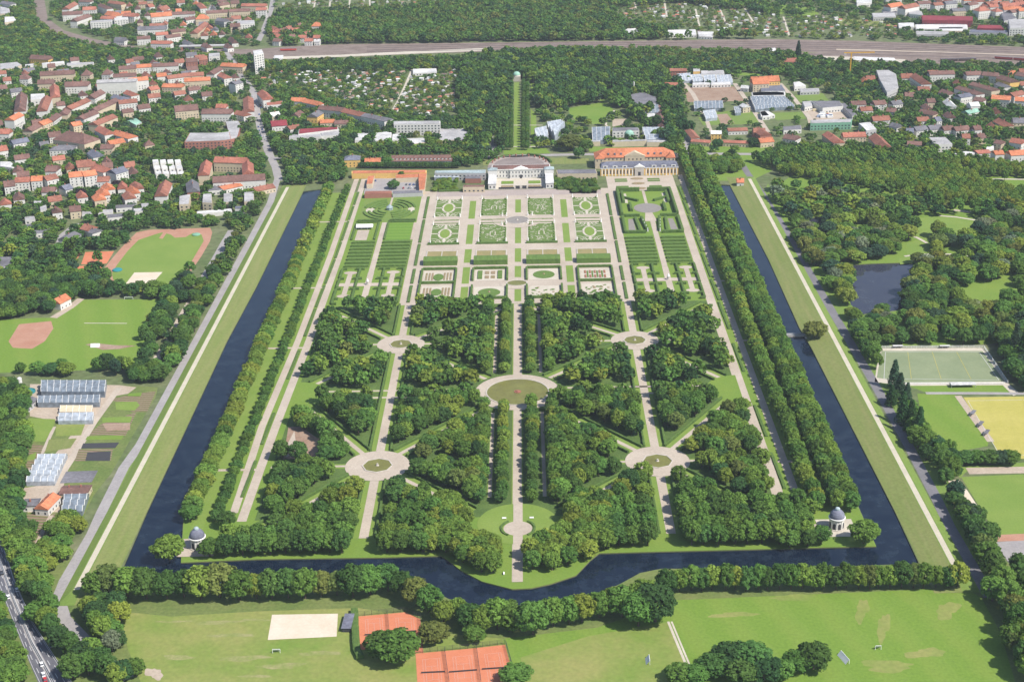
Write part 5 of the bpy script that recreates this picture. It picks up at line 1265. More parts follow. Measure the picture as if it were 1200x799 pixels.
# ---- palace
mat('court_paving', (0.19, 0.155, 0.145), col2=(0.25, 0.21, 0.195), var=0.12, scale=0.08)
def palace():
    t = thing('palace', 'white neoclassical palace with low side wings round a forecourt, facing the parterre', 'palace', (0, 1540, 0))
    def part(nm, b, m, p=t): return b.build(nm, m, p)
    y0 = 3.0
    main = part('wall', MB().box(-28, 34, y0, y0+17, 0, 9.6).box(-9, 15, y0-1.6, y0, 0, 9.9), 'wall_white')
    part('cornice', MB().box(-28.6, 34.6, y0-.6, y0+17.6, 9.62, 10.1).box(-9.5, 15.5, y0-2.2, y0-.6, 9.92, 10.3), 'trim_white')
    part('roof', MB().hip(-28, 34, y0, y0+17, 10.1, 11.2, 5, 0, 0, 3), 'roof_brown')
    part('pediment', MB().add([(-5, y0-2, 10.32), (11, y0-2, 10.32), (3, y0-2, 13.4), (-5, y0+2, 10.32), (11, y0+2, 10.32), (3, y0+2, 13.4)], [(0, 1, 2), (5, 4, 3), (0, 2, 5, 3), (1, 4, 5, 2), (0, 3, 4, 1)]), 'trim_white')
    for k in range(18):
        x = -26.3+k*3.44
        if -9.4 < x < 15.4: y = y0-1.6
        else: y = y0
        for z in (2.8, 7.0):
            o = link_mesh('window', WINM, main); o.location = (x, y, z); o.scale = (.9, 1, 1.35)
    part('door', MB().box(2.0, 4.2, y0-1.75, y0-1.5, 0, 4.2), 'dark_frame', main)
    for s, nm in ((-1, 'left'), (1, 'right')):
        a, b_ = sorted((3+s*26.5, 3+s*34.5))
        wg = part('wing', MB().box(a, b_, -38, y0-.1, 0, 5.6), 'wall_white'); part('wing_roof', MB().box(a-.4, b_+.4, -38.4, y0-.2, 5.62, 6.3), 'roof_pale', wg)
        pv = part('end_pavilion', MB().box(a-1, b_+1, y0-6, y0+3, 6.32, 11.0), 'wall_white'); part('pavilion_roof', MB().hip(a-1, b_+1, y0-6, y0+3, 11.02, 12.8, 3.5, 0, .4, .5), 'zinc', pv)
        for k in range(8):
            o = link_mesh('window', WINM, wg); o.location = (a if s > 0 else b_, -35+k*4.4, 2.6); o.rotation_euler = (0, 0, PI/2); o.scale = (1.2, 1, 1.6)
        for k in range(2):
            o = link_mesh('window', WINM, wg); o.location = ((a+b_)/2-2+k*4, -38, 2.6); o.scale = (1.2, 1, 1.6)
    mark([(-36, 1498), (42, 1498), (42, 1585), (-36, 1585)])
palace()
sheets('forecourt', [rect(-26, 32, 1501, 1542)], 4, 'gravel_pale')
for sx in (-1, 1):
    for yy, m in ((1510, 'flower_mix'), (1526, 'lawn')):
        bb = MB(); x0, x1 = sorted((3+sx*8, 3+sx*21)); bb.box(x0, x1, yy-5, yy+5, .12, .5)
        tag(bb.build('flower_bed', m), 'rectangular planted bed in the palace forecourt, %s %s' % ('near' if yy < 1520 else 'far', 'left' if sx < 0 else 'right'), 'flower bed', 'beds of the palace forecourt')
    t = thing('forecourt_gate', 'dark iron gate between stone piers before the palace forecourt, %s leaf' % ('left' if sx < 0 else 'right'), 'gate', (3+sx*3.5, 1502, .1))
    MB().box(-2.2, 2.2, -.1, .1, .2, 3.6).build('gate_leaf', 'dark_frame', t)
    for q in (-1, 1): MB().box(q*2.8-.5, q*2.8+.5, -.5, .5, 0, 4.2).build('pier', 'stone', t)
    fn = thing('railing', 'dark iron railing closing the %s half of the palace forecourt' % ('left' if sx < 0 else 'right'), 'fence', (3+sx*15.5, 1502, .1)); MB().box(-8.3, 8.3, -.06, .06, .3, 2.2).build('rails', 'dark_frame', fn)
sheets('court_arc', [circle(1, 1597, 34, 30, 0, PI, ry=38)], 3, 'terrace'); sheets('court_arc', [circle(1, 1597, 28, 30, 0, PI, ry=31)], 4, 'court_paving'); mark(circle(1, 1597, 36, 30, 0, PI, ry=42)); mark([(-36, 1580), (40, 1580), (40, 1600), (-36, 1600)]); sheets('court_arc', [rect(-34, 36, 1563, 1597)], 3.5, 'court_paving')
hedge(circle(1, 1597, 36, 22, .1, 1.3, ry=40), 2.2, 2.6, 'dark curved hedge right of the round court behind the palace'); hedge(circle(1, 1597, 36, 22, 1.8, PI-.1, ry=40), 2.0, 1.6, 'curved hedge left of the round court behind the palace')
for k in range(12):
    a = .25+k*(PI-.5)/11; bb = MB(); bb.lathe([(.9, .12), (.7, .9), (.2, 1.0), (1.0, 1.5), (.9, 2.6), (.1, 3.0)], 8); tag(bb.build('tub_tree', 'roof_rust'), 'reddish tub plant standing on the rim of the round court', 'tub plant', 'tub plants round the court').location = (1+31*math.cos(a), 1597+34.5*math.sin(a), .1)
# ---- yellow gallery and the orange roofed building behind it
def gallery():
    t = thing('gallery', 'long yellow ochre gallery with slate mansard roof and white pilasters', 'gallery', (131.5, 1552, 0))
    x0, x1, D, he = -42, 42, 14, 8.2
    wl = MB().box(x0, x1, -D/2, D/2, 0, he).build('wall', 'wall_ochre', t)
    MB().box(x0-.5, x1+.5, -D/2-.5, D/2+.5, he+.02, he+.6).build('cornice', 'trim_white', t)
    b = MB(); y = D/2+.4; b.add([(x0-.5,-y,he+.6),(x1+.5,-y,he+.6),(x1+.5,y,he+.6),(x0-.5,y,he+.6),(x0+1,-y+1.6,he+3.6),(x1-1,-y+1.6,he+3.6),(x1-1,y-1.6,he+3.6),(x0+1,y-1.6,he+3.6),(x0+6,-.1,he+6.0),(x1-6,-.1,he+6.0),(x1-6,.1,he+6.0),(x0+6,.1,he+6.0)],
          [(0,1,5,4),(1,2,6,5),(2,3,7,6),(3,0,4,7),(4,5,9,8),(5,6,10,9),(6,7,11,10),(7,4,8,11),(8,9,10,11),(3,2,1,0)])
    rf = b.build('roof', 'slate', t)
    MB().box(-5, 5, -D/2-1.2, -D/2-.01, 0, he+1.4).build('portal', 'stone', t)
    b = MB(); b.add([(-6,-D/2-1.4,he+1.42),(6,-D/2-1.4,he+1.42),(0,-D/2-1.4,he+4.4),(-6,-D/2+3,he+1.42),(6,-D/2+3,he+1.42),(0,-D/2+3,he+4.4)], [(0,1,2),(5,4,3),(0,2,5,3),(1,4,5,2)]); b.build('pediment', 'trim_white', t)
    MB().box(-1.4, 1.4, -D/2-1.35, -D/2-1.15, 0, 4.4).build('door', 'dark_frame', t)
    for k in range(23):
        x = x0+1.6+k*(x1-x0-3.2)/22
        if abs(x) < 5.4: continue
        o = link_mesh('pilaster', PIL, t); o.location = (x, -D/2, 0)
        if k < 22 and abs(x+1.84) > 5.4:
            o = link_mesh('window', WINM, wl); o.location = (x+1.84, -D/2, 4.2); o.scale = (1.3, 1, 3.0)
    for k in range(8):
        x = x0+5+k*(x1-x0-10)/7
        if abs(x) < 6: continue
        d = MB(); d.box(x-2.6, x+2.6, -D/2-.15, -D/2+2.6, he+.62, he+2.9); d.build('dormer', 'wall_white', rf)
        o = link_mesh('window', WINM, rf); o.location = (x, -D/2-.2, he+1.8); o.scale = (2.2, 1, .9)
    t2 = thing('orangery_block', 'tall cream building with bright orange roof and gabled front behind the yellow gallery', 'building', (129, 1590, 0))
    x0, x1, D, he = -44, 44, 22, 11
    wl = MB().box(x0, x1, -D/2, D/2, 0, he).box(x0, x0+10, -D/2-5, -D/2, 0, he).box(x1-10, x1, -D/2-5, -D/2, 0, he).build('wall', 'wall_cream', t2)
    b = MB().hip(x0, x1, -D/2, D/2, he+.05, he+7.5, 12, 0, .6, 1.5)
    for xa, xb in ((x0, x0+10), (x1-10, x1)): b.add([(xa-.4,-D/2-5.4,he+.06),(xb+.4,-D/2-5.4,he+.06),(xb+.4,-D/2+3,he+.06),(xa-.4,-D/2+3,he+.06),((xa+xb)/2,-D/2-2,he+4.2),((xa+xb)/2,-D/2+6,he+4.2)], [(0,1,4),(1,2,5,4),(2,3,5),(3,0,4,5)])
    rf = b.build('roof', 'roof_orange', t2)
    MB().box(-11, 11, -D/2-1.0, -D/2+6, 0, he+1.5).build('centre_bay', 'wall_cream', t2)
    b = MB(); b.add([(-11.5,-D/2-1.2,he+1.52),(11.5,-D/2-1.2,he+1.52),(0,-D/2-1.2,he+6.2),(-11.5,-D/2+8,he+1.52),(11.5,-D/2+8,he+1.52),(0,-D/2+8,he+6.2)], [(0,1,2),(5,4,3),(0,2,5,3),(1,4,5,2)]); b.build('centre_gable', 'wall_cream', t2)
    for k in range(20):
        x = x0+2.2+k*(x1-x0-4.4)/19; y = -D/2-5 if (x < x0+10 or x > x1-10) else (-D/2-1.0 if abs(x) < 11 else -D/2)
        o = link_mesh('window', WINM, wl); o.location = (x, y, he-2.0); o.scale = (1.1, 1, 1.3)
    for x in (-29, -22, -15, 15, 22, 29):
        o = MB().box(x-.9, x+.9, -D/2+2.2, -D/2+5, he+1.5, he+4.0).build('dormer', 'slate', rf)
    mark([(84, 1540), (178, 1540), (178, 1612), (84, 1612)])
PIL = MB().box(-.45, .45, -.22, .02, 0, 8.15).mesh('pilaster', 'trim_white')
gallery()
# ---- buildings left of the palace: long glass orangery, grotto, orange walled car court
flat(zo(440,120,[(520,600),(970,592),(965,622),(520,620)],7.47), 8, 'z', 'wall_grey', 'long glass walled orangery with dark zinc roof left of the palace', name='orangery')
greenhouse(zo(440,120,[(525,628),(735,628),(730,655),(515,655)],7.47), 4, 'pale glass front of the long orangery left of the palace', 'greenhouse_pale', bays=1)
flat(zo(440,120,[(790,640),(920,640),(925,670),(785,670)],7.47), 5, 'g', 'wall_brick', 'small dark roofed grotto building behind the stone front', name='grotto_house', win=False)
t = flat(zo(440,120,[(770,725),(955,725),(955,740),(765,742)],7.47), 6, 'b', 'wall_cream', 'cream stone grotto with dark arched openings beside the palace forecourt', name='grotto')
flat(zo(540,160,[(840,295),(1185,290),(1200,325),(850,330)],7.5), 7, 'g', 'wall_cream', 'long low hall with grey shed roof right of the palace', name='exhibition_hall')
flat([(412,200.5),(500,199.5),(500,202.5),(412,203.5)], 6, 'o', 'wall_ochre', 'long narrow yellow wall building closing the far side of the car court', name='court_range', win=False)
flat(zo(300,200,[(760,15),(800,8),(790,90),(765,92)]), 5, 'o', 'wall_cream', 'orange roofed range on the right of the car court', name='court_range', win=False)
flat(zo(300,200,[(655,20),(765,16),(765,32),(655,36)]), 5, 'o', 'wall_cream', 'short orange roofed range at the far right of the car court', name='court_range', win=False)
flat(zo(300,200,[(525,28),(555,24),(545,62),(518,64)]), 5, 'o', 'wall_cream', 'small orange roofed house on the left of the car court', name='court_house', win=False)
flat(zo(300,200,[(512,98),(636,96),(636,108),(508,112)]), 4.5, 'u', 'wall_brick', 'brick red roofed range on the near left of the car court', name='court_range', win=False); flat(zo(300,200,[(640,98),(782,92),(782,104),(640,110)]), 4, 'g', 'wall_grey', 'grey roofed range on the near right of the car court', name='court_range', win=False)
area('car_court', zo(300,200,[(520,30),(790,20),(780,100),(505,110)]), 4, 'asphalt_light')
for k in range(26):
    u = 437+random.random()*52; v = 208+random.choice((0, 4.5, 9, 13))*1.0; x, y = G(u, v)
    if abs(u-461) < 6 and v > 212: continue
    car(x, y, R(90)+random.uniform(-.1, .1), random.choice(list(CARC)), 'car parked in the orange walled court left of the parterre', 'cars in the walled court', False, .2)
single(461, 221, 6.5, 9, 'deep', 'round dark tree in the middle of the car court'); single(470.5, 209, 3.5, 8, 'mid', 'slim tree at the far wall of the car court')
for k, (px, lb) in enumerate(((zo(440,120,[(520,690),(720,670),(715,780),(500,785)],7.47), 'shrub garden before the glass orangery'),)):
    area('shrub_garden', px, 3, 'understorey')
    for x, y in scatter(GP(px), 5.5): tree(x, y, random.uniform(3, 5), random.uniform(2, 3.2), random.choice(['mid', 'linden', 'light']), 'small shrub in the garden before the long glass orangery', 'shrubs before the orangery', 'shrub')
px = zo(540,160,[(800,360),(960,380),(1010,400),(1195,400),(1195,500),(960,500),(950,470),(800,460)],7.5)
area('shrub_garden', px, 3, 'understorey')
for x, y in scatter(GP(px), 5.8): tree(x, y, random.uniform(3, 6), random.uniform(2, 3.4), random.choice(['mid', 'deep', 'linden']), 'small shrub in the garden right of the palace wings', 'shrubs right of the palace', 'shrub')
hedge([(42, 1497), (87, 1495)], 2.4, 3, 'long dark hedge along the terrace right of the palace'); hedge([(-84, 1497), (-40, 1498)], 2.4, 2.2, 'long hedge along the terrace left of the palace')

# ---- main road behind the palace and the streets
line('street', [(318,186),(340,184),(380,183),(440,184),(520,187),(575,184),(640,182),(690,181),(760,183),(800,180),(900,181),(985,180),(1060,183),(1140,186),(1215,192)], 9, 3, 'asphalt_light')
line('street', [(327,212),(323,196),(318,186),(309,165),(305,150),(300,125),(298,110),(290,98),(283,92),(275,75),(263,60)], 9, 3.4, 'asphalt_light', 2.5)
line('street', [(302,50),(307,40),(314,22),(318,10),(322,-10)], 9, 3.4, 'asphalt_light')
line('street', [(577,182),(578,170),(580,160)], 9, 3.6, 'asphalt_light'); line('street', [(700,180),(770,186),(800,183)], 10, 3.8, 'asphalt_light'); line('street', [(797,183),(805,170),(803,160)], 7, 3.6, 'asphalt_light')
line('street', [(797,93),(812,110),(824,132)], 6, 3.6, 'gravel'); line('street', [(824,130),(835,160)], 5, 3.6, 'gravel'); line('street', [(861,98),(880,125),(900,155)], 6, 3.6, 'gravel'); line('street', [(914,98),(930,115),(950,140),(975,150),(1000,148)], 6, 3.6, 'gravel')
line('allotment_path', [(483,82),(474,103),(466,120),(457,135)], 3.6, 3, 'gravel_pale')
line('street', [(250,4),(244,14),(233,28),(222,40)], 6, 3, 'asphalt_light'); line('parking_strip', zo(0,200,[(1090,280),(1060,330),(1010,420),(950,520)]), 9, 3, 'asphalt_light'); line('parking_strip', zo(0,200,[(915,580),(870,650),(830,720),(790,800),(740,870),(700,960)]), 6, 3, 'gravel')
line('street', [(0,312),(30,298),(66,292),(72,276),(90,262)], 6, 3, 'asphalt_light')
for k in range(34):
    t_ = random.random(); pts = densify(GP([(309,165),(305,150),(300,125),(298,112)]), 3); i = random.randrange(len(pts)-1)
    x, y = offset_line(pts, random.choice((-6.2, -2, 2, 6.2)))[i]; a = math.atan2(pts[i+1][1]-pts[i][1], pts[i+1][0]-pts[i][0]); car(x, y, a, random.choice(['white', 'silver', 'black', 'grey', 'red', 'blue']), 'car on the long street running into the town', 'cars on the town street', False, .25)
for k in range(12):
    x, y = G(347+k*7.5, 181.2); car(x, y, R(80), random.choice(list(CARC)), 'car parked beside the main road left of the palace', 'cars parked by the main road', False, .25)
# ---- railway
mat('rail_dark', (0.10, 0.075, 0.075), var=0.2, scale=0.1)
area('railway', [(40,0),(52,0),(56,22),(75,36),(110,46),(160,55),(210,57),(210,61),(150,60),(100,52),(60,40),(40,22)], 2, 'ballast')
area('railway', [(210,57),(300,58),(335,55),(400,52),(600,50),(900,46),(1000,48),(1215,56),(1215,76),(1150,76),(1040,74),(960,68),(900,60),(800,57),(700,58),(600,60),(500,63),(330,70),(210,63)], 2.5, 'ballast')
area('rail_edge', [(320,67),(400,64.5),(480,60.5),(560,57),(572,57),(572,59.5),(480,63.5),(400,67),(320,70)], 4, 'gravel_pale'); area('rail_edge', [(962,66),(1000,67),(1060,70),(1070,74),(1000,72),(962,70)], 4, 'gravel_pale')
area('rail_verge', [(640,58.2),(760,56.2),(900,58.5),(960,62),(900,61.5),(800,60),(640,60.5)], 3.4, 'rough_grass', False); area('rail_verge', [(980,57.5),(1100,60),(1215,64.5),(1215,66),(1100,61.8),(980,59.2)], 3.4, 'soil_pale', False)
for k, v in enumerate((51.5, 53.5, 56, 58)): line('rail_track', [(430,v+3.2),(600,v),(760,v-1.3),(900,v-2),(1000,v-.5),(1100,v+2.5),(1210,v+6)], 3.4, 4+k*.2, 'rail_dark')
for k, v in enumerate((60, 64)): line('rail_track', [(930,v),(1000,v),(1100,v+2.5),(1210,v+6)], 3.4, 4+k*.2, 'rail_dark')
def train(p, q, n, col, label):
    w_ = along(GP([p, q]), 26)
    a = math.atan2(w_[1][1]-w_[0][1], w_[1][0]-w_[0][0])
    for k, (x, y) in enumerate(w_[:n]):
        t = thing('rail_carriage', '%s, carriage %s from the left' % (label, ORD[k]), 'carriage', (x, y, .2), a, label); o = MB().box(-12.4, 12.4, -1.5, 1.5, .9, 3.6).build('body', 'paint', t); o.color = (*col, 1)
        b = MB(); b.gable(-12.4, 12.4, -1.45, 1.45, 3.62, 4.1, 0, 0, .01); b.build('roof', 'roof_grey', t); MB().box(-11, 11, -1.2, 1.2, .2, .88).build('bogie_frame', 'dark_frame', t)
train((1176,70), (1212,72.5), 2, (.35, .06, .05), 'red train on the sidings at the right edge'); train((1112,72), (1160,71), 2, (.08, .06, .06), 'dark wagons on the sidings'); train((338,60), (372,59.5), 1, (.5, .07, .05), 'red rail vehicle by the pale ramp')
t = thing('road_bridge', 'grey railway bridge across the town street', 'bridge', (*G(241, 58), 0)); MB().box(-40, 36, -5, 5, 5, 6.4).build('deck', 'wall_grey', t); [MB().box(x-1.5, x+1.5, -5, 5, 0, 5).build('pier', 'wall_brick', t) for x in (-36, 0, 32)]

# ---- town on the left
TL = 'in the upper left quarter'; GL = 'houses of the upper left quarter'
H(0,0,7.47,[(545,105,720,95,14,9,5,'b','w'),(725,62,838,58,13,9,5,'r','w'),(640,165,770,120,13,9,5,'b','w'),(570,60,650,15,13,9,5,'u','w'),(945,95,1035,110,16,9,6,'o','w'),(890,140,1000,145,12,8,4,'r','w'),(1090,112,1190,118,13,9,5,'r','w'),(1010,325,1100,330,11,6,5,'g','w'),(880,30,960,60,12,9,4,'b','w'),(960,5,1080,20,12,9,4,'u','c'),(700,-6,800,-2,12,8,4,'b','w'),(20,10,110,20,14,8,4,'g','w')], 'beyond the railway curve', 'houses beyond the railway curve')
for px, h, r, w_, lb in ((zo(0,0,[(790,185),(980,175),(980,190),(790,200)],7.47),11,'f','w','pale terrace block with flat roof beyond the railway curve'), (zo(0,0,[(1000,160),(1120,152),(1120,170),(1000,178)],7.47),11,'p','w','white flat block beside the red roofs beyond the railway curve'), (zo(0,0,[(0,60),(80,75),(90,120),(0,125)],7.47),7,'f','c','pale depot hall at the top left corner'), (zo(0,0,[(40,150),(120,150),(145,185),(40,200)],7.47),6,'p','c','beige hall below the pale depot at the top left'), (zo(0,0,[(365,555),(560,538),(565,552),(370,572)],7.47),7,'p','w','long white strip building near the railway embankment'), (zo(0,0,[(220,568),(315,558),(318,572),(220,582)],7.47),6,'p','w','short white strip building near the embankment'), (zo(0,0,[(585,555),(820,545),(822,560),(585,575)],7.47),6,'f','w','grey white range behind the brown tower houses'), (zo(0,0,[(0,560),(150,545),(190,570),(120,600),(0,610)],7.47),6,'f','c','beige flat roofed works at the left edge')):
    flat(px, h, r, w_, lb)
H(0,0,7.47,[(350,628,650,612,13,8,5,'b','c'),(200,645,232,645,13,9,7,'b','w','hip'),(740,612,772,612,14,9,7,'b','c','hip'),(920,605,952,605,14,9,7,'b','w','hip'),(275,480,440,490,13,7,5,'b','o'),(575,722,770,715,13,10,5,'b','w'),(1040,580,1190,572,12,9,4,'b','c'),(990,648,1190,636,12,9,4,'b','w'),(330,700,470,695,12,8,5,'b','c')], TL, GL)
H(150,0,6.667,[(175,105,335,92,14,9,6,'o','w'),(335,95,520,88,12,8,4,'b','w'),(0,105,80,105,13,8,5,'r','w'),(150,35,190,28,12,8,5,'r','w'),(75,210,300,200,13,8,5,'g','w'),(170,185,280,182,10,7,4,'u','w'),(215,255,310,248,11,7,4,'r','w'),(70,285,170,280,12,8,4,'b','w'),(185,318,340,320,12,8,4,'r','w'),(290,278,400,262,12,7,4,'b','w'),(330,235,440,222,11,7,4,'b','c'),(440,140,520,128,11,7,4,'b','w'),(545,115,610,112,15,8,7,'o','c','hip'),(510,245,600,170,13,7,4,'u','c'),(610,85,780,75,14,8,4,'b','c'),(790,72,950,66,14,9,4,'b','c'),(890,28,1080,30,13,9,4,'r','c'),(1000,60,1080,58,14,11,4,'r','w'),(700,28,780,15,12,8,4,'b','c'),(440,308,490,330,11,5,5,'g','w'),(590,335,635,350,10,5,5,'b','w'),(765,340,800,352,10,5,5,'b','w'),(800,285,835,315,10,5,5,'b','w'),(700,140,770,150,13,8,4,'g','g'),(560,20,590,50,12,7,4,'r','w'),(240,60,300,40,13,9,6,'u','w'),(1130,200,1200,240,11,6,4,'r','w'),(1140,260,1200,270,11,6,4,'r','w')], 'north of the railway, upper left', 'houses north of the railway, upper left', name='terrace_house')
flat(zo(150,0,[(855,165),(985,160),(990,185),(850,195)],6.667), 8, 'f', 'w', 'white modern block with flat roof near the street bend north of the railway')
flat(zo(150,0,[(975,400),(1045,388),(1060,420),(985,435)],6.667), 27, 'p', 'w', 'white residential tower with dotted facade beside the railway', name='tower_block')
H(150,0,6.667,[(550,440,615,435,12,9,5,'u','b'),(450,455,540,450,13,9,5,'b','b'),(62,505,180,498,12,9,4,'o','w'),(0,512,60,508,12,9,4,'b','w'),(190,498,390,488,12,9,4,'b','w'),(0,612,150,596,13,13,4,'o','w'),(300,592,430,575,12,9,4,'u','w'),(430,572,590,562,12,9,4,'u','c'),(440,610,640,600,13,9,4,'o','c'),(735,490,910,498,14,8,4,'o','c'),(725,565,780,590,12,9,4,'r','w'),(275,652,430,655,13,9,4,'o','c'),(160,680,230,668,13,9,4,'r','c'),(640,560,710,520,12,8,4,'b','w'),(810,640,870,625,14,11,3,'g','w')], TL, GL)
flat(zo(150,0,[(630,420),(715,415),(715,440),(630,445)],6.667), 9, 'f', 'w', 'white block with dark window bands next to the half timbered houses')
H(0,90,7.47,[(185,130,168,265,14,10,6,'b','w'),(405,160,360,270,13,11,5,'u','w'),(470,60,480,150,12,9,5,'r','c'),(570,45,780,40,13,11,4,'b','w'),(850,28,1195,15,14,15,3,'f','w'),(165,310,75,355,13,13,4,'o','w'),(0,455,90,455,13,8,5,'r','w'),(95,555,235,530,14,6,4,'s','w'),(0,605,35,600,13,8,5,'r','w'),(340,395,235,450,13,8,4,'b','c'),(420,365,340,395,12,9,4,'o','c'),(495,315,425,365,12,9,4,'b','w'),(755,185,585,260,13,9,4,'u','w'),(575,275,545,310,12,9,4,'b','c'),(880,110,785,160,13,9,5,'b','w'),(1010,185,810,275,13,9,4,'b','c'),(825,290,690,345,13,9,4,'b','w'),(985,325,810,395,14,9,4,'u','c'),(700,385,620,400,12,9,4,'o','c'),(870,425,960,470,14,9,5,'r','w'),(1015,465,1160,505,14,8,4,'o','w'),(945,560,1075,535,13,8,4,'o','c'),(885,592,990,590,13,7,4,'b','c'),(805,635,860,672,13,7,4,'s','w'),(1000,155,1110,180,13,9,3,'s','w'),(1110,115,1180,140,12,9,4,'r','w'),(1035,205,1195,190,13,9,4,'u','w'),(665,735,800,722,16,9,5,'u','c'),(825,755,925,790,14,9,5,'r','c'),(410,772,510,775,12,7,4,'b','w')], TL, GL)
H(0,90,7.47,[(560,470,760,500,26,8,9,'b','c','hip'),(480,600,620,595,18,6,4,'g','w','hip')], 'at the foot of the upper left quarter like a church', 'big roofs of the upper left quarter')
flat(zo(0,90,[(268,155),(390,148),(398,195),(268,205)],7.47), 9, 'p', 'w', 'white and grey striped flat block among the upper left trees'); flat(zo(0,90,[(1110,385),(1190,365),(1240,400),(1190,425)],7.47), 5, 'c', 'g', 'hall with pale green flat roof among the trees', win=False); flat(zo(0,90,[(0,745),(90,745),(145,785),(110,800),(0,785)],7.47), 5, 'p', 'w', 'white flat pavilion at the left edge in the trees')
H(150,90,6.656,[(360,228,540,212,16,9,6,'b','c'),(580,250,810,250,14,9,5,'b','w'),(690,212,770,212,12,9,4,'r','w'),(935,150,942,250,13,9,4,'u','w'),(850,260,930,280,12,6,4,'u','w'),(140,500,180,495,10,5,5,'b','c','hip'),(810,35,870,28,13,11,3,'g','w')], 'by the long street into the town', 'houses along the town street')
flat(zo(150,90,[(440,510),(480,440),(700,440),(790,430),(805,490),(720,500)],6.656), 11, 'f', 'b', 'large school with grey roof and red and white banded front', name='school'); flat(zo(150,90,[(760,350),(860,345),(880,375),(850,480),(800,490)],6.656), 6, 'f', 'b', 'flat grey school wing with red wall reaching towards the street', name='school')
for c_ in range(4):
    for r_ in range(3):
        x, y = 190+c_*58+r_*12, 650+r_*45; flat(zo(150,90,[(x,y),(x+44,y-4),(x+50,y+18),(x+4,y+24)],6.656), 10-r_*2.5, 'p', 'w', 'white stepped terrace house, %s row, %s from the left' % (('far', 'middle', 'near')[r_], ORD[c_]), 'white terraced cubes', 'terrace_house', 'house')
H(150,90,6.656,[(680,622,925,630,13,9,5,'r','c'),(610,645,585,735,12,9,5,'r','c'),(930,650,935,725,12,9,5,'r','c')], 'of the horseshoe below the school', 'horseshoe of red roofed ranges')
H(160,170,6.66,[(595,245,1000,222,16,7,5,'b','w'),(650,325,800,292,15,4,2,'o','w'),(910,330,1060,300,14,4,3,'u','c'),(430,265,440,330,13,7,5,'g','b'),(225,270,185,365,13,8,5,'u','w')], 'near the head of the left moat', 'houses near the head of the left moat')
for k, q in enumerate(([(335,400),(420,385),(400,510),(330,505)], [(520,385),(585,380),(590,500),(510,490)], [(680,380),(750,375),(745,490),(680,490)], [(840,370),(915,365),(915,490),(840,490)])):
    x0 = q[0][0]; flat(zo(160,170,[q[0], q[1], (q[1][0]+(q[2][0]-q[1][0])*.62, q[1][1]+(q[2][1]-q[1][1])*.62), (q[0][0]+(q[3][0]-q[0][0])*.62, q[0][1]+(q[3][1]-q[0][1])*.62)],6.66), 8, 'f', 'c', 'tan flat roofed apartment block, %s of the four near the moat head' % ORD[k], 'four tan blocks near the moat head', 'apartment_block')
flat(zo(160,170,[(565,325),(670,320),(680,350),(560,360)],6.66), 5, 'g', 'w', 'blue grey flat shed beside the orange flat roofs'); flat(zo(160,170,[(470,520),(740,498),(745,515),(470,540)],6.66), 4, 'p', 'w', 'long white awning strip in front of the tan blocks', win=False); flat(zo(160,170,[(770,480),(840,478),(842,500),(768,500)],6.66), 5, 's', 'w', 'dark roofed white shed in front of the tan blocks')
H(0,180,6.656,[(25,215,110,205,14,9,5,'b','w'),(120,185,230,180,14,9,4,'r','w'),(245,175,330,170,14,9,4,'o','w'),(340,175,430,155,14,9,4,'u','w'),(365,100,450,100,14,10,4,'b','w'),(535,145,640,135,16,11,4,'o','w'),(640,140,740,125,16,11,4,'o','w'),(605,70,740,60,14,11,4,'u','c'),(755,90,840,110,14,11,4,'r','w'),(865,125,960,98,16,11,4,'s','w'),(760,180,850,175,14,9,4,'u','w'),(480,250,540,235,14,6,4,'s','w'),(330,262,430,258,14,5,4,'b','w'),(830,225,850,255,12,7,4,'o','w'),(790,265,810,300,12,7,4,'o','w'),(755,305,780,335,12,7,4,'o','c'),(1050,215,1075,250,12,7,4,'u','w'),(1020,250,1045,285,12,7,4,'o','w'),(990,290,1015,325,12,7,4,'u','w'),(660,545,720,560,13,6,4,'u','w'),(700,575,755,590,12,5,3,'g','w'),(500,650,580,605,14,5,3,'g','g')], 'above the running track', 'houses above the running track')
for k, q in enumerate(([(900,405),(1060,395),(1060,418),(905,430)], [(760,442),(880,435),(880,460),(765,468)], [(640,452),(720,445),(720,470),(640,478)], [(835,478),(960,468),(960,492),(840,505)], [(1100,392),(1195,385),(1200,415),(1105,420)], [(1040,432),(1120,425),(1125,450),(1045,458)], [(250,605),(390,585),(395,615),(250,630)], [(190,492),(268,490),(275,515),(195,520)], [(262,372),(340,362),(345,385),(265,390)], [(200,555),(275,545),(285,565),(200,572)], [(310,420),(360,400),(365,440),(315,445)])):
    flat(zo(0,180,q,6.656), 4.5, 'f' if k % 3 else 'g', 'w', 'low white bungalow with flat roof among trees above the running track, %s' % ('right group' if q[0][0] > 600 else 'left group'), 'flat bungalows above the running track', 'bungalow', 'house')
flat(zo(0,200,[(0,405),(55,405),(75,420),(40,445),(0,462)]), 8, 'g', 'w', 'grey roofed hall cut by the left edge of the picture', name='sports_hall')
# club house and nursery houses
H(0,200,4,[(255,600,305,575,11,5,4,'o','w')], 'beside the left sports field', 'club houses', name='club_house'); H(0,400,4,[(190,765,248,706,9,4,3,'o','w')], 'in the nursery near the greenhouses', 'nursery buildings', name='nursery_house'); H(0,400,4,[(288,685,418,682,11,3.5,1.6,'b','c')], 'long and low in the nursery behind the grey glasshouse', 'nursery buildings', name='nursery_shed'); H(0,400,4,[(100,300,150,258,9,3.5,1.5,'g','g')], 'low in the nursery beside the teal basin', 'nursery buildings', name='nursery_shed')
H(0,400,4,[(110,745,180,742,9,3.5,1.5,'g','w')], 'low in the nursery left of the orange roofed one', 'nursery buildings', name='nursery_shed')
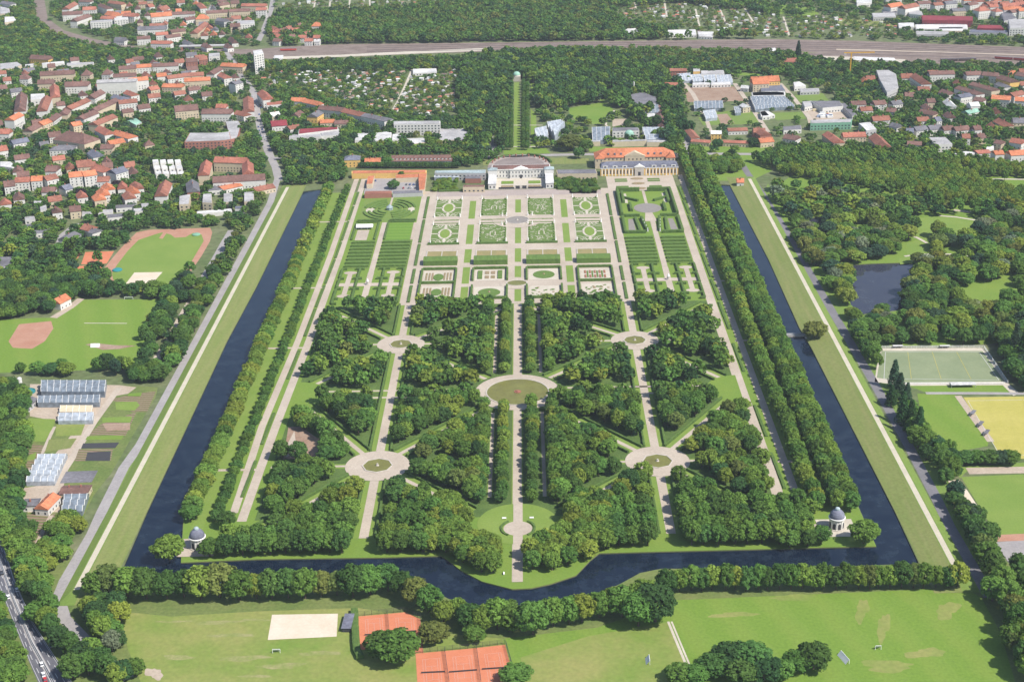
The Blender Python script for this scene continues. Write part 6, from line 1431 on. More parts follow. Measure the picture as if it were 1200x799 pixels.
# ---- centre left: office blocks
H(300,90,6.656,[(45,100,95,150,14,9,5,'r','w'),(110,280,175,270,12,6,4,'p','c'),(115,345,235,335,18,7,5,'m','w'),(245,385,330,370,14,7,3,'u','w'),(300,285,345,260,10,6,4,'b','c'),(435,290,485,258,14,11,4,'g','o'),(280,160,385,165,12,7,4,'o','w'),(385,170,500,195,12,7,4,'o','w'),(500,222,690,240,13,8,4,'b','w'),(690,245,850,280,13,8,4,'u','w'),(850,285,1035,325,15,9,2.5,'g','w'),(500,335,610,330,14,6,3,'o','c'),(615,340,715,338,14,6,3,'b','c')], 'beside the allotments', 'houses beside the allotments')
flat(zo(300,90,[(80,205),(205,190),(212,215),(85,225)],6.656), 8, 'r', 'w', 'red flat roofed white house by the town street'); flat(zo(300,90,[(335,410),(640,392),(640,410),(330,448)],6.656), 9, 'm', 'w', 'modern building with dark red flat roof and white bands', name='office_block'); flat(zo(300,90,[(262,455),(505,448),(510,470),(258,478)],6.656), 7, 'f', 'w', 'grey white banded office range in front of the dark red roof', name='office_block'); flat(zo(300,90,[(505,410),(645,405),(665,455),(510,465)],6.656), 7, 'f', 'w', 'pale stepped office building at the end of the banded range', name='office_block')
for k, q in enumerate(([(785,445),(885,435),(850,495),(770,500)], [(935,440),(1060,425),(1050,490),(915,500)], [(1065,450),(1145,445),(1130,490),(1060,495)])): flat(zo(300,90,q,6.656), 6, 'p', 'w', 'white flat roofed institute building, %s of three' % ('left', 'middle', 'right')[k], 'white institute buildings', 'institute')
flat(zo(440,120,[(160,168),(568,164),(568,190),(160,195)],7.47), 14, 'f', 'w', 'long four storey white office building with window bands', name='office_block'); flat(zo(440,120,[(560,230),(832,228),(832,330),(558,335)],7.47), 5, 'f', 'c', 'wide beige flat roofed hall right of the white office building', name='hall'); flat(zo(440,120,[(250,320),(440,312),(445,350),(330,365)],7.47), 4, 'p', 'c', 'low cream annex in front of the white office building')
house((459, 182), (530, 181.5), 15, 6, 5, 'b', 'w', 'very long brown roofed stable range with white dormers behind the hedge', 'ranges behind the car court', dormers=16, chim=0, name='stable_range')
H(300,90,6.656,[(720,610,780,608,16,7,4,'s','o','hip'),(850,635,970,632,14,5,3,'o','w')], 'behind the avenue head left of the car court', 'ranges behind the car court')
# ---- centre right: botanic garden houses, nurseries
greenhouse(zo(590,75,[(330,470),(440,462),(480,480),(400,560)],6.656), 8, 'white glass dome like show house beside the poplar walk', 'greenhouse_pale', bays=3); greenhouse(zo(590,75,[(240,520),(330,500),(350,560),(260,580)],6.656), 6, 'smaller pale glasshouse left of the white show house', 'greenhouse_pale', bays=2)
greenhouse(zo(590,75,[(690,510),(830,505),(830,590),(695,600)],6.656), 5, 'grey blue glasshouse left of the orchid houses', bays=3); flat(zo(590,75,[(850,500),(1050,498),(1060,520),(850,525)],6.656), 8, 'g', 'w', 'long glass hall with dark roof behind the cream wall', name='show_house')
greenhouse(zo(590,75,[(1080,508),(1240,508),(1270,590),(1110,590)],6.656), 5, 'white roofed glasshouse right of the dome in the cream wall', 'greenhouse_pale', bays=3)
flat(zo(590,75,[(850,595),(1115,590),(1115,602),(850,610)],6.656), 6, 'f', 'c', 'long cream garden wall building facing the main road', name='garden_wall_house', win=False); flat(zo(590,75,[(683,600),(755,598),(755,608),(683,610)],6.656), 5, 'f', 'c', 'short cream wall building left of the dome', win=False); flat(zo(590,75,[(1118,598),(1200,596),(1290,600),(1290,610),(1118,612)],6.656), 5, 'f', 'c', 'cream wall building right of the dome', win=False)
x, y = G(*zo(590,75,[(982,600)],6.656)[0]); t = thing('dome', 'pale green dome pavilion rising from the cream garden wall', 'dome', (x, y+4, 0)); MB().lathe([(5.6, 0), (5.6, 6)], 20).build('drum', 'wall_cream', t); MB().lathe([(5.8, 6), (5.5, 8), (4.4, 10), (2.6, 11.4), (.3, 12)], 20).build('cupola', 'copper', t)
flat(zo(590,75,[(970,240),(1090,222),(1190,260),(1200,310),(1010,320)],6.656), 9, 'g', 'wall_grey', 'large grey roofed research building at the edge of the botanic garden', name='research_building'); greenhouse(zo(590,75,[(1005,318),(1200,312),(1215,380),(1060,385)],6.656), 6, 'big blue grey glasshouse in front of the research building', bays=4); flat(zo(590,75,[(1060,388),(1180,384),(1185,420),(1080,430)],6.656), 5, 'p', 'w', 'white annex below the big blue grey glasshouse')
x, y = G(*zo(590,75,[(1016,240)],6.656)[0]); t = thing('chimney_stack', 'white chimney stack at the research building', 'chimney', (x, y, 0)); MB().lathe([(1.3, 0), (1.0, 17)], 12).build('shaft', 'wall_white', t)
x, y = G(*zo(590,75,[(104,130)],6.656)[0]); t = thing('mausoleum', 'small temple with pale copper green dome at the end of the poplar walk', 'temple', (x, y, 0)); t.scale = (.75, .75, .75); MB().box(-7, 7, -8, 8, 0, 9).build('wall', 'stone', t); MB().lathe([(6.5, 9), (6.5, 11)], 18).build('drum', 'wall_white', t); MB().lathe([(6.8, 11), (6.2, 13.4), (4.2, 15.6), (.4, 16.8)], 18).build('dome', 'copper', t)
mark([(x-9, y-40), (x+9, y-40), (x+9, y+10), (x-9, y+10)])
H(740,75,6.656,[(250,145,360,145,12,5,3,'r','w'),(300,35,430,35,14,6,2.5,'u','b'),(940,115,1065,110,16,9,6,'o','c'),(860,165,920,170,10,4,3,'p','w'),(750,500,900,495,12,4,2.5,'u','w'),(985,490,1050,530,14,6,4,'u','b'),(215,320,240,480,9,4,3,'b','b'),(240,480,280,500,9,4,3,'b','b'),(870,305,900,320,10,6,3,'p','c'),(620,520,700,520,12,6,2.5,'p','o'),(450,500,500,560,10,5,3,'u','w'),(470,585,615,595,8,4,2.2,'r','c'),(715,592,915,600,8,4,2.2,'r','c'),(990,590,1070,575,8,4,2.2,'r','c')], 'in the nursery quarter', 'nursery quarter buildings', chim=0)
for q, lb, m, bb in (([(485,305),(710,300),(715,345),(490,350)],'long grey glasshouse beside the ploughed plot','greenhouse_glass',2), ([(555,375),(650,360),(670,420),(580,430)],'short grey glasshouse block in the nursery quarter','greenhouse_pale',4), ([(795,345),(840,340),(855,380),(810,385)],'small grey glasshouse by the nursery lawn','greenhouse_glass',2), ([(925,265),(1100,262),(1200,330),(965,360)],'wide blue glasshouse block of the right nursery','greenhouse_glass',5), ([(350,90),(455,80),(470,130),(375,135)],'glasshouse in the far nursery row, left end','greenhouse_pale',3), ([(460,95),(540,90),(560,135),(480,140)],'glasshouse in the far nursery row, second from left','greenhouse_pale',3), ([(560,100),(650,95),(660,140),(570,145)],'glasshouse in the far nursery row, third from left','greenhouse_pale',3), ([(660,100),(770,95),(790,145),(670,150)],'glasshouse in the far nursery row, right end','greenhouse_pale',3)):
    greenhouse(zo(740,75,q,6.656), 3.5, lb, m, bb)
for q, h, r, w_, lb in (([(540,55),(720,50),(725,80),(545,85)],6,'f','w','long grey roofed hall behind the far nursery glasshouses'), ([(480,40),(535,38),(535,60),(482,62)],7,'f','o','small ochre house at the left end of the far nursery'), ([(940,225),(1100,215),(1200,220),(1200,245),(945,250)],6,'p','w','long white hall behind the wide blue glasshouse'), ([(475,150),(610,145),(612,160),(476,165)],4,'p','w','white low house below the far nursery row'), ([(620,145),(770,140),(775,160),(622,165)],4,'p','w','white low hall at the right below the far nursery row'), ([(1000,370),(1065,368),(1120,400),(1010,410)],4,'p','w','white shed right of the nursery drive')):
    flat(zo(740,75,q,6.656), h, r, w_, lb)
area('ploughed_plot', zo(740,75,[(400,180),(800,178),(880,290),(440,300)],6.656), 3, 'soil'); area('ploughed_plot', zo(740,75,[(665,395),(745,390),(805,465),(700,475)],6.656), 3, 'soil'); area('nursery_lawn', zo(740,75,[(520,420),(680,380),(860,350),(950,370),(1010,470),(560,480)],6.656), 2.5, 'dike_green'); area('verge', zo(740,75,[(400,605),(470,610),(1070,615),(1070,690),(430,690)],6.656), 2.5, 'lawn'); area('meadow_strip', zo(740,75,[(760,70),(900,70),(1000,80),(1000,95),(790,90)],6.656), 2.5, 'lawn')
H(880,75,6.656,[(0,100,110,98,16,9,6,'o','o'),(110,95,215,90,16,9,6,'o','o'),(60,580,165,570,12,5,4,'o','c'),(20,500,110,500,12,6,4,'u','b'),(600,525,690,590,13,6,4,'r','c'),(715,535,890,530,14,6,4,'r','c'),(970,540,1050,620,15,7,5,'u','c'),(780,290,890,285,12,6,4,'b','w'),(950,285,1040,285,12,6,4,'b','w'),(850,335,940,330,12,6,4,'u','w'),(945,410,1065,405,12,6,4,'u','w'),(270,545,370,560,14,6,4,'b','w')], 'near the building site right of the nurseries', 'houses by the building site')
for q, h, r, w_, lb in (([(75,170),(240,165),(270,210),(80,215)],5,'s','g','dark roofed hall in front of the ochre houses'), ([(5,222),(200,218),(260,225),(262,250),(10,255)],6,'p','w','long white nursery hall below the dark roofed hall'), ([(330,145),(380,140),(430,170),(340,180)],6,'p','w','white house beyond the right nursery drive'), ([(380,195),(530,192),(535,215),(385,222)],4,'f','g','grey flat hall beside the small meadow'), ([(400,295),(470,290),(480,330),(420,340)],5,'f','w','pale flat building at the corner of the building site'), ([(470,290),(690,290),(720,330),(560,345)],7,'g','w','long dark glass roofed hall behind the building site'), ([(690,310),(730,305),(830,400),(790,410)],5,'g','g','grey strip hall running down beside the building site'), ([(465,440),(790,430),(780,455),(465,465)],9,'f','wall_green','scaffolded new building with green netting', ), ([(840,465),(930,455),(980,510),(900,520)],9,'p','g','dark glazed house with pale roof near the brown gable'), ([(250,490),(390,480),(395,510),(255,520)],5,'g','w','grey flat house below the building site'), ([(70,375),(110,370),(150,410),(90,415)],4,'p','w','white shed in the right nursery')):
    flat(zo(880,75,q,6.656), h, r, w_, lb)
area('building_site', zo(880,75,[(450,350),(700,345),(790,430),(780,470),(450,470),(430,400)],6.656), 3, 'soil_pale'); area('small_meadow', zo(880,75,[(340,245),(560,230),(610,290),(380,300)],6.656), 3, 'dike_green'); area('nursery_lawn', zo(880,75,[(130,385),(400,375),(430,430),(200,440)],6.656), 3, 'dike_green'); greenhouse(zo(880,75,[(10,270),(260,262),(340,335),(50,350)],6.656), 4, 'wide pale blue glasshouse block beside the nursery drive', bays=6)
for k in range(16):
    x, y = G(*zo(880,75,[(random.uniform(470, 760), random.uniform(365, 420))],6.656)[0]); b = MB(); a_, c_ = random.uniform(1.5, 4), random.uniform(1.2, 2.5); b.box(-a_, a_, -c_, c_, 0, 2.4); o = b.build('site_container', 'shed_paint'); o.location = (x, y, .1); o.color = random.choice([(.7,.7,.68,1),(.5,.2,.15,1),(.3,.35,.45,1),(.6,.5,.3,1)]); tag(o, 'container standing on the building site behind the green netting', 'container', 'containers on the building site')
x, y = G(996, 88); t = thing('tower_crane', 'yellow tower crane above the far building site', 'crane', (x, y, 0)); MB().box(-.7, .7, -.7, .7, 0, 30).build('mast', 'crane_yellow', t); MB().box(-10, 32, -.5, .5, 30, 31.2).build('jib', 'crane_yellow', t); MB().box(-10, -7, -.9, .9, 28, 30).build('counterweight', 'wall_grey', t)
# ---- houses at the right
TR = 'in the upper right suburb'
H(1020,75,6.656,[(350,70,440,130,14,8,5,'u','w'),(455,55,650,50,14,8,4,'b','w'),(360,415,450,410,12,6,4,'u','w'),(15,408,145,402,12,6,4,'u','w'),(20,290,110,280,12,6,4,'b','w'),(160,290,235,280,11,6,4,'g','w'),(440,270,500,268,12,7,4,'b','c'),(395,350,510,370,12,6,4,'b','c'),(500,415,540,410,11,6,4,'s','w'),(450,480,545,470,12,6,4,'g','w'),(560,485,640,478,12,6,4,'b','w'),(650,490,760,478,12,6,4,'b','w'),(340,490,430,478,12,6,4,'g','w'),(280,500,335,500,11,6,4,'s','w'),(800,482,855,478,12,7,4,'b','w'),(715,545,775,545,12,8,4,'u','w'),(830,545,885,540,12,6,4,'b','c'),(690,170,860,220,14,9,3,'b','w'),(800,140,980,190,14,9,3,'b','c'),(1020,85,1130,120,15,10,4,'b','o'),(820,255,890,265,12,7,4,'b','w'),(770,300,840,295,12,7,4,'p','w'),(740,365,830,345,12,5,3,'c','w'),(950,240,1095,250,14,8,4,'o','w'),(1130,255,1230,260,14,8,4,'o','w'),(1000,420,1080,460,14,6,4,'u','c'),(1090,225,1180,205,14,8,4,'u','w'),(560,195,630,215,12,6,4,'b','w'),(600,270,640,310,11,6,4,'p','w'),(960,675,1030,672,14,8,3,'o','w'),(1080,675,1200,668,14,8,4,'o','w'),(1105,575,1200,590,14,8,4,'r','w'),(820,675,920,668,14,4,2,'r','w'),(980,590,1040,600,12,6,3,'b','c'),(290,600,400,605,12,4,3,'b','w'),(170,455,230,470,10,6,4,'g','w'),(130,340,200,345,11,6,4,'b','w'),(680,240,770,225,13,8,3,'s','w'),(740,60,860,55,13,8,4,'b','w'),(880,60,1000,70,13,8,4,'b','w'),(1150,60,1230,75,13,8,4,'b','w'),(1000,140,1070,165,13,8,3,'g','w')], TR, 'houses of the upper right suburb', name='suburb_house')
flat(zo(1020,75,[(455,575),(585,572),(640,625),(500,630)],6.656), 9, 'f', 'w', 'white office block with dark window bands behind the lime avenue', name='office_block'); flat(zo(1020,75,[(45,50),(140,48),(200,80),(220,190),(130,230),(70,120)],6.656), 10, 'f', 'g', 'large grey stepped building among trees at the upper right', name='college_building')
for q, h, lb in (([(650,690),(810,680),(815,700),(660,710)],4,'pale flat shop strip beyond the lime avenue'), ([(900,650),(960,640),(965,660),(905,670)],5,'small pale flat house near the orange roofs')): flat(zo(1020,75,q,6.656), h, 'p', 'w', lb)
# ---- smaller houses filling the quarters between the measured ones
def fill(px, n, spacing, angs, areaw, group, roofs='ubbugrob', he=(6, 9), nm='town_house'):
    pts = scatter(GP(px), spacing, .35, occ); random.shuffle(pts); k = 0
    for x, y in pts:
        if k >= n: break
        a = R(random.choice(angs)+random.uniform(-6, 6)); L = random.uniform(9, 17); D = random.uniform(9, 11.5)
        if any(occ(x+math.cos(a)*q*L*.5+math.sin(a)*e, y+math.sin(a)*q*L*.5-math.cos(a)*e) for q in (-1, 0, 1) for e in (-4, 4)): continue
        rc = random.choice(roofs); wc = random.choice('wwwc'); c, s_ = math.cos(a)*L/2, math.sin(a)*L/2
        house((x-c, y-s_), (x+c, y+s_), D, random.uniform(*he), random.uniform(4, 5.5), rc, wc, '%s roofed %s house %s' % (ROOFW[RC[rc]], WALLW[WC[wc]], areaw), group, px=False, name=nm); k += 1
fill([(-10,92),(60,78),(150,72),(262,70),(285,96),(270,118),(225,122),(160,140),(130,165),(60,178),(-10,172)], 46, 19, (25, 25, 115), TL, GL)
fill([(0,205),(20,190),(150,190),(175,235),(100,262),(0,250)], 16, 21, (20, 110), 'above the running track', 'houses above the running track')
fill([(150,4),(300,4),(298,50),(180,50),(120,34)], 36, 19, (10, 100), 'north of the railway, upper left', 'houses north of the railway, upper left', nm='terrace_house')
fill([(1005,98),(1100,84),(1210,84),(1210,172),(1110,172),(1030,150)], 16, 26, (0, 0, 90), TR, 'houses of the upper right suburb', 'buugbo', (5, 7), 'suburb_house')
fill([(1030,2),(1215,0),(1215,30),(1130,14)], 40, 17, (10, 100), 'in the top right city', 'city houses at the top right', 'rrrobu', (9, 13), 'city_house')
# ---- works and town beyond the railway, right
for q, h, r, w_, lb in (([(480,110),(840,118),(840,150),(485,145)],10,'m','maroon','long maroon factory hall beyond the railway'), ([(880,178),(1035,180),(1060,205),(870,200)],8,'m','maroon','smaller maroon factory hall beyond the railway'), ([(820,210),(1080,215),(1085,235),(815,230)],5,'s','g','dark flat works in front of the smaller maroon hall'), ([(435,175),(800,172),(805,205),(440,205)],4,'p','w','very long white flat warehouse in front of the maroon hall'), ([(440,220),(670,225),(670,245),(440,245)],5,'f','wall_grey','grey blue shed by the tracks'), ([(1090,140),(1200,135),(1260,200),(1100,200)],12,'f','w','big pale grey hall at the right edge beyond the railway'), ([(1035,85),(1100,85),(1150,130),(1060,150)],9,'g','g','grey hall left of the big pale one'), ([(315,165),(425,160),(430,190),(320,195)],4,'p','w','white flat yard building at the left of the warehouse'), ([(130,95),(290,92),(300,120),(140,125)],6,'f','g','grey depot hall beyond the meadow at the top right'), ([(200,70),(300,72),(310,95),(210,92)],5,'g','w','dark roofed depot near the red roofs at the top'), ([(600,195),(770,195),(775,220),(600,220)],4,'p','c','pale store in front of the white warehouse'), ([(0,400),(290,410),(300,430),(0,425)],4,'p','w','long white platform roof beside the tracks'), ([(20,5),(130,0),(130,20),(25,30)],7,'p','w','white flat building at the top right by the poplars'), ([(390,60),(480,80),(490,110),(390,100)],6,'f','w','pale works building with vents left of the maroon hall')):
    flat(zo(1000,0,q,6), h, r, w_, lb)
H(1000,0,6,[(240,30,330,15,16,10,5,'o','w'),(340,40,440,20,16,10,5,'u','w'),(880,50,930,45,16,11,6,'r','w','hip'),(1000,55,1020,60,14,10,5,'r','w','hip'),(1090,25,1200,10,15,10,5,'r','w'),(1050,50,1180,45,15,10,4,'o','w'),(640,10,720,5,14,10,4,'g','w'),(800,20,860,10,14,9,4,'b','w'),(450,10,540,5,14,9,4,'b','w'),(690,60,780,55,14,8,4,'g','c'),(930,15,1010,5,14,9,4,'u','w'),(1100,70,1180,60,14,9,4,'b','w'),(560,20,620,15,14,9,4,'u','w')], 'in the top right city', 'city houses at the top right', name='city_house')
x, y = G(935, 70); t = thing('conifer_tree', 'tall dark conifer beside the railway', 'tree', (x, y, 0)); t.scale = (1.3, 1.3, 1.7); c = link_mesh('crown', CROWNS['conifer'][0], t); c.color = (.03, .06, .03, 1); link_mesh('trunk', TRUNKS['conifer'][0], t)
flat(zo(900,0,[(0,228),(35,226),(38,240),(0,245)]), 5, 'p', 'c', 'pale hut beside the tracks left of the tall conifer'); flat([(918,68),(935,68),(936,73),(918,73)], 4, 'r', 'b', 'red roofed signal hut at the foot of the tall conifer')
for q, lb in ((zo(600,0,[(522,135),(590,132),(590,160),(525,160)]),'pinkish workshop yard house north of the railway'), (zo(600,0,[(725,142),(860,140),(865,165),(730,168)]),'pale flat works north of the railway'), (zo(600,0,[(870,150),(945,150),(940,175),(875,172)]),'blue grey flat hall north of the railway'), (zo(300,0,[(735,325),(845,322),(848,340),(735,345)]),'white allotment club house at the head of the path'), (zo(300,0,[(85,262),(128,260),(128,275),(85,278)]),'small white flat hut beside the railway near the tower')): flat(q, 4, 'p', 'w', lb)
H(300,0,4,[(80,140,105,140,11,6,4,'r','w'),(110,135,140,130,11,6,4,'b','w'),(140,125,165,120,11,6,4,'u','w'),(165,135,200,130,11,6,4,'r','w'),(195,110,215,108,11,7,4,'b','w'),(270,105,300,105,11,8,6,'o','w','hip'),(100,165,130,165,11,6,4,'r','w'),(150,165,180,160,11,6,4,'b','w'),(200,165,235,165,11,6,4,'r','w'),(225,150,255,145,11,6,4,'u','w'),(270,165,300,165,11,6,4,'r','w'),(230,180,265,180,11,6,4,'r','w'),(85,180,115,182,11,6,4,'b','w'),(275,185,300,185,11,5,3,'p','w')], 'in the small estate', 'small estate north of the railway', name='estate_house')
# ---- running track and left sports field
area('running_track', zo(0,200,[(465,490),(510,430),(570,360),(640,290),(700,278),(985,268),(995,290),(985,330),(945,400),(880,495),(850,500),(540,530),(480,520)]), 2, 'track')
area('track_infield', zo(0,200,[(525,480),(550,440),(600,375),(650,325),(740,295),(760,290),(800,300),(820,315),(870,312),(905,292),(945,300),(955,330),(890,440),(820,520),(780,535),(560,530),(530,510)]), 3, 'lawn_bright')
area('sand_field', zo(0,200,[(590,530),(630,478),(762,476),(715,528)]), 4.5, 'sand'); area('track_bay', zo(0,200,[(745,318),(765,290),(783,290),(763,320)]), 4.5, 'track')
area('clay_court', zo(0,200,[(400,382),(535,378),(500,436),(380,440)]), 3, 'clay'); area('clay_court', zo(0,200,[(350,448),(490,442),(460,482),(320,485)]), 3, 'clay'); area('clay_court', zo(0,200,[(285,390),(380,385),(360,420),(290,425)]), 3, 'clay')
area('sports_field', zo(0,200,[(-80,740),(0,700),(170,690),(240,690),(300,640),(380,605),(775,602),(740,680),(670,760),(690,860),(650,910),(560,930),(-80,950)]), 2, 'mown_side'); area('bare_patch', zo(0,200,[(90,720),(240,705),(250,740),(210,800),(150,835),(60,830),(40,800)]), 3, 'track')
line('sports_path', zo(0,200,[(250,690),(330,640),(380,600)]), 7, 3.5, 'soil_pale'); line('pitch_line', zo(0,200,[(395,715),(595,716)]), 1.2, 4, 'gravel_pale', 0); area('worn_patch', zo(0,400,[(400,15),(440,8),(540,18),(640,20),(560,36),(480,40)]), 3, 'soil', False)
x, y = G(*zo(0,200,[(550,468)])[0]); tag(MB().lathe([(4.5, 0), (4.5, .8), (3.5, 1.4), (.2, 1.7)], 16).build('landing_mat', 'teal'), 'teal landing mat at the left bend of the running track', 'landing mat').location = (x, y, .15)
x, y = G(*zo(0,200,[(920,302)])[0]); tag(MB().lathe([(4, 0), (4, .8), (3, 1.3), (.2, 1.6)], 16).build('landing_mat', 'wall_green'), 'green landing mat at the far bend of the running track', 'landing mat').location = (x, y, .15)
# ---- allotments: sheds scattered among the plots
SHEDM = MB(); SHEDM.box(-2.3, 2.3, -1.8, 1.8, 0, 2.3, 0); SHEDM.gable(-2.3, 2.3, -1.8, 1.8, 2.32, 3.4, 1, .3, .1); SHEDM = SHEDM.mesh('garden_shed', ['wall_white', 'shed_paint'])
def sheds(px, n, label, group):
    pts = scatter(GP(px), 15, .48, occ); random.shuffle(pts)
    for x, y in pts[:n]:
        o = link_mesh('garden_shed', SHEDM); o.location = (x, y, 0); s = random.uniform(.85, 1.4); o.scale = (s, s, random.uniform(.9, 1.2)); o.rotation_euler = (0, 0, random.choice((0, PI/2))+random.uniform(-.3, .3)); o.color = (*random.choice([(.6,.6,.57),(.4,.15,.1),(.45,.44,.42),(.4,.4,.42),(.16,.12,.1),(.3,.2,.15)]), 1)
        tag(o, label, 'garden shed', group)
        mark([(x-3, y-7), (x+3, y-7), (x+3, y+3), (x-3, y+3)])
sheets('park_grass', [GP([(812,178.5),(900,179),(905,200),(880,212),(842,212),(830,200)])], .8, 'lawn'); house((863.5,209), (871.5,209), 9, 4.5, 3.5, 'o', 'w', 'small orange roofed gatehouse at the head of the right moat dike', 'gatehouses', name='gatehouse')
for x, y in scatter(GP([(812,187),(868,187),(872,203),(835,206)]), 9, .4, occ): tree(x, y, random.uniform(6, 9), random.uniform(3.8, 5), random.choice(['linden', 'mid', 'light']), 'round bright tree at the head of the right moat', 'trees at the head of the right moat', 'moat_head_tree')
AL1 = [(305,88),(350,84),(480,84),(545,82),(540,100),(536,132),(500,140),(470,136),(430,128),(380,115),(345,108),(315,104)]
AL2 = [(330,6),(360,-2),(540,-3),(565,6),(440,14),(340,20)]; AL3 = [(720,10),(800,4),(900,18),(1000,22),(1055,30),(1050,44),(960,44),(840,42),(760,32),(720,24)]
sheds(AL1, 190, 'small garden shed among the hedged plots of the allotments left of the poplar walk', 'sheds of the central allotments'); sheds(AL2, 40, 'tiny shed in the allotments at the top left of the wood', 'sheds of the top left allotments'); sheds(AL3, 120, 'tiny garden shed in the allotments north of the railway on the right', 'sheds of the right allotments')
# ---- botanic garden lawns and poplar walk
area('poplar_lawn', [(602.5,97),(608.5,97),(610,177),(602,177)], 3, 'lawn_bright'); line('park_path', [(595,172),(645,172)], 3, 4, 'gravel_pale', 0); line('park_path', [(602,147),(636,147)], 2.4, 4, 'gravel_pale', 0); area('poplar_lawn', [(622,97),(632,99),(630,112),(622,112)], 3, 'lawn_bright'); area('poplar_lawn', [(622,128),(628,134),(630,176),(622,177)], 3, 'lawn')
area('verge', [(590,175),(640,174),(645,180),(590,181)], 2.4, 'lawn'); area('verge', [(690,172),(745,173),(795,174),(795,178),(690,178)], 2.4, 'lawn'); area('verge', [(566,188),(600,186),(660,185),(690,186),(690,192),(566,194)], 2.4, 'dike_grass')
area('botanic_lawn', zo(590,75,[(500,350),(600,330),(720,310),(760,300),(830,310),(860,370),(800,420),(780,470),(640,470),(560,440),(520,400)],6.656), 2.5, 'lawn'); area('botanic_lawn', zo(590,75,[(760,215),(840,205),(900,215),(850,260),(820,300),(755,300)],6.656), 2.5, 'lawn'); line('park_path', zo(590,75,[(865,365),(800,430),(800,480),(830,500)],6.656), 2.6, 4, 'gravel_pale', 1); line('park_path', zo(590,75,[(790,210),(860,235)],6.656), 2.6, 4, 'gravel_pale', 0); area('rock_garden', zo(590,75,[(850,430),(960,430),(960,480),(850,490)],6.656), 3, 'soil_pale')
for xx, n_ in ((596.5, 'left'), (615.5, 'right')):
    for k in range(26):
        v = 176-k*3.05; 
        for du in (-2.2, 2.2):
            x, y = G(xx+du+(k*.02), v); tree(x, y, random.uniform(8.5, 10), random.uniform(2.7, 3.1), random.choice(['deep', 'mid']), 'clipped tree in the %s double row of the long green walk behind the palace' % n_, 'rows of the long green walk', 'walk_tree'); mark(circle(x, y, 4, 8))
for u, v, r, h, g, lb in ((668,176,13,17,'olive','huge spreading olive green tree in front of the glasshouses'), (686,178,8,14,'deep','tree at the right side of the huge spreading tree'), (678,186,6,13,'deep','dark tree on the verge right of the palace'), (782,182,10,15,'deep','large dark tree at the right end of the orange roof'), (841,172,6,9,'dark','dark round tree on the verge before the red roofed wall'), (882,172,7,10,'dark','dark tree beside the end of the red roofed wall'), (857,186,5,11,'dark','slim dark tree beside the main road'), (500,180,6.5,9,'copper','dark copper tree behind the long stable range'), (575,132,10,15,'copper','very dark copper beech in the botanic garden'), (536,190,8,11,'light','bright round tree left of the palace')):
    single(u, v, r, h, g, lb)
for u, v in ((95,232),(144,228),(137,222),(247,35),(276,38)): single(u, v, 5.5, 10, 'copper', 'dark copper tree among the houses at the upper left')['group'] = 'copper trees of the town'
# hedge like row of trees in front of the stable range
for k in range(34):
    x, y = G(424+k*3.4, 197.2); tree(x, y, 7, 3.6, random.choice(['deep', 'dark']), 'tree in the dense clipped row before the long brown stable range', 'row before the stable range', 'row_tree'); mark(circle(x, y, 4, 8))
# ---- tree masses of the town, the woods and the railway banks
def mass(px, spacing, kinds, h, r, shp='far', keep=1.0):
    out = []
    for x, y in scatter(GP(px), spacing, .46, occ):
        if random.random() > keep: continue
        out.append((x, y, random.uniform(*h), random.uniform(*r), random.choice(kinds), shp))
    return out
TOWNK = ['mid']*4+['deep']*5+['dark']*4+['light','linden','olive','blue']
mark(GP([(128,331),(217,329),(217,342),(128,344)])); mark(GP([(240,268),(275,266),(240,335),(220,335)]))
m_ = mass([(-30,66),(60,66),(150,66),(210,66),(300,70),(308,86),(312,104),(300,112),(322,185),(330,205),(318,228),(300,260),(268,335),(245,370),(215,420),(190,450),(165,455),(150,440),(0,440),(-60,450),(-60,66)], 9.5, TOWNK, (8, 14), (4.2, 6.6), 'mid')
m_ = [q if q[1] < 1330 else (q[0], q[1], q[2]*.72, q[3]*.9, q[4], 'far' if q[1] > 1750 else 'mid') for q in m_ if q[1] < 1330 or random.random() < .78]
# nearest of these as trees of their own
m_.sort(key=lambda s: s[1])
for i, (x, y, h, r, g, _) in enumerate(m_[:300]):
    tree(x, y, h, r, g, '%s tree around the left sports grounds %s' % (WORD[g], 'near the lower field' if y < 1150 else 'near the running track'), 'trees around the left sports grounds', 'sports_ground_tree')
tree_mass('town_trees', 'trees between the houses of the upper left quarter', m_[300:])
m2 = mass([(320,104),(345,108),(380,116),(430,130),(470,138),(500,142),(540,140),(600,178),(590,190),(560,196),(520,198),(420,198),(405,205),(390,222),(345,232),(330,205),(318,180),(308,140)], 9.0, TOWNK, (7, 12), (4, 6), 'mid')
tree_mass('roadside_trees', 'trees along the main road left of the palace', m2)
for u0, v0, u1, v1 in ((370,-1,367,14),(387,-1,386,13),(410,-1,409,12),(433,-1,434,12),(744,-1,745,11),(778,-1,782,22),(815,11,820,32),(842,7,850,26),(870,6,884,28),(918,20,925,42)): line('allotment_path', [(u0,v0),(u1,v1)], 3, 3, 'gravel_pale', 3)
m3 = mass(AL1, 7.5, ['mid','deep','olive','light','dark'], (3, 6.5), (2.4, 4.2), 'far', .8)+mass([(300,78),(400,74),(545,70),(545,83),(300,88)], 9, TOWNK, (8, 12), (4, 6))+mass(AL2, 9, ['mid','light','olive'], (2.5, 5), (2.5, 4), 'far', .6)+mass(AL3, 9, ['mid','light','olive','deep'], (2.5, 5), (2.5, 4), 'far', .6)
for pl_ in (AL2, AL3): mark(GP(pl_))
tree_mass('allotment_greenery', 'hedges and small fruit trees of the allotment plots', m3)
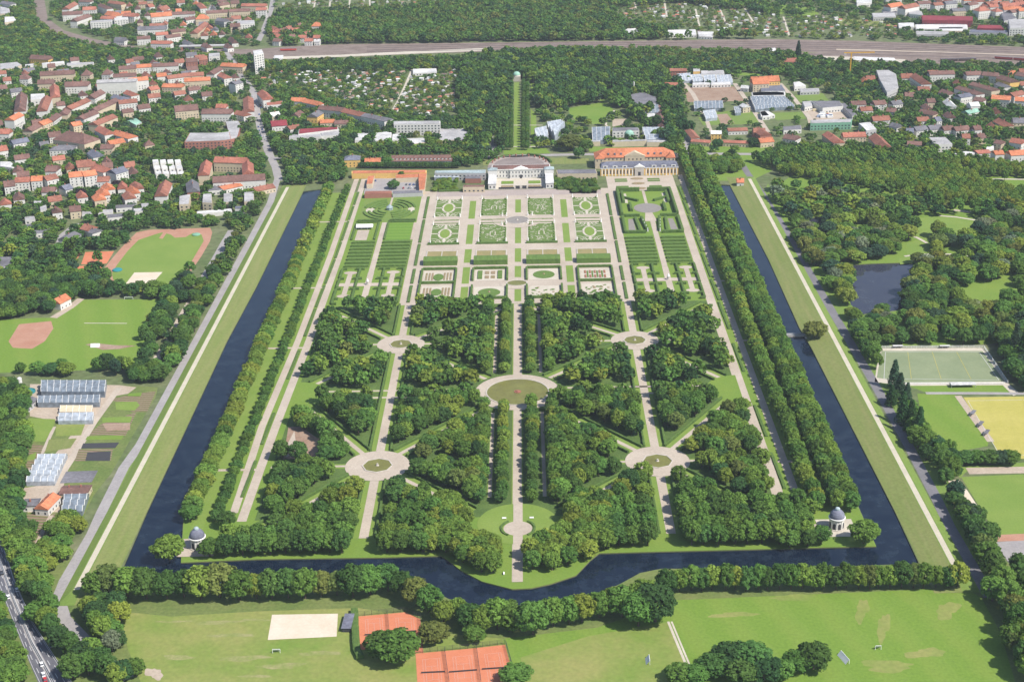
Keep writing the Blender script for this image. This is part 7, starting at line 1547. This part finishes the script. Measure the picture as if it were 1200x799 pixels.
m4 = mass([(545,72),(600,66),(720,66),(770,80),(790,110),(800,140),(815,170),(790,185),(770,172),(735,128),(625,128),(622,97),(600,90),(590,177),(560,190),(540,160),(538,110)], 9.2, ['mid']*3+['deep']*5+['dark']*5+['blue','light','linden'], (11, 18), (4.5, 7.5), 'mid')
m4 += mass([(625,128),(735,128),(765,150),(775,172),(690,172),(625,180)], 11, ['mid','deep','dark','light'], (6, 10), (3.5, 5.5), 'mid', .5)
tree_mass('botanic_garden_trees', 'dense old trees of the botanic garden behind the palace', m4)
m5 = mass([(312,30),(330,16),(430,14),(520,-4),(560,-6),(720,-6),(720,24),(760,34),(850,44),(900,46),(600,49),(340,55),(318,52)], 9.5, ['deep']*3+['dark']*2+['mid']*4+['olive']*2+['linden'], (8, 16), (4.5, 8), 'far', .93)
tree_mass('woodland', 'broad wood beyond the railway at the top of the picture', m5)
m6q = mass([(797,88),(930,85),(1000,130),(1010,172),(905,176),(800,176)], 12, ['mid','deep','dark'], (4, 8), (3, 4.5), 'far', .35)
mark(GP([(797,92),(915,88),(975,110),(1000,135),(1008,172),(905,174),(803,174)]))
m6 = m6q + mass([(770,78),(900,62),(960,72),(1060,76),(1215,80),(1215,196),(1130,190),(1060,183),(985,178),(900,180),(810,178),(800,140)], 10.5, TOWNK+['dark', 'deep'], (6, 11), (4.2, 6.6), 'far', .95)
tree_mass('suburb_trees', 'trees and gardens between the houses at the upper right', m6)
m7 = mass([(-30,-6),(40,-6),(56,22),(75,36),(110,46),(210,58),(300,62),(300,68),(150,66),(-30,68)], 9.5, ['mid']*3+['deep']*3+['dark','olive','light'], (4, 10), (4, 7))+mass([(56,-6),(330,-6),(302,55),(210,56),(110,44),(60,20)], 10, TOWNK, (5, 9), (4, 6), 'far', .55)+mass([(900,-6),(1215,-6),(1215,56),(1000,47),(900,45)], 10.5, TOWNK, (5, 9), (4, 6.5), 'far', .55)+mass([(720,-6),(900,-6),(900,18),(800,4),(720,10)], 9.5, TOWNK, (8, 14), (5, 8))+mass([(600,56),(900,60),(960,70),(770,78),(720,68),(600,66)], 9.5, ['mid','deep','olive'], (4, 9), (3.5, 6), 'far', .8)
tree_mass('railway_bank_trees', 'scrub and trees along the railway and the far town', m7)
m8 = mass([(-420,-14),(1620,-14),(1620,-40),(-420,-40)], 14, TOWNK, (9, 14), (6, 9))+mass([(-420,-10),(-40,-10),(-60,450),(-420,450)], 14, TOWNK, (8, 14), (5, 8))+mass([(1225,-10),(1620,-10),(1620,600),(1240,600)], 14, TOWNK, (8, 14), (5, 8))
tree_mass('outlying_trees', 'trees outside the edges of the picture', m8)
# belts along the sports fields on the left
# ---- far sports meadow at the top
area('far_meadow', [(895,6),(940,6),(960,16),(955,20),(900,16)], 3, 'lawn'); area('far_meadow', [(978,22),(1050,25),(1052,32),(985,30)], 3, 'dike_grass')

# ---- give repeated house labels their own place in the picture
def finish_labels():
    by = {}
    for t in COL.objects:
        if t.parent is None and 'label' in t: by.setdefault(t['label'], []).append(t)
    for lb, ts in by.items():
        if not 2 <= len(ts) <= 79 or len(lb.split()) > 12: continue
        P = {}
        for t in ts:
            c = t.location if t.type == 'EMPTY' or t.location.length > 0 else sum((Vector(k) for k in t.bound_box), Vector())/8
            P[t.name] = pxof(c.x, c.y)
        U = [p[0] for p in P.values()]; V = [p[1] for p in P.values()]
        if max(U)-min(U) >= (max(V)-min(V))*.8: ts.sort(key=lambda t: P[t.name][0]); w_ = 'left'
        else: ts.sort(key=lambda t: -P[t.name][1]); w_ = 'the front'
        for i, t in enumerate(ts):
            t['label'] = '%s, %s from %s' % (lb, ORD[i], w_)
            if 'group' not in t: t['group'] = lb
finish_labels()
#@@PART6
# ================================================================== HAZE: the air itself, one closed box round the camera and everything built
hz = MB().box(-9100, 9100, -600, 16100, -3, 480).mesh('haze', [])
hm = bpy.data.materials.new('haze_air'); hm.use_nodes = True
hn = hm.node_tree; hn.nodes.remove(hn.nodes['Principled BSDF'])
pv = hn.nodes.new('ShaderNodeVolumePrincipled')
pv.inputs['Color'].default_value = (0.80, 0.88, 1.0, 1)
pv.inputs['Density'].default_value = 0.000042
pv.inputs['Anisotropy'].default_value = 0.0
hn.links.new(pv.outputs[0], hn.nodes['Material Output'].inputs['Volume'])
hz.materials.append(hm)
tag(link_mesh('haze', hz), 'thin summer haze over the whole plain', 'haze', None, 'stuff')
for o in COL.objects:
    if len(o.get('label', '').split()) > 16: print('LONG', len(o['label'].split()), o.name, o['label'])
